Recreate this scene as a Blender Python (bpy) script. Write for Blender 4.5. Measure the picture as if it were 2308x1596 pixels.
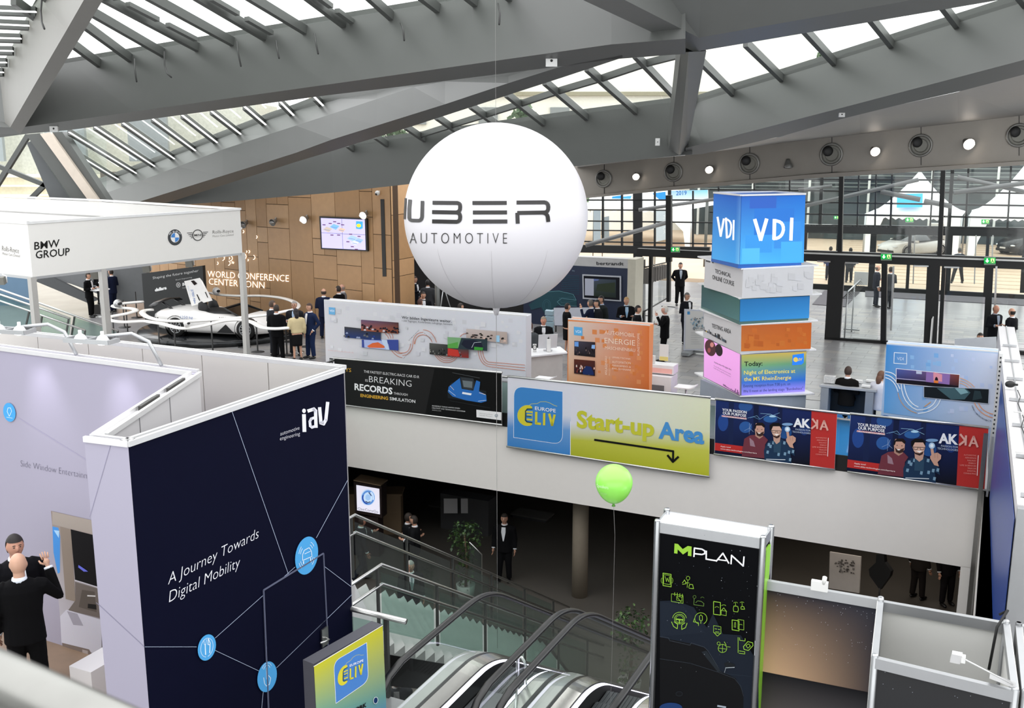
import bpy, bmesh, math, random
from mathutils import Vector as V, Matrix
random.seed(7)
sc = bpy.context.scene
for o in list(bpy.data.objects): bpy.data.objects.remove(o)
COL = sc.collection
# ------------------------------------------------------------------ camera
F = 2250.0; PIT = math.atan(457/2250.0); CP = math.cos(PIT); SP = math.sin(PIT); EYE = 6.5
cam = bpy.data.cameras.new('camera'); camo = bpy.data.objects.new('camera', cam); COL.objects.link(camo)
camo.location = (0, 0, EYE); camo.rotation_euler = (math.pi/2-PIT, 0, 0)
cam.sensor_width = 36; cam.lens = F/2308*36; cam.clip_start = .05; cam.clip_end = 600
cam.dof.use_dof = True; cam.dof.focus_distance = 17; cam.dof.aperture_fstop = 7.5
sc.camera = camo
# ------------------------------------------------------------------ sky, lights, exposure
w = bpy.data.worlds.new('sky'); sc.world = w; w.use_nodes = True
nt = w.node_tree; nt.nodes.clear()
wo = nt.nodes.new('ShaderNodeOutputWorld'); bg = nt.nodes.new('ShaderNodeBackground')
tc = nt.nodes.new('ShaderNodeTexCoord'); sx = nt.nodes.new('ShaderNodeSeparateXYZ'); cr = nt.nodes.new('ShaderNodeValToRGB')
nt.links.new(tc.outputs['Generated'], sx.inputs[0]); nt.links.new(sx.outputs['Z'], cr.inputs[0])
cr.color_ramp.elements[0].position = 0; cr.color_ramp.elements[0].color = (.93,.95,.95,1)
cr.color_ramp.elements[1].position = 1; cr.color_ramp.elements[1].color = (1.0,1.0,1.02,1)
nt.links.new(cr.outputs[0], bg.inputs[0]); bg.inputs[1].default_value = 1.9
nt.links.new(bg.outputs[0], wo.inputs[0])
sc.view_settings.view_transform = 'Standard'; sc.view_settings.look = 'None'
sc.view_settings.gamma = 1; sc.view_settings.exposure = 0.6; sc.view_settings.use_curve_mapping = False
sc.cycles.use_denoising = True; sc.cycles.max_bounces = 7; sc.cycles.diffuse_bounces = 4
sc.cycles.transparent_max_bounces = 24; sc.cycles.sample_clamp_indirect = 4; sc.cycles.caustics_reflective = False
# ------------------------------------------------------------------ photograph geometry
def ray(px, py):
    a = (px-1154)/F; b = (py-798)/F
    return V((a, CP-b*SP, -SP-b*CP))
EYEP = V((0, 0, EYE))
def atz(px, py, z=0.0):
    d = ray(px, py); return EYEP+d*((z-EYE)/d.z)
def aty(px, py, y):
    d = ray(px, py); return EYEP+d*(y/d.y)
def onpl(px, py, p, n):
    d = ray(px, py); return EYEP+d*((p-EYEP).dot(n)/d.dot(n))
AZ = math.radians(26)
EX = V((math.cos(AZ), -math.sin(AZ), 0)); EYV = V((math.sin(AZ), math.cos(AZ), 0))
def ED(e, d, z=0.0): return V((EX.x*e+EYV.x*d, EX.y*e+EYV.y*d, z))
def toE(p): return p.dot(EX)
def toD(p): return p.dot(EYV)
def atE(px, py, e): return onpl(px, py, ED(e, 0), EX)
def atD(px, py, d): return onpl(px, py, ED(0, d), EYV)
# ------------------------------------------------------------------ materials
def lin(h):
    if not isinstance(h, str): return h
    r = [int(h[i:i+2], 16)/255 for i in (0, 2, 4)]
    return tuple(c/12.92 if c <= .04045 else ((c+.055)/1.055)**2.4 for c in r)
MATS = {}
def mat(name, col='808080', rough=.5, metal=0, emit=0, noise=.04, scale=6, spec=.5, kind=None, ecol=None):
    if name in MATS: return MATS[name]
    m = bpy.data.materials.new(name); m.use_nodes = True; t = m.node_tree; b = t.nodes['Principled BSDF']
    c = lin(col)
    b.inputs['Roughness'].default_value = rough; b.inputs['Metallic'].default_value = metal
    b.inputs['Specular IOR Level'].default_value = spec
    nz = t.nodes.new('ShaderNodeTexNoise'); nz.inputs['Scale'].default_value = scale; nz.inputs['Detail'].default_value = 3
    g = t.nodes.new('ShaderNodeTexCoord'); t.links.new(g.outputs['Object'], nz.inputs['Vector'])
    mx = t.nodes.new('ShaderNodeMix'); mx.data_type = 'RGBA'
    mx.inputs[6].default_value = (*[x*(1-noise*2) for x in c], 1); mx.inputs[7].default_value = (*[min(1, x*(1+noise*2)) for x in c], 1)
    t.links.new(nz.outputs['Fac'], mx.inputs[0]); t.links.new(mx.outputs[2], b.inputs['Base Color'])
    if emit:
        b.inputs['Emission Color'].default_value = (*lin(ecol or col), 1); b.inputs['Emission Strength'].default_value = emit
    MATS[name] = m; return m
def glassmat(name, col='e8f2ee', op=.12, rough=.03, gloss=1.0):
    if name in MATS: return MATS[name]
    m = bpy.data.materials.new(name); m.use_nodes = True; t = m.node_tree; t.nodes.clear()
    o = t.nodes.new('ShaderNodeOutputMaterial'); tr = t.nodes.new('ShaderNodeBsdfTransparent'); gl = t.nodes.new('ShaderNodeBsdfGlossy')
    di = t.nodes.new('ShaderNodeBsdfDiffuse'); m1 = t.nodes.new('ShaderNodeMixShader'); m2 = t.nodes.new('ShaderNodeMixShader'); fr = t.nodes.new('ShaderNodeMath'); lw = t.nodes.new('ShaderNodeLayerWeight'); pw = t.nodes.new('ShaderNodeMath')
    nz = t.nodes.new('ShaderNodeTexNoise'); nz.inputs['Scale'].default_value = 1.5
    mp = t.nodes.new('ShaderNodeMapRange'); mp.inputs['To Min'].default_value = op*.6; mp.inputs['To Max'].default_value = op*1.4
    t.links.new(nz.outputs['Fac'], mp.inputs[0]); t.links.new(mp.outputs[0], m1.inputs[0])
    tr.inputs[0].default_value = (*lin(col), 1); di.inputs[0].default_value = (.8, .83, .82, 1)
    gl.inputs['Roughness'].default_value = rough; gl.inputs[0].default_value = (gloss, gloss, gloss, 1); lw.inputs[0].default_value = .5; pw.operation = 'POWER'; pw.inputs[1].default_value = 5; fr.operation = 'MULTIPLY_ADD'; fr.inputs[1].default_value = .75; fr.inputs[2].default_value = .035; t.links.new(lw.outputs['Facing'], pw.inputs[0]); t.links.new(pw.outputs[0], fr.inputs[0])
    t.links.new(tr.outputs[0], m1.inputs[1]); t.links.new(di.outputs[0], m1.inputs[2])
    t.links.new(fr.outputs[0], m2.inputs[0]); t.links.new(m1.outputs[0], m2.inputs[1]); t.links.new(gl.outputs[0], m2.inputs[2])
    t.links.new(m2.outputs[0], o.inputs[0]); MATS[name] = m; return m
def inkmat(name, emit=0, rough=.6, spec=.15):
    if name in MATS: return MATS[name]
    m = bpy.data.materials.new(name); m.use_nodes = True; t = m.node_tree; b = t.nodes['Principled BSDF']
    a = t.nodes.new('ShaderNodeVertexColor'); a.layer_name = 'Col'
    nz = t.nodes.new('ShaderNodeTexNoise'); nz.inputs['Scale'].default_value = 40
    mx = t.nodes.new('ShaderNodeMix'); mx.data_type = 'RGBA'; mx.blend_type = 'MULTIPLY'; mx.inputs[0].default_value = .05
    t.links.new(a.outputs[0], mx.inputs[6]); t.links.new(nz.outputs['Color'], mx.inputs[7]); t.links.new(mx.outputs[2], b.inputs['Base Color'])
    b.inputs['Roughness'].default_value = rough; b.inputs['Specular IOR Level'].default_value = spec
    if emit: t.links.new(a.outputs[0], b.inputs['Emission Color']); b.inputs['Emission Strength'].default_value = emit
    MATS[name] = m; return m
INK = inkmat('printed_ink'); GLOW = inkmat('backlit_print', .3)
# ------------------------------------------------------------------ things
ROOTM = {}
def tag(o, label=None, cat=None, group=None, kind=None):
    for k, v in (('label', label), ('category', cat), ('group', group), ('kind', kind)):
        if v: o[k] = v
    return o
def thing(name, label, cat, loc=(0, 0, 0), rz=0.0, group=None, kind=None):
    o = bpy.data.objects.new(name, None); COL.objects.link(o); o.empty_display_size = .2
    o.location = loc; o.rotation_euler = (0, 0, rz); tag(o, label, cat, group, kind)
    ROOTM[o.name] = Matrix.Translation(V(loc)) @ Matrix.Rotation(rz, 4, 'Z')
    return o
def minv(parent):
    if parent is None: return None
    M = ROOTM.get(parent.name); return M.inverted() if M else None
class MB:
    def __init__(s): s.v = []; s.f = []; s.mi = []; s.c = []; s.mats = []; s.sm = []
    def _m(s, m):
        if m is None: return 0
        if m not in s.mats: s.mats.append(m)
        return s.mats.index(m)
    def add(s, vs, fs, m=None, col=None, smooth=False):
        b = len(s.v); s.v += [V(x) for x in vs]; i = s._m(m)
        for f in fs: s.f.append([b+k for k in f]); s.mi.append(i); s.c.append(col); s.sm.append(smooth)
        return s
    def poly(s, pts, m=None, col=None): return s.add(pts, [list(range(len(pts)))], m, col)
    def prism(s, pts, ext, m=None, col=None):
        n = len(pts); e = V(ext); vs = [V(p) for p in pts]+[V(p)+e for p in pts]
        return s.add(vs, [list(range(n))[::-1], list(range(n, 2*n))]+[[k, (k+1) % n, n+(k+1) % n, n+k] for k in range(n)], m, col)
    def box(s, c, sx, sy, sz, ux=None, uz=None, m=None, col=None):
        ux = V(ux).normalized() if ux is not None else V((1, 0, 0)); uz = V(uz).normalized() if uz is not None else V((0, 0, 1))
        uy = uz.cross(ux).normalized(); c = V(c)
        p = [c+ux*(a*sx/2)+uy*(b*sy/2)+uz*(d*sz/2) for d in (-1, 1) for a, b in ((-1, -1), (1, -1), (1, 1), (-1, 1))]
        return s.add(p, [[3, 2, 1, 0], [4, 5, 6, 7], [0, 1, 5, 4], [1, 2, 6, 5], [2, 3, 7, 6], [3, 0, 4, 7]], m, col)
    def bar(s, a, b, wd, ht, up=(0, 0, 1), m=None):       # box bar from a to b
        a = V(a); b = V(b); d = (b-a); L = d.length; d.normalize(); u = V(up); side = d.cross(u)
        if side.length < 1e-4: side = d.cross(V((1, 0, 0)))
        side.normalize(); u = side.cross(d)
        return s.box((a+b)/2, L, wd, ht, d, u, m)
    def tube(s, pts, r, n=8, m=None, closed=False, rz=None, up=None):
        pts = [V(p) for p in pts]; k = len(pts); rs = r if isinstance(r, (list, tuple)) else [r]*k; vs = []; pu = None
        for i, p in enumerate(pts):
            if closed: t = pts[(i+1) % k]-pts[i-1]
            else: t = pts[min(i+1, k-1)]-pts[max(i-1, 0)]
            t.normalize()
            if up is not None: u = V(up)-t*V(up).dot(t)
            elif pu is None:
                u = V((0, 0, 1)) if abs(t.z) < .9 else V((0, 1, 0)); u = u-t*u.dot(t)
            else: u = pu-t*pu.dot(t)
            if u.length < 1e-5: u = V((1, 0, 0))-t*t.x
            u.normalize(); pu = u; sd = t.cross(u)
            r1 = rs[i]; r2 = r1 if rz is None else (rz[i] if isinstance(rz, (list, tuple)) else rz)
            for j in range(n):
                a = 2*math.pi*j/n; vs.append(p+sd*(r1*math.cos(a))+u*(r2*math.sin(a)))
        fs = []
        for i in range(k if closed else k-1):
            for j in range(n):
                a = i*n+j; b = i*n+(j+1) % n; c = ((i+1) % k)*n+(j+1) % n; d = ((i+1) % k)*n+j; fs.append([a, b, c, d])
        if not closed: fs += [list(range(n))[::-1], list(range((k-1)*n, k*n))]
        return s.add(vs, fs, m, None, True)
    def lathe(s, prof, o=(0, 0, 0), axis=(0, 0, 1), n=16, m=None, ang=2*math.pi, caps=True):
        o = V(o); z = V(axis).normalized(); x = V((1, 0, 0)) if abs(z.x) < .8 else V((0, 1, 0)); x = (x-z*x.dot(z)).normalized(); y = z.cross(x)
        vs = []; fs = []
        for r, h in prof:
            for j in range(n):
                a = ang*j/n; vs.append(o+x*(r*math.cos(a))+y*(r*math.sin(a))+z*h)
        for i in range(len(prof)-1):
            for j in range(n): fs.append([i*n+j, i*n+(j+1) % n, (i+1)*n+(j+1) % n, (i+1)*n+j])
        if caps: fs += [list(range(n))[::-1], list(range((len(prof)-1)*n, len(prof)*n))]
        return s.add(vs, fs, m, None, True)
    def ell(s, c, rx, ry, rz, n=12, k=8, m=None, M=None, keep=None):
        vs = []; c = V(c)
        for i in range(k+1):
            th = math.pi*i/k
            for j in range(n):
                a = 2*math.pi*j/n; p = V((rx*math.sin(th)*math.cos(a), ry*math.sin(th)*math.sin(a), rz*math.cos(th)))
                if M is not None: p = M @ p
                vs.append(c+p)
        fs = []
        for i in range(k):
            for j in range(n):
                f = [i*n+j, (i+1)*n+j, (i+1)*n+(j+1) % n, i*n+(j+1) % n]
                if keep is None or keep(sum((vs[q]-c for q in f), V((0, 0, 0)))/4): fs.append(f)
        return s.add(vs, fs, m, None, True)
    def build(s, name, m=None, parent=None, label=None, cat=None, group=None, kind=None, loc=None, local=False):
        me = bpy.data.meshes.new(name); vs = s.v; M = minv(parent)
        if M is not None and not local: vs = [M @ p for p in vs]
        if parent is None and loc is not None and not local: vs = [p-V(loc) for p in vs]
        me.from_pydata([tuple(p) for p in vs], [], s.f)
        if m is not None and not s.mats: me.materials.append(m)
        for x in s.mats: me.materials.append(x)
        for p, i, q in zip(me.polygons, s.mi, s.sm): p.material_index = i; p.use_smooth = q
        if any(c is not None for c in s.c):
            at = me.color_attributes.new('Col', 'FLOAT_COLOR', 'CORNER'); li = 0
            for p, c in zip(me.polygons, s.c):
                for q in range(p.loop_total):
                    cc = c[q] if isinstance(c, list) else (c if c is not None else (.8, .8, .8))
                    at.data[p.loop_start+q].color = (*cc, 1)
        o = bpy.data.objects.new(name, me); COL.objects.link(o)
        if parent is not None:
            o.parent = parent
            if parent.name in ROOTM: ROOTM[o.name] = ROOTM[parent.name]
        elif loc is not None: o.location = loc; ROOTM[o.name] = Matrix.Translation(V(loc))
        tag(o, label, cat, group, kind); return o
def dup(root, loc, rz=None, label=None, group=None):
    r = root.copy(); COL.objects.link(r); r.location = loc
    if rz is not None: r.rotation_euler = (0, 0, rz)
    if label: r['label'] = label
    if group: r['group'] = group
    for ch in list(root.children):
        c = ch.copy(); COL.objects.link(c); c.parent = r
        for g in ch.children:
            d = g.copy(); COL.objects.link(d); d.parent = c
    return r
# ------------------------------------------------------------------ text outlines
TXT = {}
def glyphs(s, bold=0.0, res=2, shear=0):
    k = (s, bold, res, shear)
    if k in TXT: return TXT[k]
    cu = bpy.data.curves.new('txt', 'FONT'); cu.body = s; cu.resolution_u = res; cu.offset = bold; cu.shear = shear
    o = bpy.data.objects.new('txt', cu); COL.objects.link(o); dg = bpy.context.evaluated_depsgraph_get(); dg.update()
    me = bpy.data.meshes.new_from_object(o.evaluated_get(dg)); vs = [(v.co.x, v.co.y) for v in me.vertices]; fs = [list(p.vertices) for p in me.polygons]
    bpy.data.objects.remove(o); bpy.data.curves.remove(cu); bpy.data.meshes.remove(me)
    x0 = min(v[0] for v in vs); x1 = max(v[0] for v in vs)
    TXT[k] = ([((v[0]-x0)/(x1-x0), v[1]/.729*1.0) for v in vs], fs); return TXT[k]
class Face:                                     # a vertical print surface through two ground points, seen from the hall side
    def __init__(s, a, b, glow=None):
        s.a = V((a[0], a[1], 0)); s.b = V((b[0], b[1], 0)); s.u = (s.b-s.a).normalized()
        n = V((s.u.y, -s.u.x, 0)); s.n = n if (EYEP-s.a).dot(n) > 0 else -n
    def p(s, px, py, off=0.0):
        q = onpl(px, py, s.a, s.n); return q+s.n*off
    def sz(s, px, py): q = s.p(px, py); return ((q-s.a).dot(s.u), q.z)
    def w(s, t, z, off=0.0): return s.a+s.u*t+V((0, 0, z))+s.n*off
class Print:
    def __init__(s, face, off=.004, z=(0, 0, 1.0)):
        s.face = face; s.mb = MB(); s.o = off; s.z = z; s.f = s
    def p(s, x, y, off): return s.face.p(s.z[0]+x/s.z[2], s.z[1]+y/s.z[2], off)
    def nx(s): s.o += .0005
    def poly(s, pts, col):
        s.nx(); c = lin(col); s.mb.poly([s.f.p(x, y, s.o) for x, y in pts], None, c); return s
    def grad(s, quad, ctl, ctr, cbr, cbl, n=10):         # quad tl,tr,br,bl in pixels
        s.nx(); C = [lin(x) for x in (ctl, ctr, cbr, cbl)]
        P = [s.f.p(x, y, s.o) for x, y in quad]
        def bi(L, u, v): return [None]*0 or (L[0]*(1-u)*(1-v)+L[1]*u*(1-v)+L[2]*u*v+L[3]*(1-u)*v)
        CC = [V(c) for c in C]
        for i in range(n):
            for j in range(n):
                q = [(i/n, j/n), ((i+1)/n, j/n), ((i+1)/n, (j+1)/n), (i/n, (j+1)/n)]
                s.mb.add([bi(P, *a) for a in q], [[0, 1, 2, 3]], None, [tuple(bi(CC, *a)) for a in q])
        return s
    def line(s, pts, w, col, closed=False):              # w in pixels
        s.nx(); c = lin(col); P = list(pts)+([pts[0]] if closed else [])
        for (x0, y0), (x1, y1) in zip(P, P[1:]):
            L = math.hypot(x1-x0, y1-y0) or 1; nx, ny = -(y1-y0)/L*w/2, (x1-x0)/L*w/2; ex, ey = (x1-x0)/L*w*.3, (y1-y0)/L*w*.3
            s.mb.poly([s.f.p(*q, s.o) for q in ((x0+nx-ex, y0+ny-ey), (x1+nx+ex, y1+ny+ey), (x1-nx+ex, y1-ny+ey), (x0-nx-ex, y0-ny-ey))], None, c)
        return s
    def ell(s, cx, cy, rx, ry, col, n=24, ang=0, skew=0):
        ca, sa = math.cos(math.radians(ang)), math.sin(math.radians(ang))
        pts = []
        for k in range(n):
            a = 2*math.pi*k/n; x = rx*math.cos(a); y = ry*math.sin(a)
            pts.append((cx+x*ca-y*sa, cy+x*sa+y*ca+skew*x))
        return s.poly(pts, col)
    def arc(s, cx, cy, rx, ry, a0, a1, w, col, n=14, skew=0):
        pts = [(cx+rx*math.cos(math.radians(a0+(a1-a0)*k/n)), cy+ry*math.sin(math.radians(a0+(a1-a0)*k/n))+skew*rx*math.cos(math.radians(a0+(a1-a0)*k/n))) for k in range(n+1)]
        return s.line(pts, w, col)
    def text(s, t, x0, y0, x1, y1, h, col, bold=0.0, res=2, shear=0):  # baseline pixel ends, cap height px
        s.nx(); c = lin(col); vs, fs = glyphs(t, bold, res, shear)
        if hasattr(s.face, 'curved'):
            s.mb.add([s.f.p(x0+(x1-x0)*a, y0+(y1-y0)*a-h*b, s.o) for a, b in vs], fs, None, c); return s
        P0 = s.f.p(x0, y0, s.o); P1 = s.f.p(x1, y1, s.o); dx, dy = x1-x0, y1-y0
        if abs(dy) > abs(dx)*2: Pt = s.f.p(x0+(-h if dy < 0 else h), y0, s.o)
        else: Pt = s.f.p(x0, y0-h, s.o)
        U = P1-P0; W = Pt-P0
        s.mb.add([P0+U*a+W*b for a, b in vs], fs, None, c); return s
    def build(s, name, parent, m=None):
        return s.mb.build(name, m or INK, parent, kind='stuff' if name in ('night_sky_print', 'star_print', 'map_print', 'floor_plan') else None)
# ================================================================== SETTING
GREY = mat('painted_steel_grey', '545654', .45, 0, noise=.02, scale=2)
GREYL = mat('light_steel_grey', '626462', .45, noise=.02, scale=2)
ALU = mat('aluminium', 'b4b6b8', .35, .7, noise=.03)
WALLW = mat('white_panel', 'd8d8d8', .55, noise=.01, scale=1)
BLACK = mat('black_paint', '0c0c0d', .5)
DARK = mat('dark_frame', '111314', .4, .2)
STEEL = mat('stainless_steel', 'c4c4c2', .28, 1.0, noise=.05, scale=20)
SKYGL = glassmat('skylight_glass', 'f2f6f2', .06)
CLEAR = glassmat('clear_glass', 'f0f5f3', .012)
GREENGL = glassmat('green_balustrade_glass', 'b4cfc6', .035)
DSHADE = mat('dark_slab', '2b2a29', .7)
# --- floors
def floormat(name, col, rough, bump=.02):
    m = mat(name, col, rough, noise=.10, scale=.8); return m
FLOOR = floormat('slate_floor', '8a898a', .22)
fl = MB(); S = 20.75; EL = -15.2; ER = .15; DN = 11.3
def slab(mb, e0, e1, d0, d1, z0=-.3, z1=0.0): mb.prism([ED(e0, d0, z0), ED(e1, d0, z0), ED(e1, d1, z0), ED(e0, d1, z0)], (0, 0, z1-z0))
slab(fl, -45, 32, S, 49.2); slab(fl, -45, EL, -4, S); slab(fl, EL, 32, -4, 9.3); slab(fl, ER, 32, 9.3, S); slab(fl, EL, -8.55, 9.3, 11.9); fl.prism([ED(-8.55, 9.3, -.3), ED(-7.0, 9.3, -.3), ED(-7.0, 10.4, -.3), ED(-8.55, 11.9, -.3)], (0, 0, .3))
fl.build('floor', FLOOR, kind='structure')
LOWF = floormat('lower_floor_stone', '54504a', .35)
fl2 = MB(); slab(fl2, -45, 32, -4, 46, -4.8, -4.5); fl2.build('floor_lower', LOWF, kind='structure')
# slate floor tiles in running bond, proud of the slab
TILEM = [mat('slate_tile_'+k, c, .25, noise=.05, scale=3) for k, c in (('grey', '8e8d8d'), ('warm', '94918e'), ('dark', '858485'))]
tl = .9; tw = .45; tile_me = []
for m_ in TILEM:
    b = MB(); b.box((0, 0, .004), tl-.012, tw-.012, .008); o = b.build('tile', m_); tile_me.append(o.data); bpy.data.objects.remove(o)
fobj = bpy.data.objects['floor']; cand = []
for i in range(-30, 16):
    for j in range(0, 52):
        d = S+.35+j*tw; e = i*tl+(.45 if j % 2 else 0)
        p = ED(e, d)
        q = p-EYEP; dep = q.y*CP-q.z*SP; x = 1154+F*q.x/dep; y = 798-F*(q.y*SP+q.z*CP)/dep
        vis = (560 < x < 2330 and ((640 < y < 900))) or (210 < x < 900 and 660 < y < 860)
        if vis and d < 44: cand.append((dep, p))
cand.sort(key=lambda t: t[0])
rest = MB(); rot = math.atan2(EX.y, EX.x)
prio = [c for c in cand if (1820 < 1154+F*c[1].x/c[0] < 2010)]; oth = [c for c in cand if c not in prio]
for n_, (dep, p) in enumerate(prio+oth):
    if n_ < 280:
        o = bpy.data.objects.new('tile', random.choice(tile_me)); COL.objects.link(o); o.location = (p.x, p.y, .0); o.rotation_euler = (0, 0, rot); o.parent = fobj
    else: rest.box((p.x, p.y, .004), tl-.012, tw-.012, .008, EX, m=random.choice(TILEM))
rest.build('floor_tiles', None, fobj, kind='stuff')
# --- balcony fascia and the walls of the void
FASC = mat('fascia_white', 'e2ded9', .6, noise=.01)
b = MB(); b.prism([ED(EL, S-.05, -1.62), ED(ER+.0, S-.05, -1.62), ED(ER+.0, S+.25, -1.62), ED(EL, S+.25, -1.62)], (0, 0, 1.64))
b.build('trim_1', FASC, kind='structure', label='long white balcony fascia')
b = MB(); b.prism([ED(EL-.3, DN-.3, -1.6), ED(EL, DN-.3, -1.6), ED(EL, S, -1.6), ED(EL-.3, S, -1.6)], (0, 0, 1.6)); b.build('trim_2', FASC, kind='structure')
b = MB(); b.prism([ED(ER, 9.3, -1.6), ED(ER+.3, 9.3, -1.6), ED(ER+.3, S, -1.6), ED(ER, S, -1.6)], (0, 0, 1.6)); b.build('trim_3', FASC, kind='structure')
b = MB(); b.prism([ED(-7.0, 9.25, -4.5), ED(ER, 9.25, -4.5), ED(ER, 9.3, -4.5), ED(-7.0, 9.3, -4.5)], (0, 0, 4.2)); b.prism([ED(EL, 11.85, -4.5), ED(-8.55, 11.85, -4.5), ED(-8.55, 11.9, -4.5), ED(EL, 11.9, -4.5)], (0, 0, 4.2)); b.build('trim_4', mat('dark_brown_wall_b', '26221f', .7), kind='structure')
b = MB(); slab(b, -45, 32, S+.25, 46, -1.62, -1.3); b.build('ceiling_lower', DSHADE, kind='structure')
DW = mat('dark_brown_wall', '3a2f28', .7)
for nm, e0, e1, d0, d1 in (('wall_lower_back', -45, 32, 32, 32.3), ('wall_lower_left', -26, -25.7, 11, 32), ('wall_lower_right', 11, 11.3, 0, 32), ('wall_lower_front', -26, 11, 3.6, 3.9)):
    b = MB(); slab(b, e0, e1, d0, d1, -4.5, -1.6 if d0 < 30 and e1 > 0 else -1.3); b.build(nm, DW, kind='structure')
b = MB(); b.prism([ED(-.14, S-.05, -4.5), ED(ER, S-.05, -4.5), ED(ER, S+.2, -4.5), ED(-.14, S+.2, -4.5)], (0, 0, 2.9)); b.build('trim_5', FASC, kind='structure')
# round column below the balcony
cb = (atz(1289, 1350, -4.5)+atz(1326, 1350, -4.5))/2+V((0, .2, 0))
c = MB(); c.lathe([(.2, 0), (.2, 2.95)], cb, n=24); c.build('column', mat('concrete_column', '8f8474', .8, noise=.05, scale=8), None, 'round pale column below the white balcony fascia', 'column', loc=None)
# ================================================================== ROOF
def R(px, py, h=0.0):
    d = ray(px, py); t = (6.2+7.92-h-EYE)/(d.z+.22*d.y); return EYEP+d*t
def rz_(p): return 6.2+.22*(36-p.y)
def beam(name, edges, m, back=True, **kw):
    """edges: lists of (px,py,h); strips between them, then a back face up to the roof plane"""
    mb = MB(); E3 = [[R(*q) for q in e] for e in edges]
    if back:
        E3.append([V((p.x, p.y+.02, rz_(p)+.1)) for p in E3[-1]])
        E3.append([V((p.x, p.y, rz_(p)+.1)) for p in E3[0]])
    n = len(E3[0]); base = 0
    for a, b2 in zip(E3, E3[1:]+([E3[0]] if back else [])):
        for k in range(n-1): mb.add([a[k], a[k+1], b2[k+1], b2[k]], [[0, 1, 2, 3]])
    return mb.build(name, m, None, kind='structure', **kw)
def lerp(pts, x):
    for (x0, y0), (x1, y1) in zip(pts, pts[1:]):
        if x <= x1 or (x1, y1) == pts[-1]: return y0+(y1-y0)*(x-x0)/(x1-x0)
def rs(pts, xs, h): return [(x, lerp(pts, x), h) for x in xs]
# beam B: web, flange
Btop = [(-60, 176), (150, 142), (1010, 2), (1330, -50), (1700, -110)]
Bcr = [(-60, 300), (56, 286), (800, 182), (1378, 100), (1495, 91), (1700, 75)]
Blo = [(-60, 318), (46, 303), (158, 293), (403, 260), (744, 214), (880, 198), (1266, 149), (1400, 131), (1540, 122), (1700, 112)]
xs = [-60, 60, 158, 300, 403, 560, 744, 880, 1010, 1150, 1266, 1378, 1495, 1545]
beam('ceiling_beam_1', [rs(Btop, xs, 0), rs(Bcr, xs, 1.5), rs(Blo, xs, 1.5)], GREY)
# beam C: upper strip, face, flange
Ct = [(150, 440), (228, 412), (312, 382), (449, 330), (607, 270), (733, 228), (800, 208), (932, 180), (1266, 130), (1400, 118)]
C1 = [(150, 462), (232, 440), (502, 337), (750, 256), (932, 196), (1266, 138), (1400, 120)]
C2 = [(150, 505), (316, 454), (660, 347), (750, 314), (1003, 235), (1252, 152), (1400, 125)]
C3 = [(150, 520), (375, 458), (667, 365), (750, 340), (925, 286), (1146, 214), (1276, 172), (1403, 130)]
xs = [200, 316, 400, 502, 607, 667, 750, 850, 932, 1003, 1146, 1266, 1403]
beam('ceiling_beam_2', [rs(Ct, xs, .1), rs(C1, xs, .75), rs(C2, xs, 1.5), rs(C3, xs, 1.5)], GREY)
# beam F left (ring beam over the timber wall)
Ft = [(180, 470), (375, 459), (667, 372), (750, 353), (901, 332), (1255, 288), (1350, 274), (1511, 253), (1560, 243)]
Fb = [(180, 480), (372, 464), (540, 452), (800, 430), (904, 417), (1301, 374), (1532, 351), (1560, 348)]
xs = [330, 372, 460, 540, 667, 750, 904, 1050, 1255, 1350, 1511, 1560]
beam('ceiling_beam_3', [rs(Ft, xs, .1), rs(Fb, xs, 1.5)], GREY)
# beam D upper right with its two flanges
beam('ceiling_beam_4', [[(1380, -180, 0), (1590, -180, 0), (2500, -330, 0)], [(1400, 0, 1.3), (1562, 84, 1.3), (1620, 82, 1.3)][:0] or [(1290, -60, 1.3), (1575, 85, 1.3), (2500, -78, 1.3)], [(1185, -60, 1.3), (1565, 117, 1.3), (2500, -42, 1.3)]], GREYL)
# beam G right: web, crease, flange, then soffit to the nozzle band
Gt = [(1545, 240), (1566, 233), (1661, 203), (1773, 170), (1893, 133), (2022, 93), (2166, 49), (2308, 5), (2500, -55)]
G1c = [(1545, 334), (1577, 326), (1886, 246), (2308, 135), (2500, 84)]
G2c = [(1545, 350), (1584, 347), (1752, 310), (1938, 256), (2159, 207), (2308, 168), (2500, 118)]
xs = [1545, 1584, 1661, 1773, 1893, 2022, 2166, 2308, 2500]
beam('ceiling_beam_5', [rs(Gt, xs, .1), rs(G1c, xs, 1.4), rs(G2c, xs, 1.4)], GREY)
# strut between the two nodes
st = MB(); a = [R(1534, 118, 1.2), R(1552, 117, 1.45), R(1592, 115, 1.2)]; c = [R(1508, 335, 1.3), R(1530, 349, 1.55), R(1548, 345, 1.3)]
st.add(a+c, [[0, 1, 4, 3], [1, 2, 5, 4]]); st.add([p+V((0, .5, .2)) for p in (a[0], a[2], c[0], c[2])]+[a[0], a[2], c[0], c[2]], [[0, 1, 3, 2], [4, 0, 2, 6], [1, 5, 7, 3]])
st.build('ceiling_strut', GREYL, kind='structure')
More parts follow.
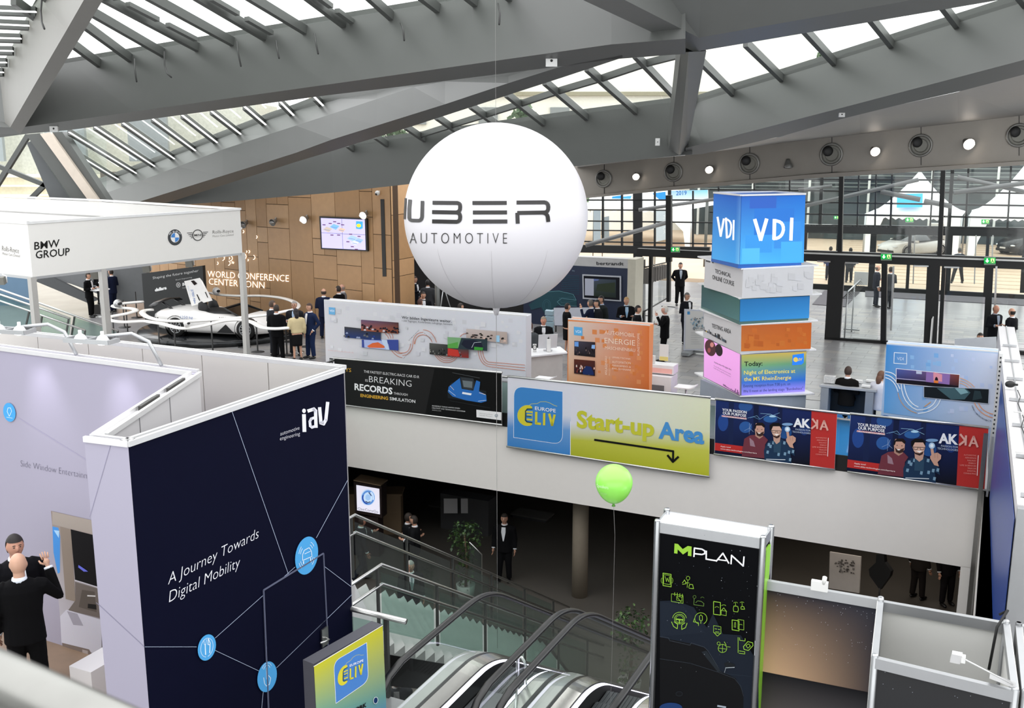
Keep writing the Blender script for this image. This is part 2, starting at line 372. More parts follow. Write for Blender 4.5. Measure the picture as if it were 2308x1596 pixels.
# beam A, top left, nearest
beam('ceiling_beam_6', [[(130, -90, 0), (93, 0, 0), (66, 39, 0), (46, 81, 0), (14, 140, 0), (-40, 235, 0)], [(241, -90, 1.6), (189, 0, 1.6), (150, 68, 1.6), (112, 133, 1.6), (60, 223, 1.6), (23, 287, 1.6)], [(288, -90, 1.6), (232, 0, 1.6), (198, 57, 1.6), (160, 118, 1.6), (106, 206, 1.6), (46, 302, 1.6)]], mat('warm_light_grey', '72706b', .5, noise=.02))
b = MB(); b.add([R(-60, 235, .2), R(-40, 235, 0.1), R(23, 287, 1.6), R(-60, 285, 1.6), R(46, 302, 1.6), R(-60, 303, 1.6)], [[0, 1, 2, 3], [3, 2, 4, 5]]); b.build('ceiling_node', GREYL, kind='structure')
# left supports under the node
def quadbar(name, top, bot, d, m, dy=.45):
    mb = MB(); P = [aty(*top[0], d), aty(*top[1], d), aty(*bot[1], d), aty(*bot[0], d)]
    mb.prism(P, (0, dy, 0)); return mb.build(name, m, kind='structure')
LD = 31.5
quadbar('wall_strut', ((58, 303), (90, 300)), ((178, 470), (212, 470)), LD, GREY)
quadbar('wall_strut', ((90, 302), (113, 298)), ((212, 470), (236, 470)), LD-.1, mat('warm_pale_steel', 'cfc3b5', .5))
quadbar('wall_strut', ((113, 298), (140, 297)), ((236, 470), (244, 455)), LD+.05, GREY)
quadbar('wall_strut', ((60, 322), (70, 318)), ((122, 470), (172, 470)), LD+.3, mat('dark_grey_steel', '55585a', .5))  # strut in a dark grey steel of its own
# glazing
def glaze(name, label, mulls, panes, strip=False, tr=None, h=.02, thick=.05):
    root = thing(name, label, None, kind='structure', loc=R(*mulls[0][1], 0))
    for a, b2 in mulls:
        mb = MB(); A = R(*a, .14); B = R(*b2, .14); mb.bar(A, B, .11, .19, (0, .2, 1)); o = mb.build('glazing_bar', GREY, root)
        if strip:
            s2 = MB(); s2.bar(R(*a, .275), R(*b2, .275), .055, .02, (0, .2, 1)); s2.build('light_strip', mat('led_strip', 'ffffff', .5, emit=.9), o)
    if tr:
        mb = MB()
        for q, r in zip(tr, tr[1:]): mb.bar(R(*q, .1), R(*r, .1), .1, .16, (0, .2, 1))
        mb.build('transom', GREY, root)
    for pn in panes:
        mb = MB(); P = [R(*q, h) for q in pn]; mb.poly(P); mb.build('pane', SKYGL, root)
    return root
M1 = [((-70, -80), (165, 154)), ((30, 0), (232, 144)), ((60, -40), (302, 132)), ((60, -58), (372, 116)), ((80, -88), (453, 105)), ((160, -105), (533, 93)), ((290, -100), (621, 91)), ((412, -100), (709, 75)), ((572, -100), (800, 67)), ((730, -100), (901, 49)), ((832, -100), (1010, 32)), ((940, -100), (1090, 15)), ((1010, -110), (1160, -5))]
bt = [(150, 142), (1010, 2), (1330, -50)]
def clip(ms, bot, dy=0): return [(a, (b2[0]-0, lerp(bot, b2[0])+dy)) for a, b2 in ms]
mm = clip(M1, bt, 4); pn = []
for (a, b2), (c2, d2) in zip(mm, mm[1:]): pn.append([a, c2, d2, b2])
g = glaze('window_1', 'sloping skylight at the top left with cables hanging from its bars', [(a, (b2[0]+5, b2[1]+9)) for a, b2 in M1][1:], pn[1:])
for k in (4, 6, 8):                               # opening sashes beside every other bar
    a, b2 = M1[k]; mb = MB()
    for f0, f1 in ((.25, .45), (.52, .70), (.76, .93)):
        P = [R(a[0]+(b2[0]-a[0])*f+14, a[1]+(b2[1]-a[1])*f-3, .12) for f in (f0, f1)]; mb.bar(P[0], P[1], .11, .09, (0, .2, 1))
    mb.build('sash_motor', GREYL, g)
CB = mat('black_cable', '1b1b1b', .6)
for pts in ([(303, 133), (304, 158), (308, 184)], [(370, 117), (371, 148), (377, 166), (386, 174)], [(534, 93), (537, 120), (543, 149)], [(622, 92), (625, 112), (629, 131)], [(709, 76), (712, 96), (717, 121)], [(903, 52), (909, 68), (911, 91)], [(1122, 8), (1127, 30), (1125, 55)], [(95, -10), (92, 25), (94, 50), (100, 65)]):
    mb = MB(); mb.tube([R(x, y, .45+.4*i) for i, (x, y) in enumerate(pts)], .017, 6); mb.build('dangling_cable', CB, g)
M2 = [((150, 333), (274, 409)), ((156, 298), (316, 396)), ((214, 286), (358, 381)), ((277, 277), (400, 363)), ((344, 268), (449, 346)), ((411, 260), (498, 328)), ((477, 251), (551, 309)), ((551, 240), (607, 288)), ((632, 230), (667, 265)), ((709, 219), (732, 242))]
c2b = [(228, 412), (312, 382), (449, 330), (607, 270), (733, 228), (790, 214)]
bl = [(60, 305), (158, 293), (403, 260), (744, 214), (880, 198)]
mm = [(a, (b2[0]-8, lerp(c2b, b2[0]-8)+8)) for a, b2 in M2]
pn = [[(140, 300), (150, 333), (266, 408), (228, 420)]]+[[a, c2, d2, b2] for (a, b2), (c2, d2) in zip([((140, 300), (140, 300))][:0]+mm, mm[1:])]+[[mm[-1][0], (800, 205), (800, 212), mm[-1][1]]]
glaze('window_2', 'middle strip of skylight with white light strips under its bars', M2, pn, strip=True)
M3 = [((782, 325), (827, 358)), ((845, 306), (904, 347)), ((913, 284), (978, 328)), ((983, 262), (1045, 305)), ((1060, 237), (1140, 295)), ((1141, 211), (1257, 303)), ((1227, 183), (1353, 291)), ((1322, 152), (1462, 277)), ((1431, 122), (1520, 216))]
tb = [(667, 368), (750, 353), (901, 332), (1255, 288), (1350, 274), (1511, 253), (1600, 240)]
mm = [(a, (b2[0]-12, lerp(tb, b2[0]-12)+5)) for a, b2 in M3]
pn = [[(660, 366), mm[0][0], mm[0][1], (670, 370)]]+[[a, c2, d2, b2] for (a, b2), (c2, d2) in zip(mm[:3], mm[1:4])]
TR = [(946, 305), (1020, 282), (1097, 258), (1176, 233), (1266, 203), (1361, 175), (1459, 142), (1533, 123)]
for k in range(3, 8):
    (a, b2), (c2, d2) = mm[k], mm[k+1]; t0 = TR[k-2]; t1 = TR[k-1]
    pn.append([a, c2, t1, t0]); pn.append([t0, t1, d2, b2])
pn += [[(1431, 122), (1535, 118), (1533, 123), (1459, 142)], [(1459, 142), (1533, 123), (1512, 254), (1508, 256)]]
glaze('window_3', 'long skylight strip passing behind the white balloon', M3, pn, tr=TR)
M4 = [((1570, 128), (1665, 223)), ((1680, 96), (1775, 189)), ((1812, 65), (1893, 154)), ((1955, 32), (2022, 116)), ((2115, 0), (2170, 72)), ((2280, -30), (2325, 25)), ((2440, -60), (2480, -20))]
g4 = [(x, y+4) for x, y in Gt]
mm = [(a, (b2[0]-8, lerp(g4, b2[0]-8))) for a, b2 in M4]
pn = [[(1590, 115), (1590, 150), (1657, 206), (1566, 236)]]+[[a, c2, d2, b2] for (a, b2), (c2, d2) in zip(mm, mm[1:])]
glaze('window_4', 'skylight strip at the right with a treetop behind it', M4, pn)
M0 = [((-60, 22), (82, 27)), ((-60, 52), (66, 58)), ((-60, 84), (48, 87)), ((-60, 113), (30, 115)), ((-60, 140), (15, 141)), ((-60, 163), (8, 163))]
pn = [[(-60, -60), (110, -60), (90, 20), (-60, 20)]]+[[a, (b2[0]+8, b2[1]-8), (d2[0]+6, d2[1]-6), c2] for (a, b2), (c2, d2) in zip(M0, M0[1:])]
glaze('window_5', 'skylight corner at the top left edge', M0, pn, strip=True)
# soffit and nozzle band over the glass front
FD = toD(atz(1868, 765)); OD = toD(atz(2065, 652))
def onF(px, py, dd=0.0): return atD(px, py, FD+dd)
sof = MB(); xs = [1301, 1450, 1545, 1752, 1938, 2159, 2308, 2500]
lo = [(1301, 374), (1532, 351), (1584, 347), (1752, 310), (1938, 256), (2159, 207), (2308, 168), (2500, 118)]
bt2 = [(1301, 378), (1500, 353), (1851, 312), (2308, 260), (2500, 238)]
A = [R(x, lerp(lo, x), 1.4) for x in xs]; B = [onF(x, lerp(bt2, x)) for x in xs]
for k in range(len(xs)-1): sof.add([A[k], A[k+1], B[k+1], B[k]], [[0, 1, 2, 3]])
sof.build('ceiling_soffit', mat('soffit_grey', '8e8d8a', .5, noise=.02), kind='structure')
band = MB(); BM = mat('brushed_band', '8c8780', .42, .45, noise=.05, scale=1.5)
bb = [(900, 470), (1320, 441), (1500, 421), (1816, 393), (2308, 362), (2500, 350)]
bb2 = [(900, 478), (1320, 447), (1500, 430), (1816, 403), (2308, 372), (2500, 361)]
xs = [900, 1100, 1320, 1500, 1650, 1816, 2000, 2150, 2308, 2500]
bt3 = [(900, 423), (1301, 378), (1500, 353), (1851, 312), (2308, 260), (2500, 238)]
T = [onF(x, lerp(bt3, x)-14) for x in xs]; Bq = [onF(x, lerp(bb, x)) for x in xs]; Bl = [onF(x, lerp(bb, x)+1, -.25) for x in xs]; B2 = [onF(x, lerp(bb2, x), -.25) for x in xs]
for a, b2 in ((T, Bq), (Bq, Bl), (Bl, B2)):
    for k in range(len(xs)-1): band.add([a[k], a[k+1], b2[k+1], b2[k]], [[0, 1, 2, 3]])
bk = [p+EYV*.3 for p in B2]; tk = [p+EYV*.5 for p in T]
for a, b2 in ((B2, bk), (bk, tk), (tk, T)):
    for k in range(len(xs)-1): band.add([a[k], a[k+1], b2[k+1], b2[k]], [[0, 1, 2, 3]])
band.build('wall_band', BM, kind='structure')
# air nozzles on the band
nz = None; NZL = ['nearest the white balloon', 'second from the white balloon', 'above the left half of the tower', 'right of the unlit lamp', 'between the two bright lamps at the right', 'at the right edge of the picture']
for k, (x, y, r) in enumerate([(1361, 403, 20), (1518, 388, 22), (1689, 369, 24), (1874, 348, 26), (2075, 328, 26), (2296, 305, 27)]):
    p = onF(x, y); rr = r/F*(p.y*CP-(p.z-EYE)*SP)
    t = thing('air_nozzle', 'round grey air nozzle, '+NZL[k], 'air nozzle', p, group=None)
    n = -EYV; mb = MB(); mb.lathe([(rr*1.0, -.02), (rr*1.0, .06), (rr*.86, .10), (rr*.80, .06), (rr*.78, .02)], p, n, 24, caps=False); mb.build('flange', mat('nozzle_grey', '8c8b87', .4, .4), t)
    mb = MB(); q = p+V((-.06, 0, .05)); mb.lathe([(rr*.80, .03), (rr*.62, .03+.03), (rr*.45, -.02)], p, n, 24, caps=False); mb.lathe([(rr*.84, .015), (rr*.01, .016)], p, n, 20, caps=False); mb.build('cone', mat('nozzle_inside', '77766f', .4, .4), t)
    mb = MB(); mb.ell(p+n*.05+V((-rr*.30, 0, rr*.28)), rr*.45, .06, rr*.45, 14, 8); mb.build('opening', BLACK, t)
    for ya, yb in ((-1.0, -1.9), (1.0, 1.7)): mb = MB(); mb.bar(onF(x+1, y+r*ya, -.01), onF(x+1, y+r*yb, -.01), .02, .02); mb.build('joint_gap', BLACK, t)
LAMPG = mat('lamp_glow', 'fff2e4', .5, emit=14, ecol='fff0e0'); LAMPH = mat('lamp_housing', '8f8f8d', .35, .6)
def spot(px, py, r, facef, label, lit=True, d=V((0, -1, -.6)), cat='spotlight'):
    p = facef(px, py); rr = r/F*(p.y*CP-(p.z-EYE)*SP); d = V(d).normalized()
    t = thing('wall_spotlight', label, cat, p); mb = MB()
    mb.lathe([(rr*.45, -rr*1.6), (rr*.6, -rr*1.0), (rr*1.0, 0), (rr*1.05, rr*.2), (rr*.95, rr*.2), (rr*.9, 0)], p+d*.2, d, 18); mb.build('housing', LAMPH, t)
    mb = MB(); mb.bar(p+V((0, .12, .1)), p+d*.1, .05, .05); mb.build('bracket', LAMPH, t)
    mb = MB(); mb.ell(p+d*(.2+rr*.16), rr*.9, rr*.9, rr*.9*.5, 14, 8, M=None); mb.build('bulb', LAMPG if lit else mat('unlit_lens', '9a9a98', .2, .3), t, label='bright glowing bulb' if lit else None)
    return t
for k, (x, y, r, l, lb) in enumerate([(1432, 394, 8, 1, 'lit spotlight on the metal band between the first two nozzles from the balloon'), (1596, 378, 9, 1, 'lit spotlight on the metal band just left of the tower'), (1776, 362, 10, 0, 'unlit spotlight on the metal band above the tower'), (1968, 337, 11, 1, 'lit spotlight on the metal band right of the tower'), (2178, 320, 13, 1, 'brightest spotlight on the metal band near the right edge')]):
    spot(x, y, r, lambda a, b_: onF(a, b_, -.05), lb, bool(l), (-.15*0, -1, -.35) if l else (0, -.35, -1))

# unseen roof beams and side walls, added to hold back sky light
for k in range(5):
    y = -20+k*4.1; b = MB(); b.box((0, y, 11.3+max(0, (8-y))*.05), 90, 1.35, 1.3); b.build('ceiling_sky_blocker', GREY, kind='structure')
for x in (-30, -10, 10, 30): b = MB(); b.box((x, -11, 11.6), 1.6, 22, 1.2); b.build('ceiling_sky_blocker_cross', GREY, kind='structure')
b = MB(); b.box((42, 0, 4), .5, 46, 17); b.build('wall_sky_blocker_right', GREYL, kind='structure')
b = MB(); b.box((-42, -2, 4), .5, 40, 17); b.build('wall_sky_blocker_left', GREYL, kind='structure')

for nm, lb, x, y, h, w_, hh in (('smoke_detector', 'rounded white detector on the long roof beam above the balloon', 1243, 137, 1.53, .22, .22), ('smoke_detector', 'white detector at the left end of the long roof beam', 122, 290, 1.55, .2, .14), ('junction_box', 'small grey box on the beam right above the first air nozzles', 1482, 320, 1.12, .12, .2), ('junction_box', 'small pale square box under the right roof beam', 1897, 258, 1.43, .14, .12)):
    p = R(x, y, h); t = thing(nm, lb, 'detector' if 'det' in nm else 'box', p); mb = MB(); mb.box(p, w_, .06, hh); mb.build('cover', mat('white_plastic', 'dcdcda', .4), t)
    mb = MB(); mb.ell(p-V((0, .03, 0)), w_*.12, .02, w_*.12, 10, 6); mb.build('indicator', BLACK, t)
# ================================================================== TIMBER WALL
WOODM = [mat('maple_panel_'+k, c, .5, noise=.05, scale=5) for k, c in (('a', 'bf966c'), ('b', 'b89066'), ('c', 'c49c72'), ('d', 'b28a60'))]
WG = mat('dark_joint', '4a3624', .8)
WA = atz(150, 640); WC = atz(887, 757)
WA = WC+(atz(281, 671)-WC).normalized()*17.5; 
WF = Face(WC, WA)                                    # s runs from the corner leftwards
b = MB(); b.prism([WC, WA, WA-WF.n*.4, WC-WF.n*.4], (0, 0, 5.6)); WW = b.build('wall_timber', WG, kind='structure')
rw = random.Random(3); s0 = 0.0
def board(s0, s1, z0, z1, face=WF, parent=WW):
    g = .011; t = .02
    P = [face.w(s0+g, z0+g), face.w(s1-g, z0+g), face.w(s1-g, z1-g), face.w(s0+g, z1-g)]
    mb = MB(); mb.prism(P, face.n*t); mb.build('timber_panel', rw.choice(WOODM), parent)
while s0 < 16.6:
    W = rw.choice([.62, .85, 1.25, 1.25]); z = 0.0
    while z < 5.5:
        h = rw.choice([.6, .9, 1.2, 1.8, 2.4]); z1 = min(5.55, z+h)
        if 5.55-z1 < .3: z1 = 5.55
        if W > 1.2 and h < 2 and rw.random() < .4: board(s0, s0+W/2, z, z1); board(s0+W/2, s0+W, z, z1)
        else: board(s0, s0+W, z, z1)
        z = z1
    s0 += W
WR = WC+EYV*1.5; RF = Face(WC, WR); RF.n = EX.copy()
b = MB(); qq = (WA-WC).normalized()*.3-WF.n*.03; b.prism([WC, WR, WR+qq, WC+qq], (0, 0, 5.6)); W2 = b.build('wall_timber_return', WG, kind='structure')
for i in range(1):
    z = 0
    for h in (.9, 1.2, .6, 1.6, 1.25): board(.02, 1.48, z, z+h, RF, W2); z += h
def onW(px, py, off=0.0): return WF.p(px, py, off)
# tall dark slot in the timber
b = MB(); P = [WF.sz(859, 449), WF.sz(867, 449), WF.sz(872, 623), WF.sz(864, 623)]; b.prism([WF.w(s_, z_, .02) for s_, z_ in P], WF.n*.02)
b.build('wall_slot', mat('slot_dark', '2c2b2a', .6), WW)
# dome camera, sensors
t = thing('security_camera', 'white dome camera high on the timber wall', 'camera', onW(856, 435)); mb = MB(); mb.ell(onW(856, 435, .12), .09, .09, .09, 12, 8, mat('white_plastic', 'dcdcda', .4)); mb.bar(onW(856, 431), onW(856, 433, .15), .05, .05); mb.build('housing', mat('white_plastic', 'dcdcda', .4), t)
mb = MB(); mb.ell(onW(856, 437, .17), .05, .05, .05, 10, 6); mb.build('lens', BLACK, t)
for x, y, r, l, lb in ((560, 502, 8, 0, 'unlit spotlight on the timber wall just right of the white booth header'), (626, 497, 8, 0, 'unlit spotlight on the timber wall, middle of the left three'), (696, 491, 9, 1, 'glowing spotlight on the timber wall left of the wall screen'), (830, 481, 9, 1, 'glowing spotlight on the timber wall right of the wall screen')):
    spot(x, y, r, lambda a, b_: onW(a, b_, .1), lb, bool(l), (-.5, -1, -.35))
# wall screen with a floor map
SF = Face(WC, WA)
def slabpx(face, tl, tr, br, bl, th, m, name, parent, off=0.0, col=None):
    mb = MB(); P = [face.p(*q, off) for q in (tl, tr, br, bl)]; mb.prism(P, face.n*th); return mb.build(name, m, parent)
t = thing('wall_screen', 'wall screen showing a floor map on the timber wall left of the white balloon', 'screen', onW(727, 560))
slabpx(WF, (725, 487), (832, 492), (834, 566), (729, 561), .08, BLACK, 'bezel', t, .05)
pr = Print(WF, .132); pr.poly([(729, 491), (828, 495), (830, 563), (732, 558)], 'a9a4d6')
pr.line([(776, 492), (779, 561)], .8, '4a4860').line([(730, 524), (829, 529)], .8, '4a4860')
for cx, cy, w_, c_ in ((744, 517, 11, 'a89c90'), (760, 511, 11, '6a9ad0'), (776, 518, 9, 'b8a08c'), (800, 537, 12, '8aa4c8'), (815, 542, 10, '7f9ac4'), (806, 547, 9, 'b0b4cc')):
    pr.poly([(cx-w_, cy), (cx-2, cy-w_*.6), (cx+w_, cy-2), (cx+3, cy+w_*.6)], c_); pr.line([(cx-w_*.6, cy), (cx+w_*.5, cy+2)], 1, '5a6a9a')
for x, y in ((733, 505), (747, 502), (757, 498), (766, 502), (775, 505), (751, 528), (766, 528), (793, 526), (812, 531), (787, 543), (797, 554), (806, 560)): pr.poly([(x, y), (x+7, y+.3), (x+7, y+2.6), (x, y+2.3)], '5a3c58')
pr.poly([(809, 498), (824, 499), (824, 514), (819, 516), (809, 515)], '3b8bd0'); pr.ell(815, 508, 5, 4, 'd8c830')
pr.build('display', t, inkmat('screen_print', 1.0))
t = thing('wall_screen', 'small blue screen peeking out left behind the white balloon', 'screen', atD(905, 530, 34.3))
F9 = Face(ED(-20, 34.3), ED(-10, 34.3))
slabpx(F9, (903, 492), (950, 494), (950, 568), (904, 567), .08, BLACK, 'bezel', t); Print(F9, .085).poly([(905, 495), (948, 497), (948, 565), (906, 564)], '5d8cc4').build('display', t, inkmat('screen_print', 1.0))
# raised lettering and crescents
t = thing('wall_lettering', 'illuminated WORLD CONFERENCE CENTER BONN lettering on the timber wall', 'sign', onW(560, 640)); pr = Print(WF, .05)
pr.text('WORLD CONFERENCE', 470, 624, 653, 635, 15, 'fff4e0', -.012); pr.text('CENTER BONN', 473, 641, 598, 650, 15, 'fff4e0', -.012); pr.build('lettering', t, inkmat('lit_letter', 1.1))
t = thing('wall_crescents', 'cluster of small lit crescents above the wall lettering', 'wall ornament', onW(520, 580)); 
for x, y, r in ((491, 578, 3), (491, 593, 3), (503, 582, 5), (508, 576, 3), (520, 582, 6), (516, 593, 5), (524, 591, 2), (527, 592, 2), (550, 578, 7), (560, 586, 2), (572, 580, 5), (562, 567, 3), (549, 522, 3), (579, 534, 3), (518, 582, 2), (557, 567, 2)):
    pr = Print(WF, .05); pr.arc(x, y, r, r, -70, 80, 1.2, 'fff4e0', 8); pr.build('crescent', t, inkmat('lit_letter', 1.1))
# ================================================================== GLASS FRONT
root = thing('window_6', 'tall gridded glass front with dark frames', None, kind='structure', loc=ED(6, OD))
def og(px, py, dd=0.0): return atD(px, py, OD+dd)
def vbar(x0, y0, x1, y1, wd, dd=0.0, face=og, nm='mullion', m=DARK, dp=.12, par=None):
    mb = MB(); mb.bar(face(x0, y0, dd), face(x1, y1, dd), wd, dp, EYV); return mb.build(nm, m, par or root)
VT = [(1359, 434, 1359, 560, .10), (1402, 432, 1402, 560, .10), (1437, 425, 1439, 735, .5), (1476, 428, 1476, 558, .09), (1509, 425, 1509, 558, .16), (1853, 400, 1848, 512, .16), (1936, 395, 1932, 514, .07), (1975, 392, 1972, 514, .07), (2011, 390, 2007, 515, .09), (2104, 384, 2096, 518, .07), (2147, 383, 2138, 520, .16), (2183, 380, 2176, 520, .09), (2279, 374, 2270, 522, .08), (2320, 370, 2312, 522, .1), (1562, 430, 1562, 558, .07), (1620, 420, 1620, 512, .07), (1700, 410, 1700, 512, .07), (1780, 405, 1780, 512, .07)]
for x0, y0, x1, y1, wd in VT: vbar(x0, y0, x1, y1, wd)
for L, wd in (([(1310, 451), (1610, 451)], .08), ([(1310, 473), (1510, 474)], .07), ([(1310, 498), (1620, 502)], .07), ([(1310, 519), (1440, 520)], .06), ([(1310, 544), (1620, 550)], .07), ([(1600, 403), (2330, 407)], .08), ([(1600, 427), (2330, 436)], .08), ([(1600, 452), (2330, 464)], .08), ([(1600, 478), (2330, 492)], .08)):
    mb = MB(); mb.bar(og(*L[0]), og(*L[1]), .12, wd, (0, 0, 1)); mb.build('transom', DARK, root)
for L, wd, m_ in (([(1290, 560), (1600, 566)], .42, DARK), ([(1780, 514), (2340, 524)], .42, DARK), ([(1780, 506), (2340, 517)], .08, mat('white_ledge', 'd0d0ce', .5)), ([(1600, 660), (1960, 655)][:0] or [(1450, 652), (1610, 657)], .12, DARK)):
    mb = MB(); mb.bar(og(*L[0]), og(*L[1]), .25, wd, (0, 0, 1)); mb.build('head_beam', m_, root)
mb = MB(); mb.poly([og(1290, 380), og(2360, 350), og(2360, 516), og(1290, 558)]); mb.build('pane', CLEAR, root)
# outer door leaves
od = thing('door_1', 'row of outer glass doors', None, kind='structure', loc=ED(12, OD))
DX = [(1815, .22), (1892, .2), (1970, .28), (2052, .14), (2140, .32), (2228, .14), (2312, .2)]
for x, wd in DX: vbar(x, 522, x-8, 660, wd, 0, og, 'door_frame', DARK, .15, od)
for y0, y1 in (((640, 662)), ): 
    mb = MB(); mb.bar(og(1800, 644), og(2330, 672), .15, .28, (0, 0, 1)); mb.build('threshold', DARK, od)
for (x0, a), (x1, b_) in zip(DX, DX[1:]):
    mb = MB(); mb.poly([og(x0+4, 524), og(x1-4, 524), og(x1-10, 655), og(x0-4, 655)]); mb.build('glass_pane', CLEAR, od)
for x in (2062, 2200, 2238, 1898):
    mb = MB(); mb.bar(og(x, 530, -.12), og(x-4, 640, -.12), .05, .05, EYV); mb.build('pull_bar', STEEL, od)
# inner vestibule front
idr = thing('door_2', 'inner dark framed glass door front', None, kind='structure', loc=ED(-3, FD))
def vb(x0, y0, x1, y1, wd, nm='door_frame', m=DARK, dp=.2): return vbar(x0, y0, x1, y1, wd, 0, onF, nm, m, dp, idr)
vb(1888, 576, 1876, 768, .52, m=BLACK); vb(1994, 585, 1991, 775, .18); vb(2105, 590, 2096, 780, .40, m=BLACK); vb(2232, 597, 2222, 790, .20); vb(2128, 590, 2118, 790, .12)
vb(1897, 398, 1893, 580, .14); vb(2126, 384, 2117, 590, .14)
mb = MB(); mb.bar(onF(1800, 575), onF(2360, 596), .25, .36, (0, 0, 1)); mb.build('head_beam', BLACK, idr)
mb = MB(); mb.bar(onF(1800, 569, -.05), onF(2360, 589, -.05), .35, .05, (0, 0, 1)); mb.build('head_ledge', mat('white_ledge'), idr)
mb = MB(); mb.bar(onF(1862, 764), onF(2150, 782), .2, .16, (0, 0, 1)); mb.build('threshold', BLACK, idr)
mb = MB(); mb.bar(onF(2120, 780), onF(2380, 800), .2, .12, (0, 0, 1)); mb.build('threshold', BLACK, idr)
for x0, x1 in ((1905, 1984), (2000, 2090), (2135, 2218), (2238, 2330)):
    mb = MB(); mb.poly([onF(x0, 592), onF(x1, 598), onF(x1-6, 775), onF(x0-6, 765)]); mb.build('glass_pane', CLEAR, idr)
for x0, x1 in ((1812, 1890), (1898, 2118), (2130, 2340)):
    mb = MB(); mb.poly([onF(x0, 392), onF(x1, 386), onF(x1, 585), onF(x0, 575)]); mb.build('glass_pane', CLEAR, idr)
for x in (2012, 2244): mb = MB(); mb.bar(onF(x+2, 600, -.15), onF(x-4, 745, -.15), .06, .06, EYV); mb.build('pull_bar', STEEL, idr)
for x0, x1, y in ((1842, 1872, 589), (1905, 1935, 592), (2060, 2093, 599), (2128, 2162, 602)): mb = MB(); mb.bar(onF(x0, y, -.2), onF(x1, y+1, -.2), .06, .05, (0, 0, 1)); mb.build('door_closer', STEEL, idr)
# left inner portal
vb(1441, 585, 1441, 735, .42, m=BLACK); vb(1508, 440, 1508, 590, .2); vb(1468, 574, 1465, 735, .12); vb(1508, 575, 1507, 680, .12)
mb = MB(); mb.bar(onF(1438, 568), onF(1620, 576), .25, .28, (0, 0, 1)); mb.build('head_beam', BLACK, idr)
# sloping brace tubes
for nm, a, b2, m_, r_ in (('brace', (1440, 473, -3), (1612, 449, -1), STEEL, .09), ('brace', (1320, 553, -4), (1512, 499, -2), STEEL, .11), ('brace', (1815, 464, -1), (2070, 405, -1), GREY, .10), ('brace', (1985, 432, -.6), (2074, 450, -.6), GREY, .12), ('brace', (2083, 453, -.6), (2145, 465, -.6), GREY, .12), ('brace', (2150, 434, -1.2), (2330, 410, -1.2), GREY, .11), ('brace', (2158, 399, -1), (2330, 437, -1), GREY, .10), ('brace', (1800, 428, -.5), (1875, 419, -.5), GREY, .08)):
    mb = MB(); mb.tube([og(a[0], a[1], a[2]), og(b2[0], b2[1], b2[2])], r_, 10); mb.build(nm, mat('brace_grey', '5a5b5b', .4, .3), root)
# exit signs
def exit_sign(px, py, w_, face, label):
    p = face(px, py, -.3); t = thing('exit_sign', label, 'sign', p, group='green exit signs'); f = Face(face(px-10, py, -.3), face(px+10, py, -.3))
    h = w_*.5; q = [(px-w_/2, py-h/2), (px+w_/2, py-h/2), (px+w_/2, py+h/2), (px-w_/2, py+h/2)]
    mb = MB(); mb.prism([f.p(*k) for k in q], f.n*.06); mb.prism([f.p(px-w_/2, py+h/2), f.p(px+w_/2, py+h/2), f.p(px+w_/2, py+h*.75), f.p(px-w_/2, py+h*.75)], f.n*.07, m=None); mb.build('sign_box', mat('sign_grey', '7a8a7a', .5), t)
    pr = Print(f, .07); pr.poly(q, '0e8a3a'); x = px-w_*.22
    pr.poly([(x-1.2*w_/20, py-h*.35), (x+1.2*w_/20, py-h*.35), (x+1.2*w_/20, py), (x+3.5*w_/20, py), (x, py+h*.38), (x-3.5*w_/20, py), (x-1.2*w_/20, py)], 'eafff0')
    x = px+w_*.24; pr.poly([(x-w_*.16, py-h*.36), (x+w_*.16, py-h*.36), (x+w_*.16, py+h*.36), (x-w_*.16, py+h*.36)], 'c8e890'); pr.line([(x-1, py-h*.2), (x, py+h*.05), (x-3*w_/24, py+h*.3)], w_*.07, '0e6a2a'); pr.line([(x, py+h*.02), (x+2.5*w_/24, py+h*.3)], w_*.07, '0e6a2a')
    pr.build('pictogram', t, inkmat('sign_print', .9))
    return t
exit_sign(1523, 562, 19, onF, 'green exit sign over the left entrance, right of the dark booth'); exit_sign(1886, 490, 12, og, 'small green exit sign nearest the tower top, high in the glass front'); exit_sign(2050, 495, 18, og, 'green exit sign below the white tent seen through the glass'); exit_sign(2221, 499, 18, og, 'green exit sign at upper right below the second tent')
exit_sign(1998, 578, 24, onF, 'green exit sign over the middle inner door'); exit_sign(2231, 587, 26, onF, 'large green exit sign over the right inner door')
# ================================================================== OUTDOORS
PAV = mat('plaza_paving', 'c9b299', .7, noise=.06, scale=.5)
b = MB(); slab(b, -90, 120, OD+.3, 130, -.5, -.12); b.build('floor_plaza', PAV, kind='structure')
b = MB()
for i in range(22): d = OD+3+i*1.6; b.prism([ED(-10, d, -.12), ED(70, d, -.12), ED(70, d+.12, -.12), ED(-10, d+.12, -.12)], (0, 0, .012))
b.build('paving_joints', mat('paving_joint', 'b59c82', .8), kind='structure')
DBG = mat('dark_glass_facade', '3f4a4e', .25, .2, noise=.2, scale=.4)
t = thing('office_building', 'dark glazed building with horizontal louvres behind the tents', 'building', ED(-2, 80, -.1))
D8 = 80; mb = MB(); mb.prism([ED(-23, D8, -.1), ED(16, D8, -.1), ED(16, D8+12, -.1), ED(-23, D8+12, -.1)], (0, 0, 8.2)); mb.build('wall', DBG, t)
for k in range(16): mb = MB(); mb.bar(ED(-23, D8-.4, 3.6+k*.28), ED(16, D8-.4, 3.6+k*.28), .3, .05, (0, 0, 1), None); mb.build('louvre', mat('louvre_grey', '76817f', .4), t)
for k in range(9): mb = MB(); mb.bar(ED(-22+k*4.3, D8-.8, -.1), ED(-22+k*4.3, D8-.8, 8.2), .16, .16, EYV); mb.build('column', mat('pale_column', 'c8ccca', .6), t)
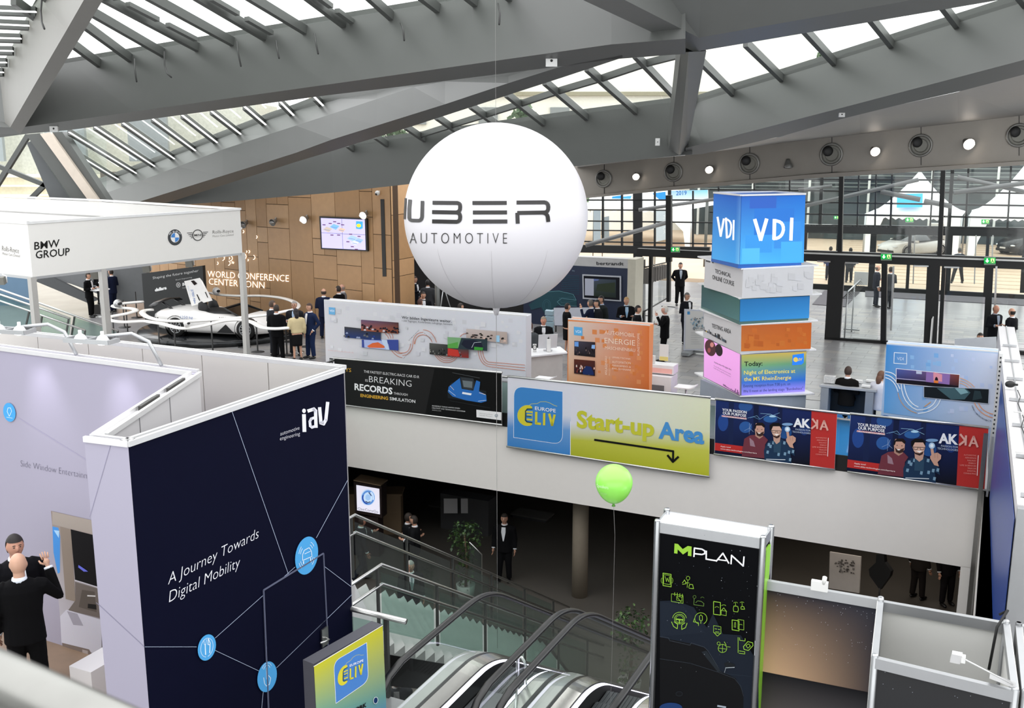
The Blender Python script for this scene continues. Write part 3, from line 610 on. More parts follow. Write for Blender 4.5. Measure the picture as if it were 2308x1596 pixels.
WHT = mat('tent_white', 'f4f4f4', .6, noise=.01)
def tent(cx, w_, ytop, yeave, label, depthD):
    c = atD(cx, yeave, depthD); hw = abs(toE(atD(cx+w_/2, yeave, depthD))-toE(c)); top = atD(cx, ytop, depthD+hw); t = thing('pagoda_tent', label, 'tent', V((c.x, c.y, -.1)))
    e0, d0 = toE(c), depthD; z = c.z; n = 8; mb = MB(); cor = [(e0-hw, d0), (e0+hw, d0), (e0+hw, d0+2*hw), (e0-hw, d0+2*hw)]; zt = top.z
    for k in range(4):
        (ea, da), (eb, db) = cor[k], cor[(k+1) % 4]
        prev = None
        for i in range(n+1):
            f = i/n; hh = z+(zt-z)*(f**1.5); g = 1-f*.97; A = ED(e0+(ea-e0)*g, d0+hw+(da-d0-hw)*g, hh); B = ED(e0+(eb-e0)*g, d0+hw+(db-d0-hw)*g, hh)
            if prev: mb.add([prev[0], prev[1], B, A], [[0, 1, 2, 3]])
            prev = (A, B)
    mb.build('roof', WHT, t)
    mb = MB(); N = 14
    for k in range(N):
        a = ED(e0-hw+2*hw*k/N, d0-.03, z+.02); b_ = ED(e0-hw+2*hw*(k+1)/N, d0-.03, z+.02); m_ = (a+b_)/2
        mb.prism([a, b_, b_-V((0, 0, .22)), m_-V((0, 0, .34)), a-V((0, 0, .22))], EYV*.02)
    mb.build('valance', WHT, t)
    for (e_, d_) in cor:
        mb = MB(); mb.tube([ED(e_, d_, -.1), ED(e_, d_, z)], .06, 8); mb.build('leg', ALU, t)
    for sg in (-1, 1):
        mb = MB(); e_ = e0+sg*hw
        mb.add([ED(e_, d0-.02, z), ED(e_-sg*hw*.42, d0-.02, z), ED(e_-sg*.55, d0-.02, z*.45), ED(e_-sg*.35, d0-.02, 0), ED(e_, d0-.02, 0)]+[ED(e_, d0+.1, z), ED(e_-sg*hw*.42, d0+.1, z), ED(e_-sg*.55, d0+.1, z*.45), ED(e_-sg*.35, d0+.1, 0), ED(e_, d0+.1, 0)], [[0, 1, 2, 3, 4], [9, 8, 7, 6, 5]]); mb.build('curtain', WHT, t)
    return t
T1 = tent(2058, 222, 388, 484, 'white pagoda tent outside with a blue square logo on its roof', OD+13)

class TentSlope:
    u = EX
    def p(s, px, py, off=0.0): return atD(px, py, OD+12.3+2.9*(max(0, 484-py)/96)**.667-off)
pr = Print(TentSlope(), 0); pr.poly([(2022, 437), (2080, 436), (2079, 467), (2021, 468)], '2fa6e0'); pr.text('VDI', 2034, 456, 2070, 455, 12, 'ffffff', .02); pr.build('logo', T1)
T2 = tent(2305, 250, 370, 487, 'white pagoda tent outside at the right edge', OD+13)
T3 = tent(1395, 330, 400, 467, 'white tent outside behind the left glass with blue swooshes', OD+14)
TF3 = Face(ED(0, OD+16), ED(5, OD+16)); pr = Print(TF3, 0); pr.poly([(1380, 443), (1402, 440), (1402, 460), (1375, 460)], '2f8ee0'); pr.poly([(1405, 443), (1424, 441), (1417, 460), (1403, 460)], '4f9fe4'); pr.poly([(1470, 436), (1500, 432), (1502, 452), (1486, 450)], '2f86d8'); pr.build('logo', T3)
t = thing('banner_sign', 'pale blue sign outside reading 2019', 'sign', atD(1560, 445, OD+6)); f = Face(ED(0, OD+6), ED(5, OD+6))
slabpx(f, (1512, 430), (1596, 428), (1597, 450), (1513, 452), .1, WALLW, 'board', t); pr = Print(f, .105); pr.grad([(1512, 430), (1596, 428), (1597, 450), (1513, 452)], '9fc6ee', '7fd0f2', 'e8f4fc', 'dbeafa', 4); pr.text('2019', 1525, 440, 1549, 439, 10, '3a70b8', .02); pr.build('print', t)
q = f.p(1594, 452); mb = MB(); mb.tube([q, V((q.x, q.y, -.12))], .09, 8); mb.build('post', GREY, t)
# flags with faint lettering, left outside
for k, (x, w_, y0, y1, lb) in enumerate(((1492, 26, 475, 545, 'pale grey upright banner outside left of the entrance post'), (1346, 16, 475, 545, 'grey upright flag outside, nearest the balloon edge'), (1366, 14, 490, 540, 'narrow grey curved flag outside beside the other flag'))):
    t = thing('upright_banner', lb, 'banner', atD(x, y1, OD+4+k)); f = Face(ED(0, OD+4+k), ED(5, OD+4+k)); slabpx(f, (x-w_/2, y0), (x+w_/2, y0-3), (x+w_/2, y1-6), (x-w_/2, y1), .03, mat('flag_grey_%d' % k, ('c9d2da', '98a4ae', '8a949c')[k], .7), 'cloth', t)
    q = f.p(x-w_/2, y0); mb = MB(); mb.tube([q, V((q.x, q.y, -.12))], .03, 6); mb.build('pole', GREY, t)
    if k == 0: pr = Print(f, .035); pr.text('VECTOR', x+3, y0+8, x+3, y0+52, 8, 'eef2f6'); pr.build('lettering', t)
# parked bicycles and barrier rails
def bicycle(px, py, label, s=1.0, wheelbase=1.05):
    c = atz(px, py, -.12); t = thing('bicycle', label, 'bicycle', c); BK = mat('bike_black', '1d1d1f', .4); r = .34*s
    A = c+EX*(-wheelbase/2)+V((0, 0, r)); B = c+EX*(wheelbase/2)+V((0, 0, r))
    for q in (A, B): mb = MB(); mb.tube([q+EX*(r*math.cos(a))+V((0, 0, r*math.sin(a))) for a in [2*math.pi*k/18 for k in range(18)]], .025, 6, closed=True); mb.build('wheel', BK, t)
    mb = MB(); bb_ = c+EX*(-.05)+V((0, 0, .3)); sd_ = c+EX*(-.22)+V((0, 0, .85)); hd = c+EX*(.36)+V((0, 0, .85))
    for a, b_ in ((A, bb_), (A, sd_), (bb_, sd_), (bb_, hd), (sd_, hd), (B, hd), (hd, hd+V((0, 0, .15)))): mb.tube([a, b_], .022, 6)
    mb.build('frame', BK, t); mb = MB(); mb.box(sd_+V((0, 0, .06)), .25, .12, .06, EX); mb.build('saddle', BK, t); mb = MB(); mb.bar(hd+V((0, 0, .15))-EYV*.25, hd+V((0, 0, .15))+EYV*.25, .03, .03); mb.build('handlebar', BK, t)
bicycle(1861, 536, 'dark bicycle parked outside, seen above the left outer door')
bicycle(1568, 478, 'dark bicycle parked outside behind the walking man')
t = thing('barrier_fence', 'row of grey crowd barriers outside behind the walking man', 'barrier', atz(1550, 484, -.1)); mb = MB()
for k in range(3):
    a = atz(1532+k*22, 484, -.1); b_ = atz(1551+k*22, 484, -.1)
    for z in (.15, 1.05): mb.tube([a+V((0, 0, z)), b_+V((0, 0, z))], .025, 6)
    for j in range(9): q = a.lerp(b_, j/8); mb.tube([q+V((0, 0, .15)), q+V((0, 0, 1.05))], .012, 5)
mb.build('rails', ALU, t, kind='stuff')
# distant pale building and trees behind the skylights
t = thing('residential_building', 'pale flat roofed building beyond the skylights', 'building', (8, 75, -.2)); BC = mat('pale_render', 'f0eee6', .8)
mb = MB(); mb.box((6, 90, 6.0), 46, 8, 12.5); mb.build('wall', BC, t); mb = MB(); mb.box((14, 90, 14.0), 22, 7, 4.5); mb.build('penthouse', BC, t)
mb = MB(); mb.box((6, 86, 11.2), 46.4, .8, .3); mb.build('cornice', mat('cornice_dark', '9c9782', .8), t)
wm = mat('far_window', '8b9092', .3)
for k in range(7): mb = MB(); mb.box((-14+k*6, 85.9, 9.4), 1.6, .2, 1.4); mb.build('window', wm, t)
def tree(x, y, z, h, r, label, group=None):
    t = thing('tree', label, 'tree', (x, y, z), group=group); LM = mat('far_foliage', '6f8568', .8, noise=.2, scale=1)
    mb = MB(); mb.tube([(x, y, z), (x, y, z+h*.8)], [.25, .08], 6); mb.build('trunk', mat('bark', '5a4a3a', .9), t)
    mb = MB(); rr = random.Random(int(x*7+y))
    for k in range(900):
        f = rr.random()**.7; a = rr.random()*6.28; q = rr.random()**.5*r*(1.05-f)*1.2; c = V((x+q*math.cos(a), y+q*math.sin(a), z+h*(.2+.8*f))); s = .28
        d1 = V((rr.uniform(-1, 1), rr.uniform(-1, 1), rr.uniform(-1, 1))).normalized()*s; d2 = V((rr.uniform(-1, 1), rr.uniform(-1, 1), rr.uniform(-1, 1))).normalized()*s
        mb.add([c-d1, c+d2*.6, c+d1, c-d2*.6], [[0, 1, 2, 3]])
    mb.build('foliage', LM, t)
p = aty(1845, 190, 104); tree(p.x, p.y, 0, p.z+3.0, 3.2, 'conifer seen through the right skylight')
p = aty(1912, 190, 112); tree(p.x, p.y, 0, p.z+2.0, 3.4, 'second tree beside the conifer in the right skylight')
p = aty(1180, 280, 70); tree(p.x, p.y, 0, p.z+1.5, 4.5, 'tree seen through the skylight above the balloon')
p = aty(880, 320, 75); tree(p.x, p.y, 0, p.z+2.0, 4, 'tree seen through the skylight left of the balloon')
# hillside terrace outside the left window
t = thing('terrace_building', 'beige terraced building outside the left windows', 'building', (-35, 60, 0)); TB = mat('beige_render', 'ece4d2', .8, noise=.08)
mb = MB(); mb.box((-33, 66, 2.5), 34, 8, 5.2); mb.build('wall', TB, t)
for k in range(7): mb = MB(); mb.box((-33, 61.7-.15*k, 5.0-k*.55), 34, .5, .1); mb.build('cornice', mat('terrace_step', 'e4dcc6', .8), t)
for k in range(6): mb = MB(); mb.box((-47+k*5, 61.8, 7.6), 2.4, .3, 3.4); mb.build('window', wm, t)
mb = MB(); mb.box((-33, 67, 7.2), 34, 6, 4.5); mb.build('upper_wall', mat('olive_render', 'cccbc0', .8, noise=.15), t)
# diagonal window bars at the left edge
wl = thing('window_7', 'left window with diagonal frames', None, kind='structure', loc=aty(30, 400, LD+1))
for a, b_, r_ in (((-20, 440), (64, 305), .16), ((-20, 368), (104, 418), .14), ((104, 414), (52, 466), .14)):
    mb = MB(); mb.bar(aty(*a, LD+.7), aty(*b_, LD+.7), .14, r_, (0, 1, 0)); mb.build('window_bar', GREY, wl)
mb = MB(); mb.poly([aty(-40, 290, LD+.8), aty(240, 290, LD+.8), aty(240, 480, LD+.8), aty(-40, 480, LD+.8)]); mb.build('pane', CLEAR, wl)
# ================================================================== BOOTHS
WP = mat('booth_panel_white', 'd0cecf', .5, noise=.008, scale=1)
NAVY = mat('navy_panel', '05071e', .7, noise=.03, spec=.08)
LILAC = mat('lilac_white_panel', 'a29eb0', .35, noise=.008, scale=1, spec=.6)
RAIL = mat('white_aluminium_rail', 'dcdcdc', .3, .25)
def up(p, z): return V((p.x, p.y, z))
def wallbox(name, a, b, z0, z1, th, m, parent, rail=True):
    """vertical wall with front along a-b; thickness away from the eye"""
    f = Face(a, b); A = up(f.a, z0); B = up(f.b, z0); mb = MB(); mb.prism([A, B, B-f.n*th, A-f.n*th], (0, 0, z1-z0-.0)); o = mb.build(name, m, parent)
    if rail:
        for off in (.01, -th-.01):
            mb = MB(); mb.bar(up(f.a, z1+.015)+f.n*(off-.012), up(f.b, z1+.015)+f.n*(off-.012), .035, .05); mb.build('top_rail', RAIL, parent)
    return f
# --- dark blue cabin stand
CAB = thing('exhibition_cabin', 'large navy exhibition cabin with white text on digital mobility', 'booth', up(atz(289, 1005, 4), 0))
A = atz(289, 1005, 4); B = atz(775, 838, 4); C = atz(190, 993, 4)
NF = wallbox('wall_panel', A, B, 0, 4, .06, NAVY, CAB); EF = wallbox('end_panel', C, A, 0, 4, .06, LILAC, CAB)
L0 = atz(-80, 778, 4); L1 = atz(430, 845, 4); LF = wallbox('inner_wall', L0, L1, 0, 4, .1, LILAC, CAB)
RB = atz(770, 832, 4); RA = atz(-80, 738, 4)
mb = MB(); P1 = up(C, 0)+V((.05, .1, 0)); P2 = up(L1, 0); dd = (P2-P1).normalized(); nn = V((dd.y, -dd.x, 0)); mb.prism([P1, P2, P2+nn*.1, P1+nn*.1], (0, 0, 4)); mb.build('side_wall', WP, CAB)
for o_ in (-.01, .11): mb = MB(); mb.bar(up(P1, 4.015)+nn*o_, up(P2, 4.015)+nn*o_, .035, .05); mb.build('top_rail', RAIL, CAB)
for k in range(2): q = P1.lerp(P2, .36+.3*k); mb = MB(); mb.bar(up(q, 4.02)+nn*.05, up(q+dd*.5, 4.02)+nn*.05, .03, .06); mb.build('rail_lock', mat('dark_slot', '3a3836', .5), CAB)
for k, f_ in enumerate((.3, .62)): q = P1.lerp(P2, f_)+nn*.103; mb = MB(); mb.bar(up(q, 0), up(q, 3.98), .008, .008, nn); mb.build('panel_joint', mat('joint_grey', '9a989a', .6), CAB)
REAR = thing('partition_wall', 'long white panel wall behind the navy cabin', 'wall panel', up(RA, 0))
RFc = wallbox('wall_core', RA, RB, 0, 3.99, .06, mat('joint_grey'), REAR); SS = sorted([0, (RFc.b-RFc.a).length]+[RFc.sz(x, y)[0] for x, y in ((86, 757), (200, 770), (322, 783), (456, 798), (605, 814))])
for s0_, s1_ in zip(SS, SS[1:]): mb = MB(); mb.prism([RFc.w(s0_+.006, 0, .0), RFc.w(s1_-.006, 0, .0), RFc.w(s1_-.006, 3.985, .0), RFc.w(s0_+.006, 3.985, .0)], RFc.n*.015); mb.build('wall_panel', mat('rear_panel_white', 'cfcbc6', .5, noise=.008), REAR)
PL = 'a8b4cc'
pr = Print(NF, .004)
for a, b_ in (((521, 924), (686, 1400)), ((686, 1400), (706, 1500)), ((326, 1458), (442, 1458)), ((484, 1438), (664, 1278)), ((712, 1212), (782, 1083)), ((716, 1266), (790, 1322)), ((484, 1466), (582, 1512)), ((622, 1505), (792, 1340)), ((592, 1558), (588, 1600))):
    pr.line([a, b_], 1.0, PL)
pr.build('network_lines', CAB)
pr = Print(NF, .012); 
def icon(pr, cx, cy, rx, ry, skew): pr.ell(cx, cy, rx, ry, '4fa3de', 32, 0, skew)
icon(pr, 689, 1252, 26, 42, -.35)
for k, (a0, a1) in enumerate(((-160, -130), (-60, -30), (20, 50), (130, 160))):
    for r in (.62, .78): pr.arc(689, 1252, 24*r, 40*r, a0, a1, 1.2, 'd8ecfa', 5, -.35)
pr.line([(679, 1263), (679, 1250), (683, 1240), (694, 1234), (699, 1242), (700, 1254), (679, 1263)], 1.6, 'd8ecfa').line([(684, 1248), (697, 1242)], 1.4, 'd8ecfa').line([(681, 1265), (681, 1270)], 2.4, 'd8ecfa').line([(697, 1258), (697, 1263)], 2.4, 'd8ecfa')
pr.build('car_icon', CAB)
pr = Print(NF, .012); icon(pr, 464, 1459, 20.5, 29, -.3); pr.arc(464, 1459, 14, 21, 100, 440, 1, 'd8ecfa', 20, -.3)
pr.line([(460, 1452), (461, 1475)], 2.2, 'd8ecfa').line([(457, 1443), (458, 1452), (461, 1453), (463, 1441)], 1.2, 'd8ecfa').line([(470, 1471), (471, 1449), (467, 1438), (466, 1452), (470, 1453)], 2, 'd8ecfa'); pr.build('cutlery_icon', CAB)
pr = Print(NF, .012); icon(pr, 600, 1525, 22, 34, -.3); pr.line([(600, 1530), (599, 1505)], 3, 'd8ecfa').line([(592, 1527), (594, 1540), (598, 1546), (605, 1542), (608, 1528), (603, 1522)], 1.4, 'd8ecfa').arc(599, 1508, 7, 9, 190, 350, 1, 'd8ecfa', 8, -.3).arc(599, 1508, 11, 14, 200, 340, 1, 'd8ecfa', 8, -.3); pr.build('touch_icon', CAB)
pr = Print(NF, .004); pr.text('A Journey Towards', 378, 1318, 582, 1212, 27, 'e6e6ee', -.014, 3, .12); pr.text('Digital Mobility', 380, 1358, 540, 1277, 27, 'e6e6ee', -.014, 3, .12)
pr.text('automotive', 631, 982, 674, 968, 9.5, 'd4d4de', -.012); pr.text('engineering', 630, 993, 675, 981, 9.5, 'd4d4de', -.012)
G = 'e4e4ee'
pr.line([(684, 936), (685, 971)], 8.5, G).ell(684, 926, 4.2, 5, G, 14)
pr.line([(694, 926), (706, 922), (710, 926), (711, 962)], 7.5, G).line([(711, 940), (700, 944), (697, 950), (698, 960), (702, 963), (711, 960)], 6, G)
pr.line([(719, 920), (722, 953), (728, 955), (733, 946), (737, 908)], 7.5, G)
pr.build('lettering', CAB)
# flush door with lever handle
ck = mat('door_gap', '6a6e86', .4, .3)
dz = thing('cabin_door', None, None) if False else None
mb = MB(); P = [NF.p(592, 1330, .008), NF.p(727, 1247, .008), NF.p(738, 1500, .008), NF.p(608, 1640, .008)]; mb.poly(P); DOOR = mb.build('door_leaf', NAVY, CAB)
for a, b_ in (((592, 1330), (727, 1247)), ((727, 1247), (738, 1470)), ((592, 1330), (605, 1640))): mb = MB(); mb.bar(NF.p(*a, .012), NF.p(*b_, .012), .014, .012, NF.n); mb.build('door_edge', ck, DOOR)
mb = MB(); mb.box(NF.p(727, 1434, .03), .12, .22, .02, NF.u, NF.n); mb.build('handle_plate', STEEL, DOOR)
mb = MB(); mb.tube([NF.p(728, 1436, .03), NF.p(727, 1438, .09), NF.p(718, 1443, .09), NF.p(709, 1446, .08)], .012, 8); mb.build('door_handle', STEEL, DOOR)
# end panel lines and inner wall graphics
pr = Print(EF, .004); pr.line([(250, 1003), (203, 1165)], .9, '8a88a0').line([(218, 1358), (326, 1458)], .9, '8a88a0'); pr.build('network_lines', CAB)
pr = Print(LF, .004); pr.line([(-10, 942), (23, 930), (196, 1037)], .8, 'a8a4c0'); pr.text('Side Window Entertainment', 47, 1051, 222, 1084, 15, '6a6878', -.022, 3); pr.build('network_lines', CAB)
pr = Print(LF, .012); pr.ell(23, 929, 14, 21, '4aa0dc', 30, 0, .25); pr.line([(23, 938), (18, 927), (20, 919), (26, 919), (28, 927), (23, 938)], 1, 'd8ecfa').line([(17, 940), (30, 942)], .8, 'd8ecfa'); pr.build('pin_icon', CAB)
pr = Print(LF, .006, z=(0, 1120, 3.353))
pr.grad([(388, 105), (760, 190), (800, 1330), (484, 1226)], '8d8078', 'a89a92', '9a959e', 'c8c6d2', 10)
pr.poly([(398, 110), (760, 192), (763, 290), (400, 208)], 'a29890'); pr.poly([(400, 222), (445, 232), (458, 300), (456, 570), (440, 580), (408, 420)], '4a90d8'); pr.poly([(410, 250), (452, 255), (448, 310)], 'a8d0f0')
pr.poly([(458, 222), (540, 245), (575, 790), (500, 770)], '8c7f74'); pr.poly([(538, 243), (765, 300), (770, 690), (572, 628)], '0b0a0d'); pr.line([(570, 628), (770, 690)], 8, 'c8c4cc')
pr.poly([(572, 640), (770, 700), (770, 915), (520, 855), (575, 780)], '6e6560'); pr.poly([(625, 700), (720, 715), (735, 870), (600, 830)], '5a524c'); pr.line([(668, 745), (724, 748)], 10, 'd8d4d4'); pr.poly([(670, 805), (732, 812), (735, 850), (668, 838)], '1c1a1a')
pr.poly([(508, 850), (770, 925), (775, 1200), (470, 1100), (460, 900)], 'cac8d4'); pr.poly([(512, 860), (590, 880), (636, 972), (560, 965)], 'a09ca8')
pr.poly([(476, 1100), (680, 1150), (698, 1185), (692, 1236), (482, 1165)], '7a6c66'); pr.poly([(628, 1150), (670, 1160), (672, 1215), (630, 1205)], 'a89c98'); pr.poly([(600, 512), (650, 545), (672, 562), (640, 562), (598, 530)], '6a70d8')
pr.poly([(482, 1210), (790, 1300), (790, 1318), (484, 1228)], '2a2320')
pr.build('interior_photo', CAB)
mb = MB(); g0 = [atz(*q, .02) for q in ((150, 1475), (235, 1500), (240, 1596), (40, 1600), (-40, 1500))]; 
mb = MB(); mb.prism([up(A, 0), up(C, 0), up(L1, 0), up(L0, 0), ED(toE(L0)-1, 7.5, 0), ED(toE(A), 4.5, 0)], (0, 0, .03)); mb.build('floor_covering', mat('brown_wood_floor', '7a6552', .5, noise=.15, scale=3), CAB)
mb = MB(); mb.box(atz(222, 1530, .3), .5, .35, .5, NF.u); mb.build('white_plinth', WP, CAB)
# wall floodlights on arms
def flood(px, py, label):
    s_, z_ = LF.sz(px, py); b0 = LF.w(s_, 4.0, -.05); t = thing('stand_floodlight', label, 'lamp', up(b0, 4.03)); u = LF.u if LF.u.x > 0 else -LF.u; n = LF.n
    mb = MB(); mb.tube([b0+V((0, 0, .05)), b0+n*.0-u*.18+V((0, 0, .32)), b0-u*.34+n*.1+V((0, 0, .42)), b0-u*.55+n*.3+V((0, 0, .40))], .022, 8); mb.build('arm', ALU, t)
    c = b0-u*.68+n*.38+V((0, 0, .36)); ax = (-u*1.0+n*.2).normalized(); up_ = V((0, 0, 1))
    mb = MB()
    for sgn in (-1, 1): q = ax.cross(up_)*sgn*.1; mb.bar(c-ax*.3+q, c+ax*.3+q, .02, .05)
    for sgn in (-1, 1): mb.bar(c+ax*.3*sgn-ax.cross(up_)*.1, c+ax*.3*sgn+ax.cross(up_)*.1, .02, .05)
    mb.bar(c-ax.cross(up_)*.1, c+ax.cross(up_)*.1, .02, .05); mb.build('frame', ALU, t)
    for sgn in (-1, 1):
        q = c+ax*.15*sgn; mb = MB(); mb.lathe([(.085, -.03), (.08, .0), (.05, .05), (.02, .07), (.02, .11)], q, (0, 0, 1), 16); o = mb.build('spot_head', mat('lamp_shell_white', 'd8d8d8', .3, .2), t)
        mb = MB(); mb.ell(q-V((0, 0, .03)), .07, .07, .02, 14, 6); mb.build('lamp_glass', mat('spot_glow', 'f4f0ff', .5, emit=8, ecol='f0ecff'), o)
        L = bpy.data.lights.new('spot_light', 'SPOT'); L.energy = 16; L.color = (.93, .90, 1); L.spot_size = 1.0; L.spot_blend = 1.0; L.shadow_soft_size = .05
        lo = bpy.data.objects.new('spot_light', L); COL.objects.link(lo); lo.location = q-V((0, 0, .06)); lo.rotation_euler = ((LF.w(s_-(.5 if LF.u.x > 0 else -.5), 2.9)-lo.location).to_track_quat('-Z', 'Y')).to_euler()
    return t
flood(165, 803, 'twin spot lamp on a curved arm, upper left one on the white wall'); flood(358, 838, 'twin spot lamp on a curved arm nearest the navy cabin')
# --- white header stand at the left
H1, H0 = 5.1, 4.05
BM_ = thing('exhibition_stand', 'white frame stand with car maker logos on its header', 'booth', up(atz(62, 505, H1), 0))
fl_ = atz(62, 505, H1); fr_ = atz(541, 473, H1); br_ = atz(225, 453, H1); bl_ = br_+(fl_-fr_); HM = mat('header_white', 'dedcd8', .5, noise=.006)
def hdr(a, b_, nm, th=.05):
    f = Face(a, b_); mb = MB(); mb.prism([up(f.a, H0), up(f.b, H0), up(f.b, H0)-f.n*th, up(f.a, H0)-f.n*th], (0, 0, H1-H0)); mb.build(nm, HM, BM_); mb = MB(); mb.bar(up(a, H1+.02)-f.n*th/2, up(b_, H1+.02)-f.n*th/2, .08, .05); mb.build('top_rail', RAIL, BM_)
    mb = MB(); mb.bar(up(a, H0-.02)-f.n*th/2, up(b_, H0-.02)-f.n*th/2, .08, .05); mb.build('bottom_rail', ALU, BM_); return f
HF = hdr(fl_, fr_, 'header_front'); ll_ = fl_+(fl_-fr_).cross(V((0, 0, 1))).normalized()*-4
if ll_.x > fl_.x: ll_ = fl_*2-ll_
ll_ = atz(-30, 499, H1)
HL = hdr(ll_, fl_, 'header_left')
for a, b_ in ((br_, fr_), (br_, br_+(ll_-fl_).normalized()*7)):
    f = Face(a, b_); mb = MB(); mb.bar(up(a, H1+.02), up(b_, H1+.02), .08, .05); mb.build('top_rail', RAIL, BM_); mb = MB(); mb.bar(up(a, H1-.45), up(b_, H1-.45), .06, .05); mb.build('middle_rail', RAIL, BM_)
    mb = MB(); mb.prism([up(a, H0+.0), up(b_, H0+.0), up(b_, H0)+f.n*.03, up(a, H0)+f.n*.03], (0, 0, H1-H0-.02)); mb.build('header_back', HM, BM_)
PM = mat('post_aluminium', 'bcbab6', .35, .5)
for q in (fl_, up(HF.p(232, 608), 0), up(HF.p(313, 600), 0)-HF.n*1.2, fr_):
    mb = MB(); c = up(q, 0)-HF.n*.03; mb.box(c+V((0, 0, H0/2)), .12, .12, H0, HF.u); mb.build('post', PM, BM_)
pr = Print(HF, .004); K = '1c1b1a'
pr.text('BMW', 77, 563, 134, 556, 18, K, .012); pr.text('GROUP', 80, 583, 157, 575, 18, K, .012)
pr.text('Rolls-Royce', 479, 527, 526, 524, 8, '55524e', -.01); pr.text('Motor Cars Limited', 479, 535, 526, 531, 5, '6a6762', -.015)
pr.ell(394, 535, 15.8, 18, '2c2c2c', 32).ell(394, 535, 14.6, 16.8, '45484c', 32).ell(394, 535.3, 9.8, 11.2, 'e6e6e6', 28)
for a0, c_ in ((180, '4a84c8'), (0, '4a84c8')):
    pr.poly([(394, 535.3)]+[(394+9*math.cos(math.radians(a0+k*15)), 535.3+10.2*math.sin(math.radians(a0+k*15))) for k in range(7)], c_)
for ch, x, y, x2, y2 in (('B', 381, 530, 386, 526), ('M', 389, 524.5, 399, 524), ('W', 400.5, 525.5, 407, 530)): pr.text(ch, x, y, x2, y2, 4.5, 'e0e0e0')
pr.arc(445, 530, 11, 12, 0, 360, 1.5, K, 28).ell(445, 530, 8.5, 4, 'dedcd8', 18)
for k in range(4):
    y = 524+k*3.6; pr.line([(433-(.5 if k in (0, 3) else 0), y+.5), (421+k*3, y+1.2)], 1.2, K).line([(457, y-.6), (468-k*3, y-1.2)], 1.2, K)
pr.text('MINI', 437, 532.6, 453, 531.6, 5, K, .01); pr.build('lettering', BM_)
pr = Print(HL, .004); pr.text('Rolls-Royce', 5, 565, 43, 571, 12, '55524e', -.01); pr.text('Motor Cars Limited', 6, 574, 45, 580, 6, '6a6762', -.01); pr.build('lettering', BM_)
def floodbox(px, py, w_, h_, ff, label, z=None):
    p = ff(px, py); t = thing('floodlight', label, 'lamp', p, group='small grey floodlights under the white header'); s_ = (p.y*CP-(p.z-EYE)*SP)/F
    mb = MB(); mb.box(p+V((0, -.05, 0)), w_*s_, .1, h_*s_, (1, 0, 0), (0, -.2, 1)); mb.build('housing', mat('floodlight_grey', '77766f', .5), t)
    mb = MB(); mb.tube([p+V((w_*s_*.6, 0, -h_*s_*.3)), p+V((w_*s_*.6, 0, h_*s_*.55)), p+V((0, 0, h_*s_*.75))], .015, 6); mb.build('bracket', RAIL, t)
for x, y, lb in ((352, 606, 'grey floodlight under the header, left of the dark text panel edge'), (448, 594, 'grey floodlight under the header above the raised car panel'), (237, 621, 'grey floodlight under the header beside the standing men'), (27, 634, 'grey floodlight under the header at the left edge')):
    floodbox(x, y, 15, 17, lambda a, b_: HF.p(a, b_, -.3), lb)
# --- car display: platform, dark panel
pc = atz(505, 752, 0.0); PR = 2.95
pc = atz(505, 750, 0)
t = thing('display_platform', 'round black turntable platform under the white sports car', 'platform', pc)
mb = MB(); mb.lathe([(PR, .01), (PR+.03, .03), (PR+.03, .2), (PR, .22)], pc, n=64); mb.build('platform_disc', mat('gloss_black', '17191b', .15), t)
mb = MB(); mb.lathe([(PR+.035, .14), (PR+.035, .17)], pc, n=64, caps=False); mb.build('edge_trim', mat('trim_dark_grey', '4a4d50', .4), t)
SG = mat('black_banner', '1d1f20', .6)
pa = aty(321, 640, 38.6); pb = aty(459, 640, 37.4); PFc = Face(pa, pb)
t = thing('backdrop_panel', 'black backdrop panel reading Shaping the future together', 'banner', up(pa, 0)); za = PFc.sz(321, 617)[1]; zb = PFc.sz(459, 599)[1]
mb = MB(); a0 = PFc.w(0, .0); L_ = (PFc.b-PFc.a).length; mb.prism([PFc.w(0, .0), PFc.w(L_, .0), PFc.w(L_, zb), PFc.w(0, za)], -PFc.n*.15); mb.build('panel', SG, t)
pr = Print(PFc, .004, z=(300, 540, 4.987)); W_ = 'e6e6e6'; pr.text('Shaping the future together', 222, 446, 735, 362, 30, W_, -.012); pr.text('dallara', 245, 583, 378, 556, 34, W_, .06); pr.text('Bosch Engineering', 480, 460, 662, 430, 14, 'b8b8b8'); pr.arc(510, 510, 22, 26, 0, 360, 4, W_, 20).line([(503, 495), (503, 525)], 4, W_).line([(517, 495), (517, 525)], 4, W_).line([(503, 510), (517, 510)], 3, W_); pr.text('BOSCH', 556, 520, 700, 500, 34, W_, .03); pr.text('Invented for life', 558, 549, 690, 535, 12, 'b8b8b8'); pr.build('lettering', t)
# ================================================================== BALUSTRADE WITH BANNERS
bal = thing('glass_balustrade', 'steel and glass balustrade along the white balcony edge', 'railing', ED(-7, S+.1, 0))
BD = S+.08; e0, e1 = EL+.1, ER-.05
mb = MB(); mb.tube([ED(e0, BD, 1.22), ED(e1, BD, 1.22)], .03, 10); mb.build('handrail', STEEL, bal)
mb = MB(); mb.bar(ED(e0, BD, 1.1), ED(e1, BD, 1.1), .04, .03); mb.build('glass_channel', ALU, bal); mb = MB(); mb.bar(ED(e0, S-.02, .19), ED(e1, S-.02, .19), .03, .34); mb.build('base_plate', BLACK, bal)
t = thing('carpet', 'bright blue carpet seen through the gap between the two recruiting banners', 'carpet', atz(1900, 1000)); mb = MB(); mb.prism([atz(1850, 925, .02), atz(1990, 940, .02), atz(1990, 1062, .02), atz(1850, 1045, .02)], (0, 0, .01)); mb.build('pile', mat('carpet_blue', '2a8ee0', .9), t)
n_ = 10
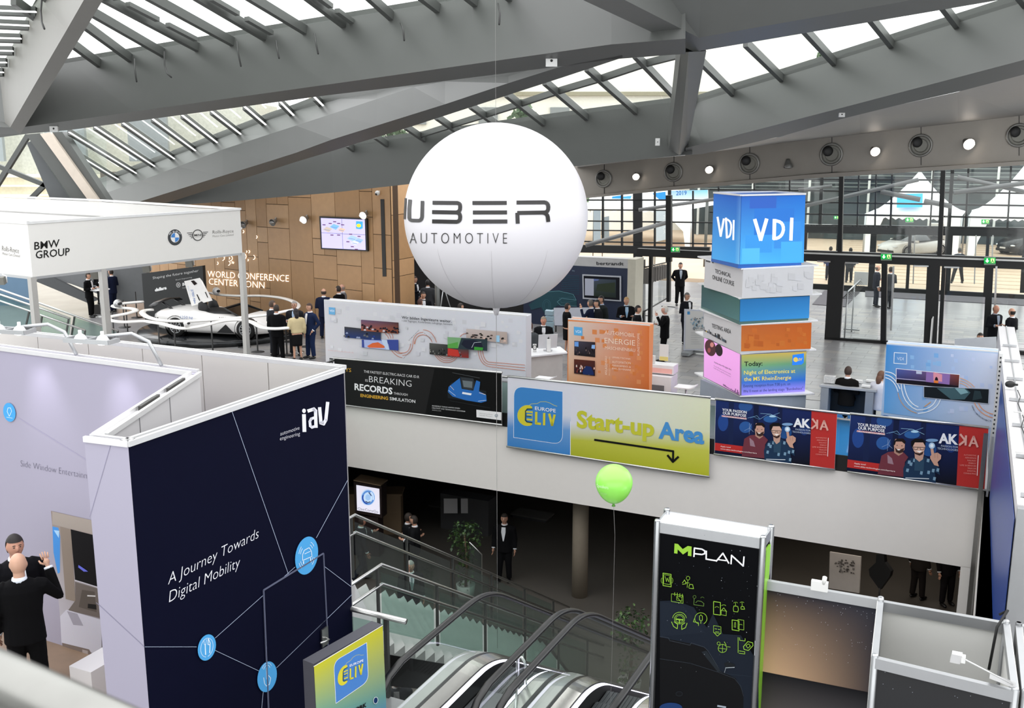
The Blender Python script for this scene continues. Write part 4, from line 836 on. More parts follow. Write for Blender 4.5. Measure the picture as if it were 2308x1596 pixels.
for k in range(n_+1):
    e = e0+(e1-e0)*k/n_; mb = MB(); mb.bar(ED(e, BD, .0), ED(e, BD, 1.2), .05, .05, EYV); mb.build('post', ALU, bal)
    if k < n_: f_ = e0+(e1-e0)*(k+1)/n_; mb = MB(); mb.poly([ED(e+.05, BD+.01, .05), ED(f_-.05, BD+.01, .05), ED(f_-.05, BD+.01, 1.08), ED(e+.05, BD+.01, 1.08)]); mb.build('glass_panel', GREENGL, bal)
bal2 = thing('glass_balustrade', 'short glass balustrade running toward the camera left of the grey poster wall', 'railing', ED(EL+.05, 16, 0))
mb = MB(); mb.tube([ED(EL+.05, DN, 1.22), ED(EL+.05, BD, 1.22)], .03, 8); mb.build('handrail', STEEL, bal2)
for k in range(6):
    d = DN+.2+k*1.8; mb = MB(); mb.bar(ED(EL+.05, d, 0), ED(EL+.05, d, 1.2), .05, .05, EYV); mb.build('post', ALU, bal2); mb = MB(); mb.poly([ED(EL+.05, d+.1, .05), ED(EL+.05, d+1.7, .05), ED(EL+.05, d+1.7, 1.1), ED(EL+.05, d+.1, 1.1)]); mb.build('glass_panel', GREENGL, bal2)
BF = Face(ED(-15, S-.16), ED(0, S-.16))
def banner(label, q, name='hanging_banner'):
    t = thing(name, label, 'banner', BF.p((q[0][0]+q[1][0])/2, (q[2][1]+q[3][1])/2)); mb = MB(); mb.prism([BF.p(*k) for k in q], -BF.n*.012); mb.build('cloth', mat('banner_cloth', 'e2e2e4', .7, noise=.01), t)
    for a, b_, nm in ((q[0], q[1], 'top_bar'), (q[3], q[2], 'bottom_bar')): mb = MB(); mb.tube([BF.p(a[0]-1, a[1], .0), BF.p(b_[0]+1, b_[1], .0)], .028, 8); mb.build(nm, STEEL, t)
    for f in (.15, .85):
        a = BF.p(q[0][0]+(q[1][0]-q[0][0])*f, q[0][1]+(q[1][1]-q[0][1])*f); e_ = toE(a); mb = MB(); mb.tube([a, ED(e_, BD-.0, 1.25)], .008, 5); mb.build('hanger', ALU, t)
    return t
# black banner
q = [(752, 807), (1131, 840), (1131, 958), (760, 911)]
t = banner('black banner reading breaking records with a blue race car', q); pr = Print(BF, .004, z=(750, 800, 5.77)); pr.poly([(20, 42), (2195, 240), (2200, 905), (60, 640)], '1e1e1e'); pr.poly([(1325, 175), (2195, 245), (2200, 905), (1205, 765)], '0a0b0b')
pr.text('THE FASTEST ELECTRIC-RACE CAR ID.R', 405, 230, 1125, 303, 34, 'dcdcdc', 0); pr.text('IS', 424, 345, 458, 349, 32, 'dcdcdc', 0); pr.text('BREAKING', 474, 352, 1025, 415, 85, 'e8e8e8', -.012)
pr.text('RECORDS', 285, 452, 778, 512, 85, 'f0f0f0', .03); pr.text('THROUGH', 794, 514, 975, 533, 32, 'dcdcdc', 0); pr.text('ENGINEERING', 363, 545, 722, 585, 42, 'd8a83a', .025); pr.text('SIMULATION', 742, 586, 1075, 625, 42, 'e8e8e8', .01)
pr.text('AN', 62, 205, 132, 212, 50, 'f0f0f0', .03); pr.text('SYS', 134, 212, 242, 222, 50, 'd8a83a', .0)
pr.text('INCREDIBLE THINGS HAPPEN WHEN', 1295, 668, 1655, 703, 16, 'c8c8c8', .01); pr.text('CREATIVITY AND TECHNOLOGY CONVERGE', 1292, 695, 1725, 742, 16, 'c8c8c8', .01); pr.text('ANSYS.COM', 1294, 722, 1410, 735, 14, 'b0b0b0')
pr.poly([(1655, 280), (1830, 300), (1830, 340), (1900, 330), (1925, 380), (1910, 450), (2000, 470), (2005, 600), (1900, 620), (1500, 560), (1495, 470), (1540, 360), (1640, 350)], '1c2226')
pr.poly([(1590, 350), (1655, 300), (1680, 440), (1830, 465), (1870, 330), (1920, 350), (1905, 470), (1998, 520), (2005, 600), (1930, 622), (1740, 590), (1560, 540), (1500, 480), (1510, 415)], '2b6cb8'); pr.poly([(1670, 290), (1835, 310), (1840, 440), (1780, 460), (1690, 430)], '33383c'); pr.poly([(1690, 330), (1820, 345), (1815, 430), (1705, 415)], '6a7478')
pr.poly([(1690, 480), (1810, 500), (1800, 525), (1685, 505)], 'e8eef4').line([(1510, 460), (1600, 530)], 5, 'c8dcf0').line([(1895, 600), (1995, 590)], 5, 'c8dcf0').line([(1560, 230), (1915, 300)], 5, '565a5c').line([(1910, 490), (1990, 515)], 6, 'e8e0dc').line([(1530, 400), (1580, 455)], 5, 'd8d0cc').line([(1530, 595), (2050, 690)], 6, '2a2c2e')
pr.poly([(1872, 710), (2197, 745), (2196, 848), (1874, 808)], 'e8e8e8'); pr.text('Official technical Partner', 1910, 762, 2085, 782, 13, '606060', -.01); pr.text('Volkswagen Motorsport', 1910, 786, 2080, 806, 13, '606060', -.01); pr.ell(2132, 788, 20, 22, '6a7888', 20).ell(2132, 788, 15, 17, 'd0d4d8', 18).line([(2122, 780), (2130, 800), (2142, 780)], 4, '6a7888')
pr.build('artwork', t)
# start-up area banner
q = [(1145, 848), (1601, 896), (1598, 1075), (1143, 1006)]
t = banner('white yellow and blue banner with an arrow reading Start-up Area', q); pr = Print(BF, .004, z=(1140, 840, 4.911))
pr.grad([(22, 38), (2265, 290), (2250, 1155), (18, 810)], 'd8d8e0', 'dedfd6', 'b4b630', 'c0c4cc', 8)
pr.grad([(722, 118), (2265, 292), (2258, 640), (718, 560)], 'd9d9e2', 'dcdfc0', 'd4d8b4', 'd8d9e2', 8); pr.grad([(718, 560), (2258, 640), (2252, 860), (716, 740)], 'd8d9e2', 'd8dab8', 'c2c450', 'b8bb44', 8); pr.grad([(716, 740), (2252, 860), (2250, 1155), (714, 912)], 'b8bb44', 'c2c450', 'b2b62c', 'a8ad2e', 6)
pr.grad([(22, 38), (722, 118), (720, 480), (20, 400)], 'dadae2', 'd9d9e2', 'd4d8e2', 'd0d5e2', 4); pr.grad([(20, 400), (720, 480), (718, 640), (20, 600)], 'd0d5e2', 'd4d8e2', '6a9ad0', '5a90cc', 6); pr.grad([(20, 600), (718, 640), (714, 912), (18, 810)], '5a90cc', '6a9ad0', '3f82c4', '3f80c0', 4)
pr.line([(717, 540), (716, 912)], 6, 'e8eaf0')
def rr_sign(pr, q, r, c, edge=None, ew=5):
    """tl rounded, tr sharp, br rounded, bl sharp"""
    (x0, y0), (x1, y1), (x2, y2), (x3, y3) = q
    def mixp(a, b_, t_): return (a[0]+(b_[0]-a[0])*t_, a[1]+(b_[1]-a[1])*t_)
    def corner(a, b_, c_): 
        P0 = mixp(b_, a, r); P2 = mixp(b_, c_, r); out = []
        for k in range(7): t_ = k/6; out.append(tuple((1-t_)**2*P0[i]+2*t_*(1-t_)*b_[i]+t_*t_*P2[i] for i in (0, 1)))
        return out
    pts = corner((x3, y3), (x0, y0), (x1, y1))+[(x1, y1)]+corner((x1, y1), (x2, y2), (x3, y3))+[(x3, y3)]
    pr.poly(pts, c)
    if edge: pr.line(pts, ew, edge, True)
rr_sign(pr, [(92, 148), (632, 208), (630, 795), (88, 716)], .2, '3f84c6', 'dfe8f2', 5)
def eliv(pr, M):
    """logo drawn in the 4.9x zoomed banner coordinates then mapped by M"""
    Y = 'd2c93a'; D_ = '2c4a50'
    m = lambda L: [M(*p_) for p_ in L]
    sw = abs(M(100, 0)[0]-M(0, 0)[0])/100
    pr.line(m([(262, 362), (285, 345), (350, 342), (385, 322), (440, 320), (490, 335), (530, 358), (570, 372)]), 5*sw, 'c8c860')
    pts = [(240+math.cos(math.radians(a))*110, 474+math.sin(math.radians(a))*116) for a in range(60, 301, 15)]; pts = [(295, 575), (265, 590)]+pts[1:-1]+[(262, 358), (292, 375)]+[(295, 400), (235, 402), (215, 430), (212, 530), (232, 552), (290, 556)]
    pr.poly(m(pts), Y)
    pr.line(m([(293, 402), (240, 402), (222, 425), (220, 525), (238, 545), (292, 553)]), 14*sw, D_).line(m([(232, 432), (295, 436)]), 18*sw, Y).line(m([(232, 480), (280, 484)]), 8*sw, D_).line(m([(240, 465), (292, 468)]), 16*sw, Y).line(m([(240, 515), (292, 522)]), 20*sw, Y).line(m([(296, 440), (296, 520)]), 4*sw, Y)
    pr.line(m([(340, 440), (338, 560), (384, 566)]), 26*sw, Y).line(m([(428, 452), (426, 574)]), 26*sw, Y).line(m([(485, 460), (515, 580), (542, 470)]), 26*sw, Y)
    a = M(326, 410); b_ = M(556, 440); pr.text('EUROPE', a[0], a[1], b_[0], b_[1], 42*sw*.95, 'eef2f8', .01)
eliv(pr, lambda x, y: (x, y))
pr.text('Start-up', 788, 598, 1645, 702, 186, 'c4c53a', .035, 3); pr.text('Area', 1692, 718, 2198, 785, 186, '4a90cc', .035, 3)
pr.line([(988, 742), (1855, 868), (1853, 968)], 22, '10100e').line([(1795, 915), (1852, 985), (1910, 932)], 24, '10100e')
pr.build('artwork', t)
# two identical banners with the two smiling men
def akka(label, q, M, k_):
    t = banner(label, q); pr = Print(BF, .004); m = lambda L: [M(*p_) for p_ in L]
    def P(L, c): pr.poly(m(L), c)
    def Ln(L, w_, c): pr.line(m(L), w_*k_, c)
    def T(s_, x0, y0, x1, y1, h, c, b_=0): a = M(x0, y0); b2 = M(x1, y1); pr.text(s_, a[0], a[1], b2[0], b2[1], h*k_, c, b_)
    def El(x, y, rx, ry, c, n=20, ang=0): a = M(x, y); pr.ell(a[0], a[1], rx*k_, ry*k_, c, n, ang)
    pr.grad(m([(105, 75), (1765, 262), (1735, 1240), (82, 1020)]), '1c2f66', '18275a', '0a0c14', '0e1530', 8)
    for x, w_, c in ((330, 90, '162348'), (760, 90, '101a3a'), (1180, 80, '131d40')): P([(x, 100+x*.1), (x+w_, 105+x*.1), (x+w_-20, 900), (x-10, 890)], c)
    for x, y, rx, ry, c in ((620, 200, 120, 90, '2c5490'), (230, 480, 90, 150, '24468a'), (620, 560, 110, 100, '2c5898'), (1050, 420, 120, 60, '2f5f9c'), (1300, 650, 120, 110, '25508c'), (1640, 560, 90, 140, '1d3a78')): El(x, y, rx, ry, c)
    P([(1765, 262), (2208, 315), (2160, 1300), (1732, 1240)], 'b5322f'); P([(88, 828), (877, 930), (872, 1062), (85, 958)], 'b8302e')
    T('YOUR PASSION', 215, 278, 640, 325, 48, 'eef0f4', .02); T('OUR PURPOSE', 225, 335, 632, 385, 48, 'eef0f4', .02); P([(208, 352), (640, 402), (637, 428), (206, 376)], 'e8e4e6'); T('#THEAKKCELERATORS', 210, 374, 636, 424, 26, 'c83a3c', .01)
    Ln([(660, 400), (820, 360), (870, 420), (1000, 340), (1100, 350), (1210, 310)], 5, '86b4dc'); Ln([(880, 320), (1050, 330), (1160, 380), (1230, 415)], 5, '9cc8e8'); El(1090, 370, 60, 18, 'a8d0e8'); Ln([(700, 400), (760, 380), (860, 425)], 4, '6a9ccc')
    Ln([(690, 490), (685, 680)], 4, '9fb8d8'); Ln([(690, 575), (600, 620)], 4, '9fb8d8'); Ln([(690, 575), (760, 640)], 4, '9fb8d8'); Ln([(690, 575), (725, 500)], 4, '9fb8d8')
    # man in the red shirt
    P([(580, 890), (600, 760), (700, 700), (780, 690), (930, 700), (1010, 780), (960, 860), (950, 1100), (555, 1060), (570, 900)], '6e3540'); P([(690, 740), (760, 800), (790, 900), (700, 880)], '9a7c88'); P([(790, 640), (930, 650), (920, 720), (860, 760), (790, 710)], 'b08878')
    P([(780, 560), (800, 490), (900, 480), (950, 540), (945, 660), (905, 710), (840, 715), (790, 660)], 'c69a88'); P([(775, 580), (785, 520), (830, 480), (920, 480), (960, 530), (945, 570), (900, 530), (810, 530), (795, 590)], '1c1414'); P([(795, 620), (830, 655), (900, 650), (942, 630), (925, 700), (870, 722), (820, 700)], '3c2824'); P([(830, 650), (890, 655), (870, 672), (845, 670)], 'eae6e2'); El(830, 590, 10, 6, '2a1c1a', 10); El(905, 598, 10, 6, '2a1c1a', 10)
    # man with glasses
    P([(940, 960), (985, 840), (1060, 790), (1150, 770), (1250, 760), (1330, 830), (1450, 920), (1480, 1060), (1400, 1010), (1420, 1190), (950, 1130)], '1c3450')
    for x, y in ((1010, 830), (1090, 800), (990, 960), (1280, 800), (1430, 950), (1290, 990), (1040, 860), (1360, 960), (1180, 1000), (1380, 1090)): P([(x, y), (x+40, y+5), (x+30, y+60), (x-8, y+50)], '7a9cb4')
    P([(1110, 780), (1240, 790), (1230, 1000), (1110, 990)], '2c4860'); P([(1100, 690), (1235, 700), (1215, 810), (1160, 850), (1110, 790)], 'c09a8a'); P([(1060, 600), (1075, 530), (1150, 500), (1230, 530), (1250, 610), (1225, 700), (1165, 745), (1100, 700)], 'd4ac9a')
    P([(1045, 600), (1040, 520), (1100, 480), (1200, 480), (1250, 540), (1250, 600), (1215, 540), (1100, 540), (1070, 610)], '100e10'); P([(1080, 660), (1110, 700), (1165, 715), (1225, 680), (1210, 730), (1165, 752), (1110, 725)], '3a2622'); P([(1120, 672), (1205, 675), (1165, 705)], 'f0ece8')
    Ln([(1065, 612), (1250, 622)], 7, '101010'); Ln([(1080, 615), (1090, 650), (1140, 655), (1150, 618)], 6, '101010'); Ln([(1170, 618), (1175, 655), (1225, 655), (1235, 620)], 6, '101010')
    # raised hand
    P([(1330, 800), (1325, 760), (1345, 740), (1325, 610), (1365, 600), (1385, 710), (1440, 700), (1495, 740), (1490, 800), (1440, 850), (1460, 920), (1390, 900)], 'c89c88'); El(1350, 590, 48, 48, 'a8c8e4'); El(1350, 590, 26, 28, 'e8f2fa'); El(1350, 505, 95, 25, '7aa0c8'); Ln([(985, 1110), (1310, 1118)], 14, 'c8d2dc'); Ln([(1395, 710), (1400, 780)], 4, '9a7060'); Ln([(1440, 705), (1442, 790)], 4, '9a7060')
    T('AK', 1452, 542, 1750, 567, 150, 'eaecf0', .04)
    # mirrored K and A
    c = 'dba59a'; Ln([(1868, 435), (1864, 575)], 32, c); Ln([(1858, 505), (1785, 412)], 32, c); Ln([(1858, 505), (1772, 575)], 32, c); Ln([(1925, 592), (1985, 445), (2045, 604)], 32, c); Ln([(1950, 545), (2020, 553)], 22, c)
    T('PASSION FOR', 1490, 605, 1752, 628, 30, 'aab8cc', .01); T('TECHNOLOGIES', 1435, 645, 1750, 675, 30, 'aab8cc', .01)
    for k, s_ in enumerate(('AUTOMOTIVE', 'AEROSPACE', 'RAILWAY', 'ENERGY', 'LIFE SCIENCES', 'TELECOM', 'DIGITAL', 'CONSULTING')): w_ = len(s_)*19; y = 750+k*41; T(s_, 2030-w_, y-w_*.06+5, 2030, y+5, 22, 'e09a90')
    Ln([(2060, 740), (2047, 1055)], 11, 'f0d8d4'); T('Apply now!', 193, 893, 370, 915, 24, 'f0dcda', .01); T('www.akka-technologies.com/karriere', 192, 935, 820, 1015, 22, 'f0dcda', .01)
    pr.build('artwork', t); return t
akka('red and blue recruiting banner with two men, between the arrow banner and the gap', [(1613, 899), (1887, 931), (1881, 1059), (1610, 1023)], lambda x, y: (1600+x/7.693, 890+y/7.693), 1/7.693)
def M2_(x, y):
    # affine map of the first banner to the second
    u = (x/7.693+1600-1613.7)/273.5; v0 = 899.8+u*31.5; v = (y/7.693+890-v0)/(123.5+u*4.5)
    X = 1918+u*310-(v*6 if u < .5 else v*2); Y = 931.5+u*33.5+v*(131+u*10)
    return (X, Y)
akka('rightmost red and blue recruiting banner with the same two men', [(1917, 932), (2228, 964), (2226, 1106), (1911, 1063)], M2_, 1.13/7.693)
# green board behind the gap, small B3 plate
t = thing('level_plate', 'small dark plate reading B3 on the glass left of the black banner', 'sign', BF.p(747, 812)); f = Face(ED(-15, S+.02), ED(0, S+.02)); slabpx(f, (743, 807), (751, 808), (751, 824), (743, 823), .01, BLACK, 'plate', t); pr = Print(f, .012); pr.text('B3', 744, 815, 750, 816, 6, 'd0d8d4'); pr.build('lettering', t)
# ================================================================== WHITE BALLOON
bc = aty(1118, 488, 17.0); BRD = 208/F*(bc.y*CP-(bc.z-EYE)*SP)*.993
class Sph:
    curved = True
    def p(s, px, py, off=0.0):
        d = ray(px, py).normalized(); oc = EYEP-bc; r = BRD+off; b_ = oc.dot(d); c_ = oc.dot(oc)-r*r; q = b_*b_-c_
        if q < 0: q = 0
        return EYEP+d*(-b_-math.sqrt(q))
    u = V((1, 0, 0))
t = thing('giant_balloon', 'giant white balloon with black lettering hanging over the void', 'balloon', bc)
BW = mat('balloon_white', 'dad8dc', .4, noise=.004, scale=1, spec=.35)
mb = MB(); mb.lathe([(BRD*math.sin(math.pi*k/48), -BRD*math.cos(math.pi*k/48)) for k in range(1, 48)], bc, n=72); mb.build('envelope', BW, t)
pr = Print(Sph(), .006)
def sline(pts, w_, c, closed=False):
    o0 = pr.o; P = []
    for (x0, y0), (x1, y1) in zip(pts, pts[1:]):
        n = max(1, int(math.hypot(x1-x0, y1-y0)/8))
        for k in range(n): P.append((x0+(x1-x0)*k/n, y0+(y1-y0)*k/n))
    P.append(pts[-1]); c = lin(c)
    for (x0, y0), (x1, y1) in zip(P, P[1:]):
        L = math.hypot(x1-x0, y1-y0) or 1; nx, ny = -(y1-y0)/L*w_/2, (x1-x0)/L*w_/2; ex, ey = (x1-x0)/L*.25, (y1-y0)/L*.25
        pr.mb.poly([pr.face.p(*q, .008) for q in ((x0+nx-ex, y0+ny-ey), (x1+nx+ex, y1+ny+ey), (x1-nx+ex, y1-ny+ey), (x0-nx-ex, y0-ny-ey))], None, c)
def curve(p0, p1, p2, n=6): return [tuple((1-t_)**2*p0[i]+2*t_*(1-t_)*p1[i]+t_*t_*p2[i] for i in (0, 1)) for t_ in [k/n for k in range(n+1)]]
K = '262424'; 
sline([(914, 447), (912.5, 475), (911.5, 494)], 4.5, K); sline([(910.5, 475), (914, 475)], 7, K)
sline([(924, 450), (922, 470), (922, 490)]+curve((922, 490), (922, 497), (930, 497))[1:]+[(943, 497.5)]+curve((943, 497.5), (950, 497), (951, 488))[1:]+[(952, 453)], 8, K)
sline([(975, 457), (1030, 457.5)]+curve((1030, 457.5), (1038, 458), (1037, 466))[1:]+curve((1037, 470), (1036, 478), (1028, 479)), 9, K); sline([(974, 478), (1029, 479)], 9, K); sline(curve((1029, 479), (1037, 480), (1037, 488))+curve((1037, 492), (1036, 500), (1028, 500))+[(974, 499)], 9, K)
for y in (457.5, 479, 499.5): sline([(1065-(0 if y < 470 else -1), y), (1142+(y-457)*.03, y-.2)], 9, K)
sline([(1164.5, 456.5), (1226, 456)]+curve((1226, 456), (1236, 456), (1236, 466))[1:]+curve((1236, 470), (1235, 479), (1226, 479))+[(1166, 480), (1167, 504)], 9, K); sline(curve((1222, 479), (1234, 480), (1235, 490))+[(1236, 500)], 9, K)
pr.o = .008; pr.text('A U T O M O T I V E', 923, 549, 1143, 549.5, 26, K, -.016, 4)
pr.build('lettering', t, mat('balloon_print', '262424', .4, noise=.01))
pr = Print(Sph(), .003)
for lon in (-38, -2, 34):
    pts = []
    for k in range(4, 22):
        th = math.pi*(k/44+.5); pts.append(bc+V((BRD*math.sin(th)*math.sin(math.radians(lon)), -BRD*math.sin(th)*math.cos(math.radians(lon)), BRD*math.cos(th)))*1.001)
    mb = MB(); mb.tube(pts, .0028, 4); mb.build('seam', mat('seam_grey', 'c8c4c8', .6), t)
mb = MB(); mb.lathe([(.07, 0), (.05, -.1), (.03, -.16)], bc+V((0, 0, -BRD+.02)), n=12); mb.build('valve', BW, t)
mb = MB(); p0 = bc+V((0, 0, -BRD-.1)); mb.tube([p0, V((p0.x, p0.y, -4.5))], .004, 5); mb.build('tether', mat('cord_grey', '8a8886', .6), t)
mb = MB(); p0 = bc+V((0, 0, BRD)); mb.tube([p0, V((p0.x, p0.y, 10.6))], .003, 5); mb.build('suspension_cord', mat('cord_grey'), t)
# green balloon
gc = aty(1384, 1088, 9.6); gr = 42/F*(gc.y*CP-(gc.z-EYE)*SP)
t = thing('balloon', 'lime green balloon floating in front of the white fascia', 'balloon', gc); mb = MB()
mb.lathe([(gr*math.sin(math.pi*k/24)*(1-.13*max(0, math.cos(math.pi*(1-k/24)+0)*-1)*0+0)*(1-.16*max(0, (12-k)/12)), -gr*math.cos(math.pi*k/24)*(1.16 if k < 12 else 1.0)) for k in range(1, 24)], gc, n=32)
mb.build('envelope', mat('lime_rubber', '8fe05a', .3, noise=.01), t); mb = MB(); mb.lathe([(.008, 0), (.014, -.02), (.02, -.035)], gc+V((0, 0, -gr*1.14)), n=10); mb.build('knot', mat('lime_dark', '5a9c38', .5), t)
class Sph2:
    curved = True
    u = V((1, 0, 0))
    def p(s, px, py, off=0.0):
        d = ray(px, py).normalized(); oc = EYEP-gc; r = gr+off; b_ = oc.dot(d); q = max(0, b_*b_-(oc.dot(oc)-r*r)); return EYEP+d*(-b_-math.sqrt(q))
pr = Print(Sph2(), .004); pr.text('Speakers', 1345, 1098, 1371, 1103, 8, 'e4f4d8', -.01); pr.text('Corner', 1349, 1113, 1368, 1117, 7, 'b4e098', -.01); pr.build('lettering', t)
mb = MB(); mb.tube([gc+V((0, 0, -gr*1.2)), gc+V((.02, 0, -gr*3)), V((gc.x, gc.y, -4.5))], .0015, 4); mb.build('string', mat('cord_grey'), t)
# ================================================================== STAIR DOWN
ST = thing('staircase', 'stone staircase going down to the lower floor with glass balustrades', 'staircase', ED(-7.8, 11, 0)); SM = mat('pale_stone_tread', '8c908c', .5, noise=.06); N = 27
def sD(e): return 10.45+(-7.05-e)*1.0
for k in range(N):
    z1 = -k*4.5/N-.0; z0 = z1-4.5/N; d0 = k*.272; mb = MB(); ea, eb = -8.5, -7.05
    mb.prism([ED(ea, sD(ea)+d0, z0-.18), ED(eb, sD(eb)+d0, z0-.18), ED(eb, sD(eb)+d0+.285, z0-.18), ED(ea, sD(ea)+d0+.285, z0-.18)], (0, 0, .18)); mb.build('step', SM, ST)
for e in (-8.53, -7.0):
    d0 = sD(e); mb = MB(); mb.prism([ED(e-.03, d0-.3, .02), ED(e-.03, d0+N*.272, -4.45), ED(e-.03, d0+N*.272, -4.5), ED(e-.03, d0+N*.272-.6, -4.5), ED(e-.03, d0-.3, -.45)], EX*.06); mb.build('stringer', mat('black_stringer', '141414', .3), ST)
def railing(e, dk, lab, lo=0.28):
    t = thing('stair_balustrade', lab, 'railing', ED(e, dk, 0)); zs = lambda d: 1.05-(d-dk)*.61 if d > dk else 1.05
    for dz in (0, -lo): mb = MB(); mb.tube([ED(e, dk-1.6, 1.05+dz), ED(e, dk, 1.05+dz), ED(e, dk+8.6, zs(dk+8.6)+dz)], .025, 8); mb.build('handrail', STEEL, t)
    for k in range(6):
        d = dk-.1+k*1.55; z = zs(d); mb = MB(); mb.bar(ED(e, d, z-.98), ED(e, d, z-.02), .035, .035, EYV); mb.build('post', mat('dark_post', '4a4c4a', .4, .4), t)
        if k < 5: d2 = d+1.45; mb = MB(); mb.poly([ED(e, d+.08, zs(d+.08)-.95), ED(e, d2, zs(d2)-.95), ED(e, d2, zs(d2)-.1), ED(e, d+.08, zs(d+.08)-.1)]); mb.build('glass_panel', GREENGL, t)
    return t
railing(-8.5, 11.95, 'far glass balustrade of the stair, with two slim handrails'); railing(-7.1, 10.55, 'near glass balustrade of the stair, bending at its top')
t = thing('guard_rail', 'short thick steel handrail ending above the dark landing edge', 'railing', ED(-6.8, 9.28, 0)); mb = MB(); mb.tube([ED(-7.8, 9.28, 1.05), ED(-5.92, 9.28, 1.05)], .035, 12); mb.build('handrail', STEEL, t)
for e in (-7.3, -6.2): mb = MB(); mb.bar(ED(e, 9.28, 0), ED(e, 9.28, 1.02), .05, .05, EYV); mb.build('post', mat('dark_post'), t)
mb = MB(); mb.poly([ED(-7.25, 9.28, .1), ED(-6.25, 9.28, .1), ED(-6.25, 9.28, .95), ED(-7.25, 9.28, .95)]); mb.build('glass_panel', GREENGL, t)
# ================================================================== ESCALATORS
RUB = mat('black_rubber', '101010', .35); BSTEEL = mat('bright_steel', 'd0cec8', .22, 1.0, noise=.04, scale=30); LED = mat('white_led', 'f2eeff', .4, emit=2.2, ecol='e8e4ff'); STG = mat('step_grey', '3c4042', .4, .4)
def pathz(base, dk=10.35, flat0=8.0, d1=18.5, soft=.5):
    pts = []; d = flat0
    while d <= d1+1e-6:
        if d < dk-soft: z = base
        elif d < dk+soft: u = (d-dk+soft)/(2*soft); z = base-.61*(2*soft)*u*u/2
        else: z = base-.61*(d-dk)
        pts.append((d, z)); d += .1 if dk-soft-.05 <= d <= dk+soft else .25
    return pts
def strip(e0, e1, path, m, nm, par, dz0=0, dz1=0):
    mb = MB(); A_ = [ED(e0, d, z+dz0) for d, z in path]; B_ = [ED(e1, d, z+dz1) for d, z in path]
    for k in range(len(path)-1): mb.add([A_[k], A_[k+1], B_[k+1], B_[k]], [[0, 1, 2, 3]], smooth=True)
    return mb.build(nm, m, par)
def escalator(ea, eb, label):
    t = thing('escalator', label, 'escalator', ED((ea+eb)/2, 8.5, 0)); deck = pathz(.28, 10.35, 8.75)
    for e, s_ in ((ea, 1), (eb, -1)):
        hr = [(8.75, .05), (8.3, .1), (8.08, .3), (8.0, .55), (8.06, .8), (8.25, .96), (8.5, 1.02)]+[p_ for p_ in pathz(1.02, 10.55, 8.8)]
        mb = MB(); mb.tube([ED(e, d, z) for d, z in hr], .045, 10, rz=.03); mb.build('handrail', RUB, t)
        mb = MB(); g = [(d, z-.03) for d, z in hr[3:]]
        for (d0, z0), (d1, z1) in zip(g, g[1:]):
            f = lambda d: (.28 if d < 10.35 else .28-.61*(d-10.35)); mb.add([ED(e, d0, f(d0)), ED(e, d1, f(d1)), ED(e, d1, z1), ED(e, d0, z0)], [[0, 1, 2, 3]])
        mb.build('glass_panel', CLEAR, t)
        strip(e-s_*.24, e-s_*.03, deck, mat('satin_grey_deck', 'a4a8a4', .4, .6), 'outer_deck', t, -.02, 0)
        strip(e-s_*.03, e+s_*.02, deck, RUB, 'glass_seal', t, .006, .006)
        strip(e+s_*.02, e+s_*.19, deck, BSTEEL, 'inner_deck', t, .005, -.03)
        strip(e+s_*.19, e+s_*.205, deck, RUB, 'deck_gap', t, -.03, -.035)
        strip(e+s_*.205, e+s_*.26, deck, LED, 'light_strip', t, -.04, -.055)
        strip(e+s_*.26, e+s_*.262, deck, mat('black_skirt', '0b0b0c', .3), 'skirt', t, -.055, -.45)
        strip(e-s_*.24, e-s_*.242, deck, mat('black_skirt'), 'outer_cladding', t, -.02, -1.1)
        mb = MB(); mb.prism([ED(e-s_*.24, 8.75, 0), ED(e+s_*.26, 8.75, 0), ED(e+s_*.26, 8.75, .22), ED(e+s_*.1, 8.75, .28), ED(e-s_*.24, 8.75, .26)], EYV*-.03); mb.build('newel_cap', mat('black_skirt'), t)
    mb = MB(); mb.prism([ED(ea+.27, 8.0, .01), ED(eb-.27, 8.0, .01), ED(eb-.27, 9.9, .01), ED(ea+.27, 9.9, .01)], (0, 0, .02)); mb.build('landing_plate', mat('ribbed_plate', '5a5e60', .45, .5), t)
    k = 0; d = 9.9
    while d < 17.6:
        z = 0 if d < 10.2 else -.61*(d-10.2); mb = MB(); w_ = eb-ea-.54
        mb.box(ED((ea+eb)/2, d+.19, z-.1), w_, .39, .2, EX)
        for j in range(int(w_/.05)): mb.box(ED(ea+.3+j*.05, d+.19, z+.004), .02, .38, .012, EX)
        mb.build('step', STG, t); d += .39
    return t
escalator(-5.5, -4.42, 'left escalator with white light strips, beside the navy cabin'); escalator(-4.16, -3.08, 'right escalator partly hidden by the dark tower')
t = thing('barrier_post', 'slim steel post with a sloping arm between the two escalators', 'post', ED(-4.7, 8.9, 0))
p = atE(1167, 1483, -4.75); mb = MB(); mb.tube([up(p, 0), p, p+EX*.05+V((0, 0, .02)), up(p+EX*.1, p.z-.05), up(p+EX*.1, 0)], .022, 8); mb.build('upright', STEEL, t); mb = MB(); mb.tube([p+V((0, 0, -.3)), up(p, .3)-EYV*.7+EX*.3], .015, 6); mb.build('arm', STEEL, t)
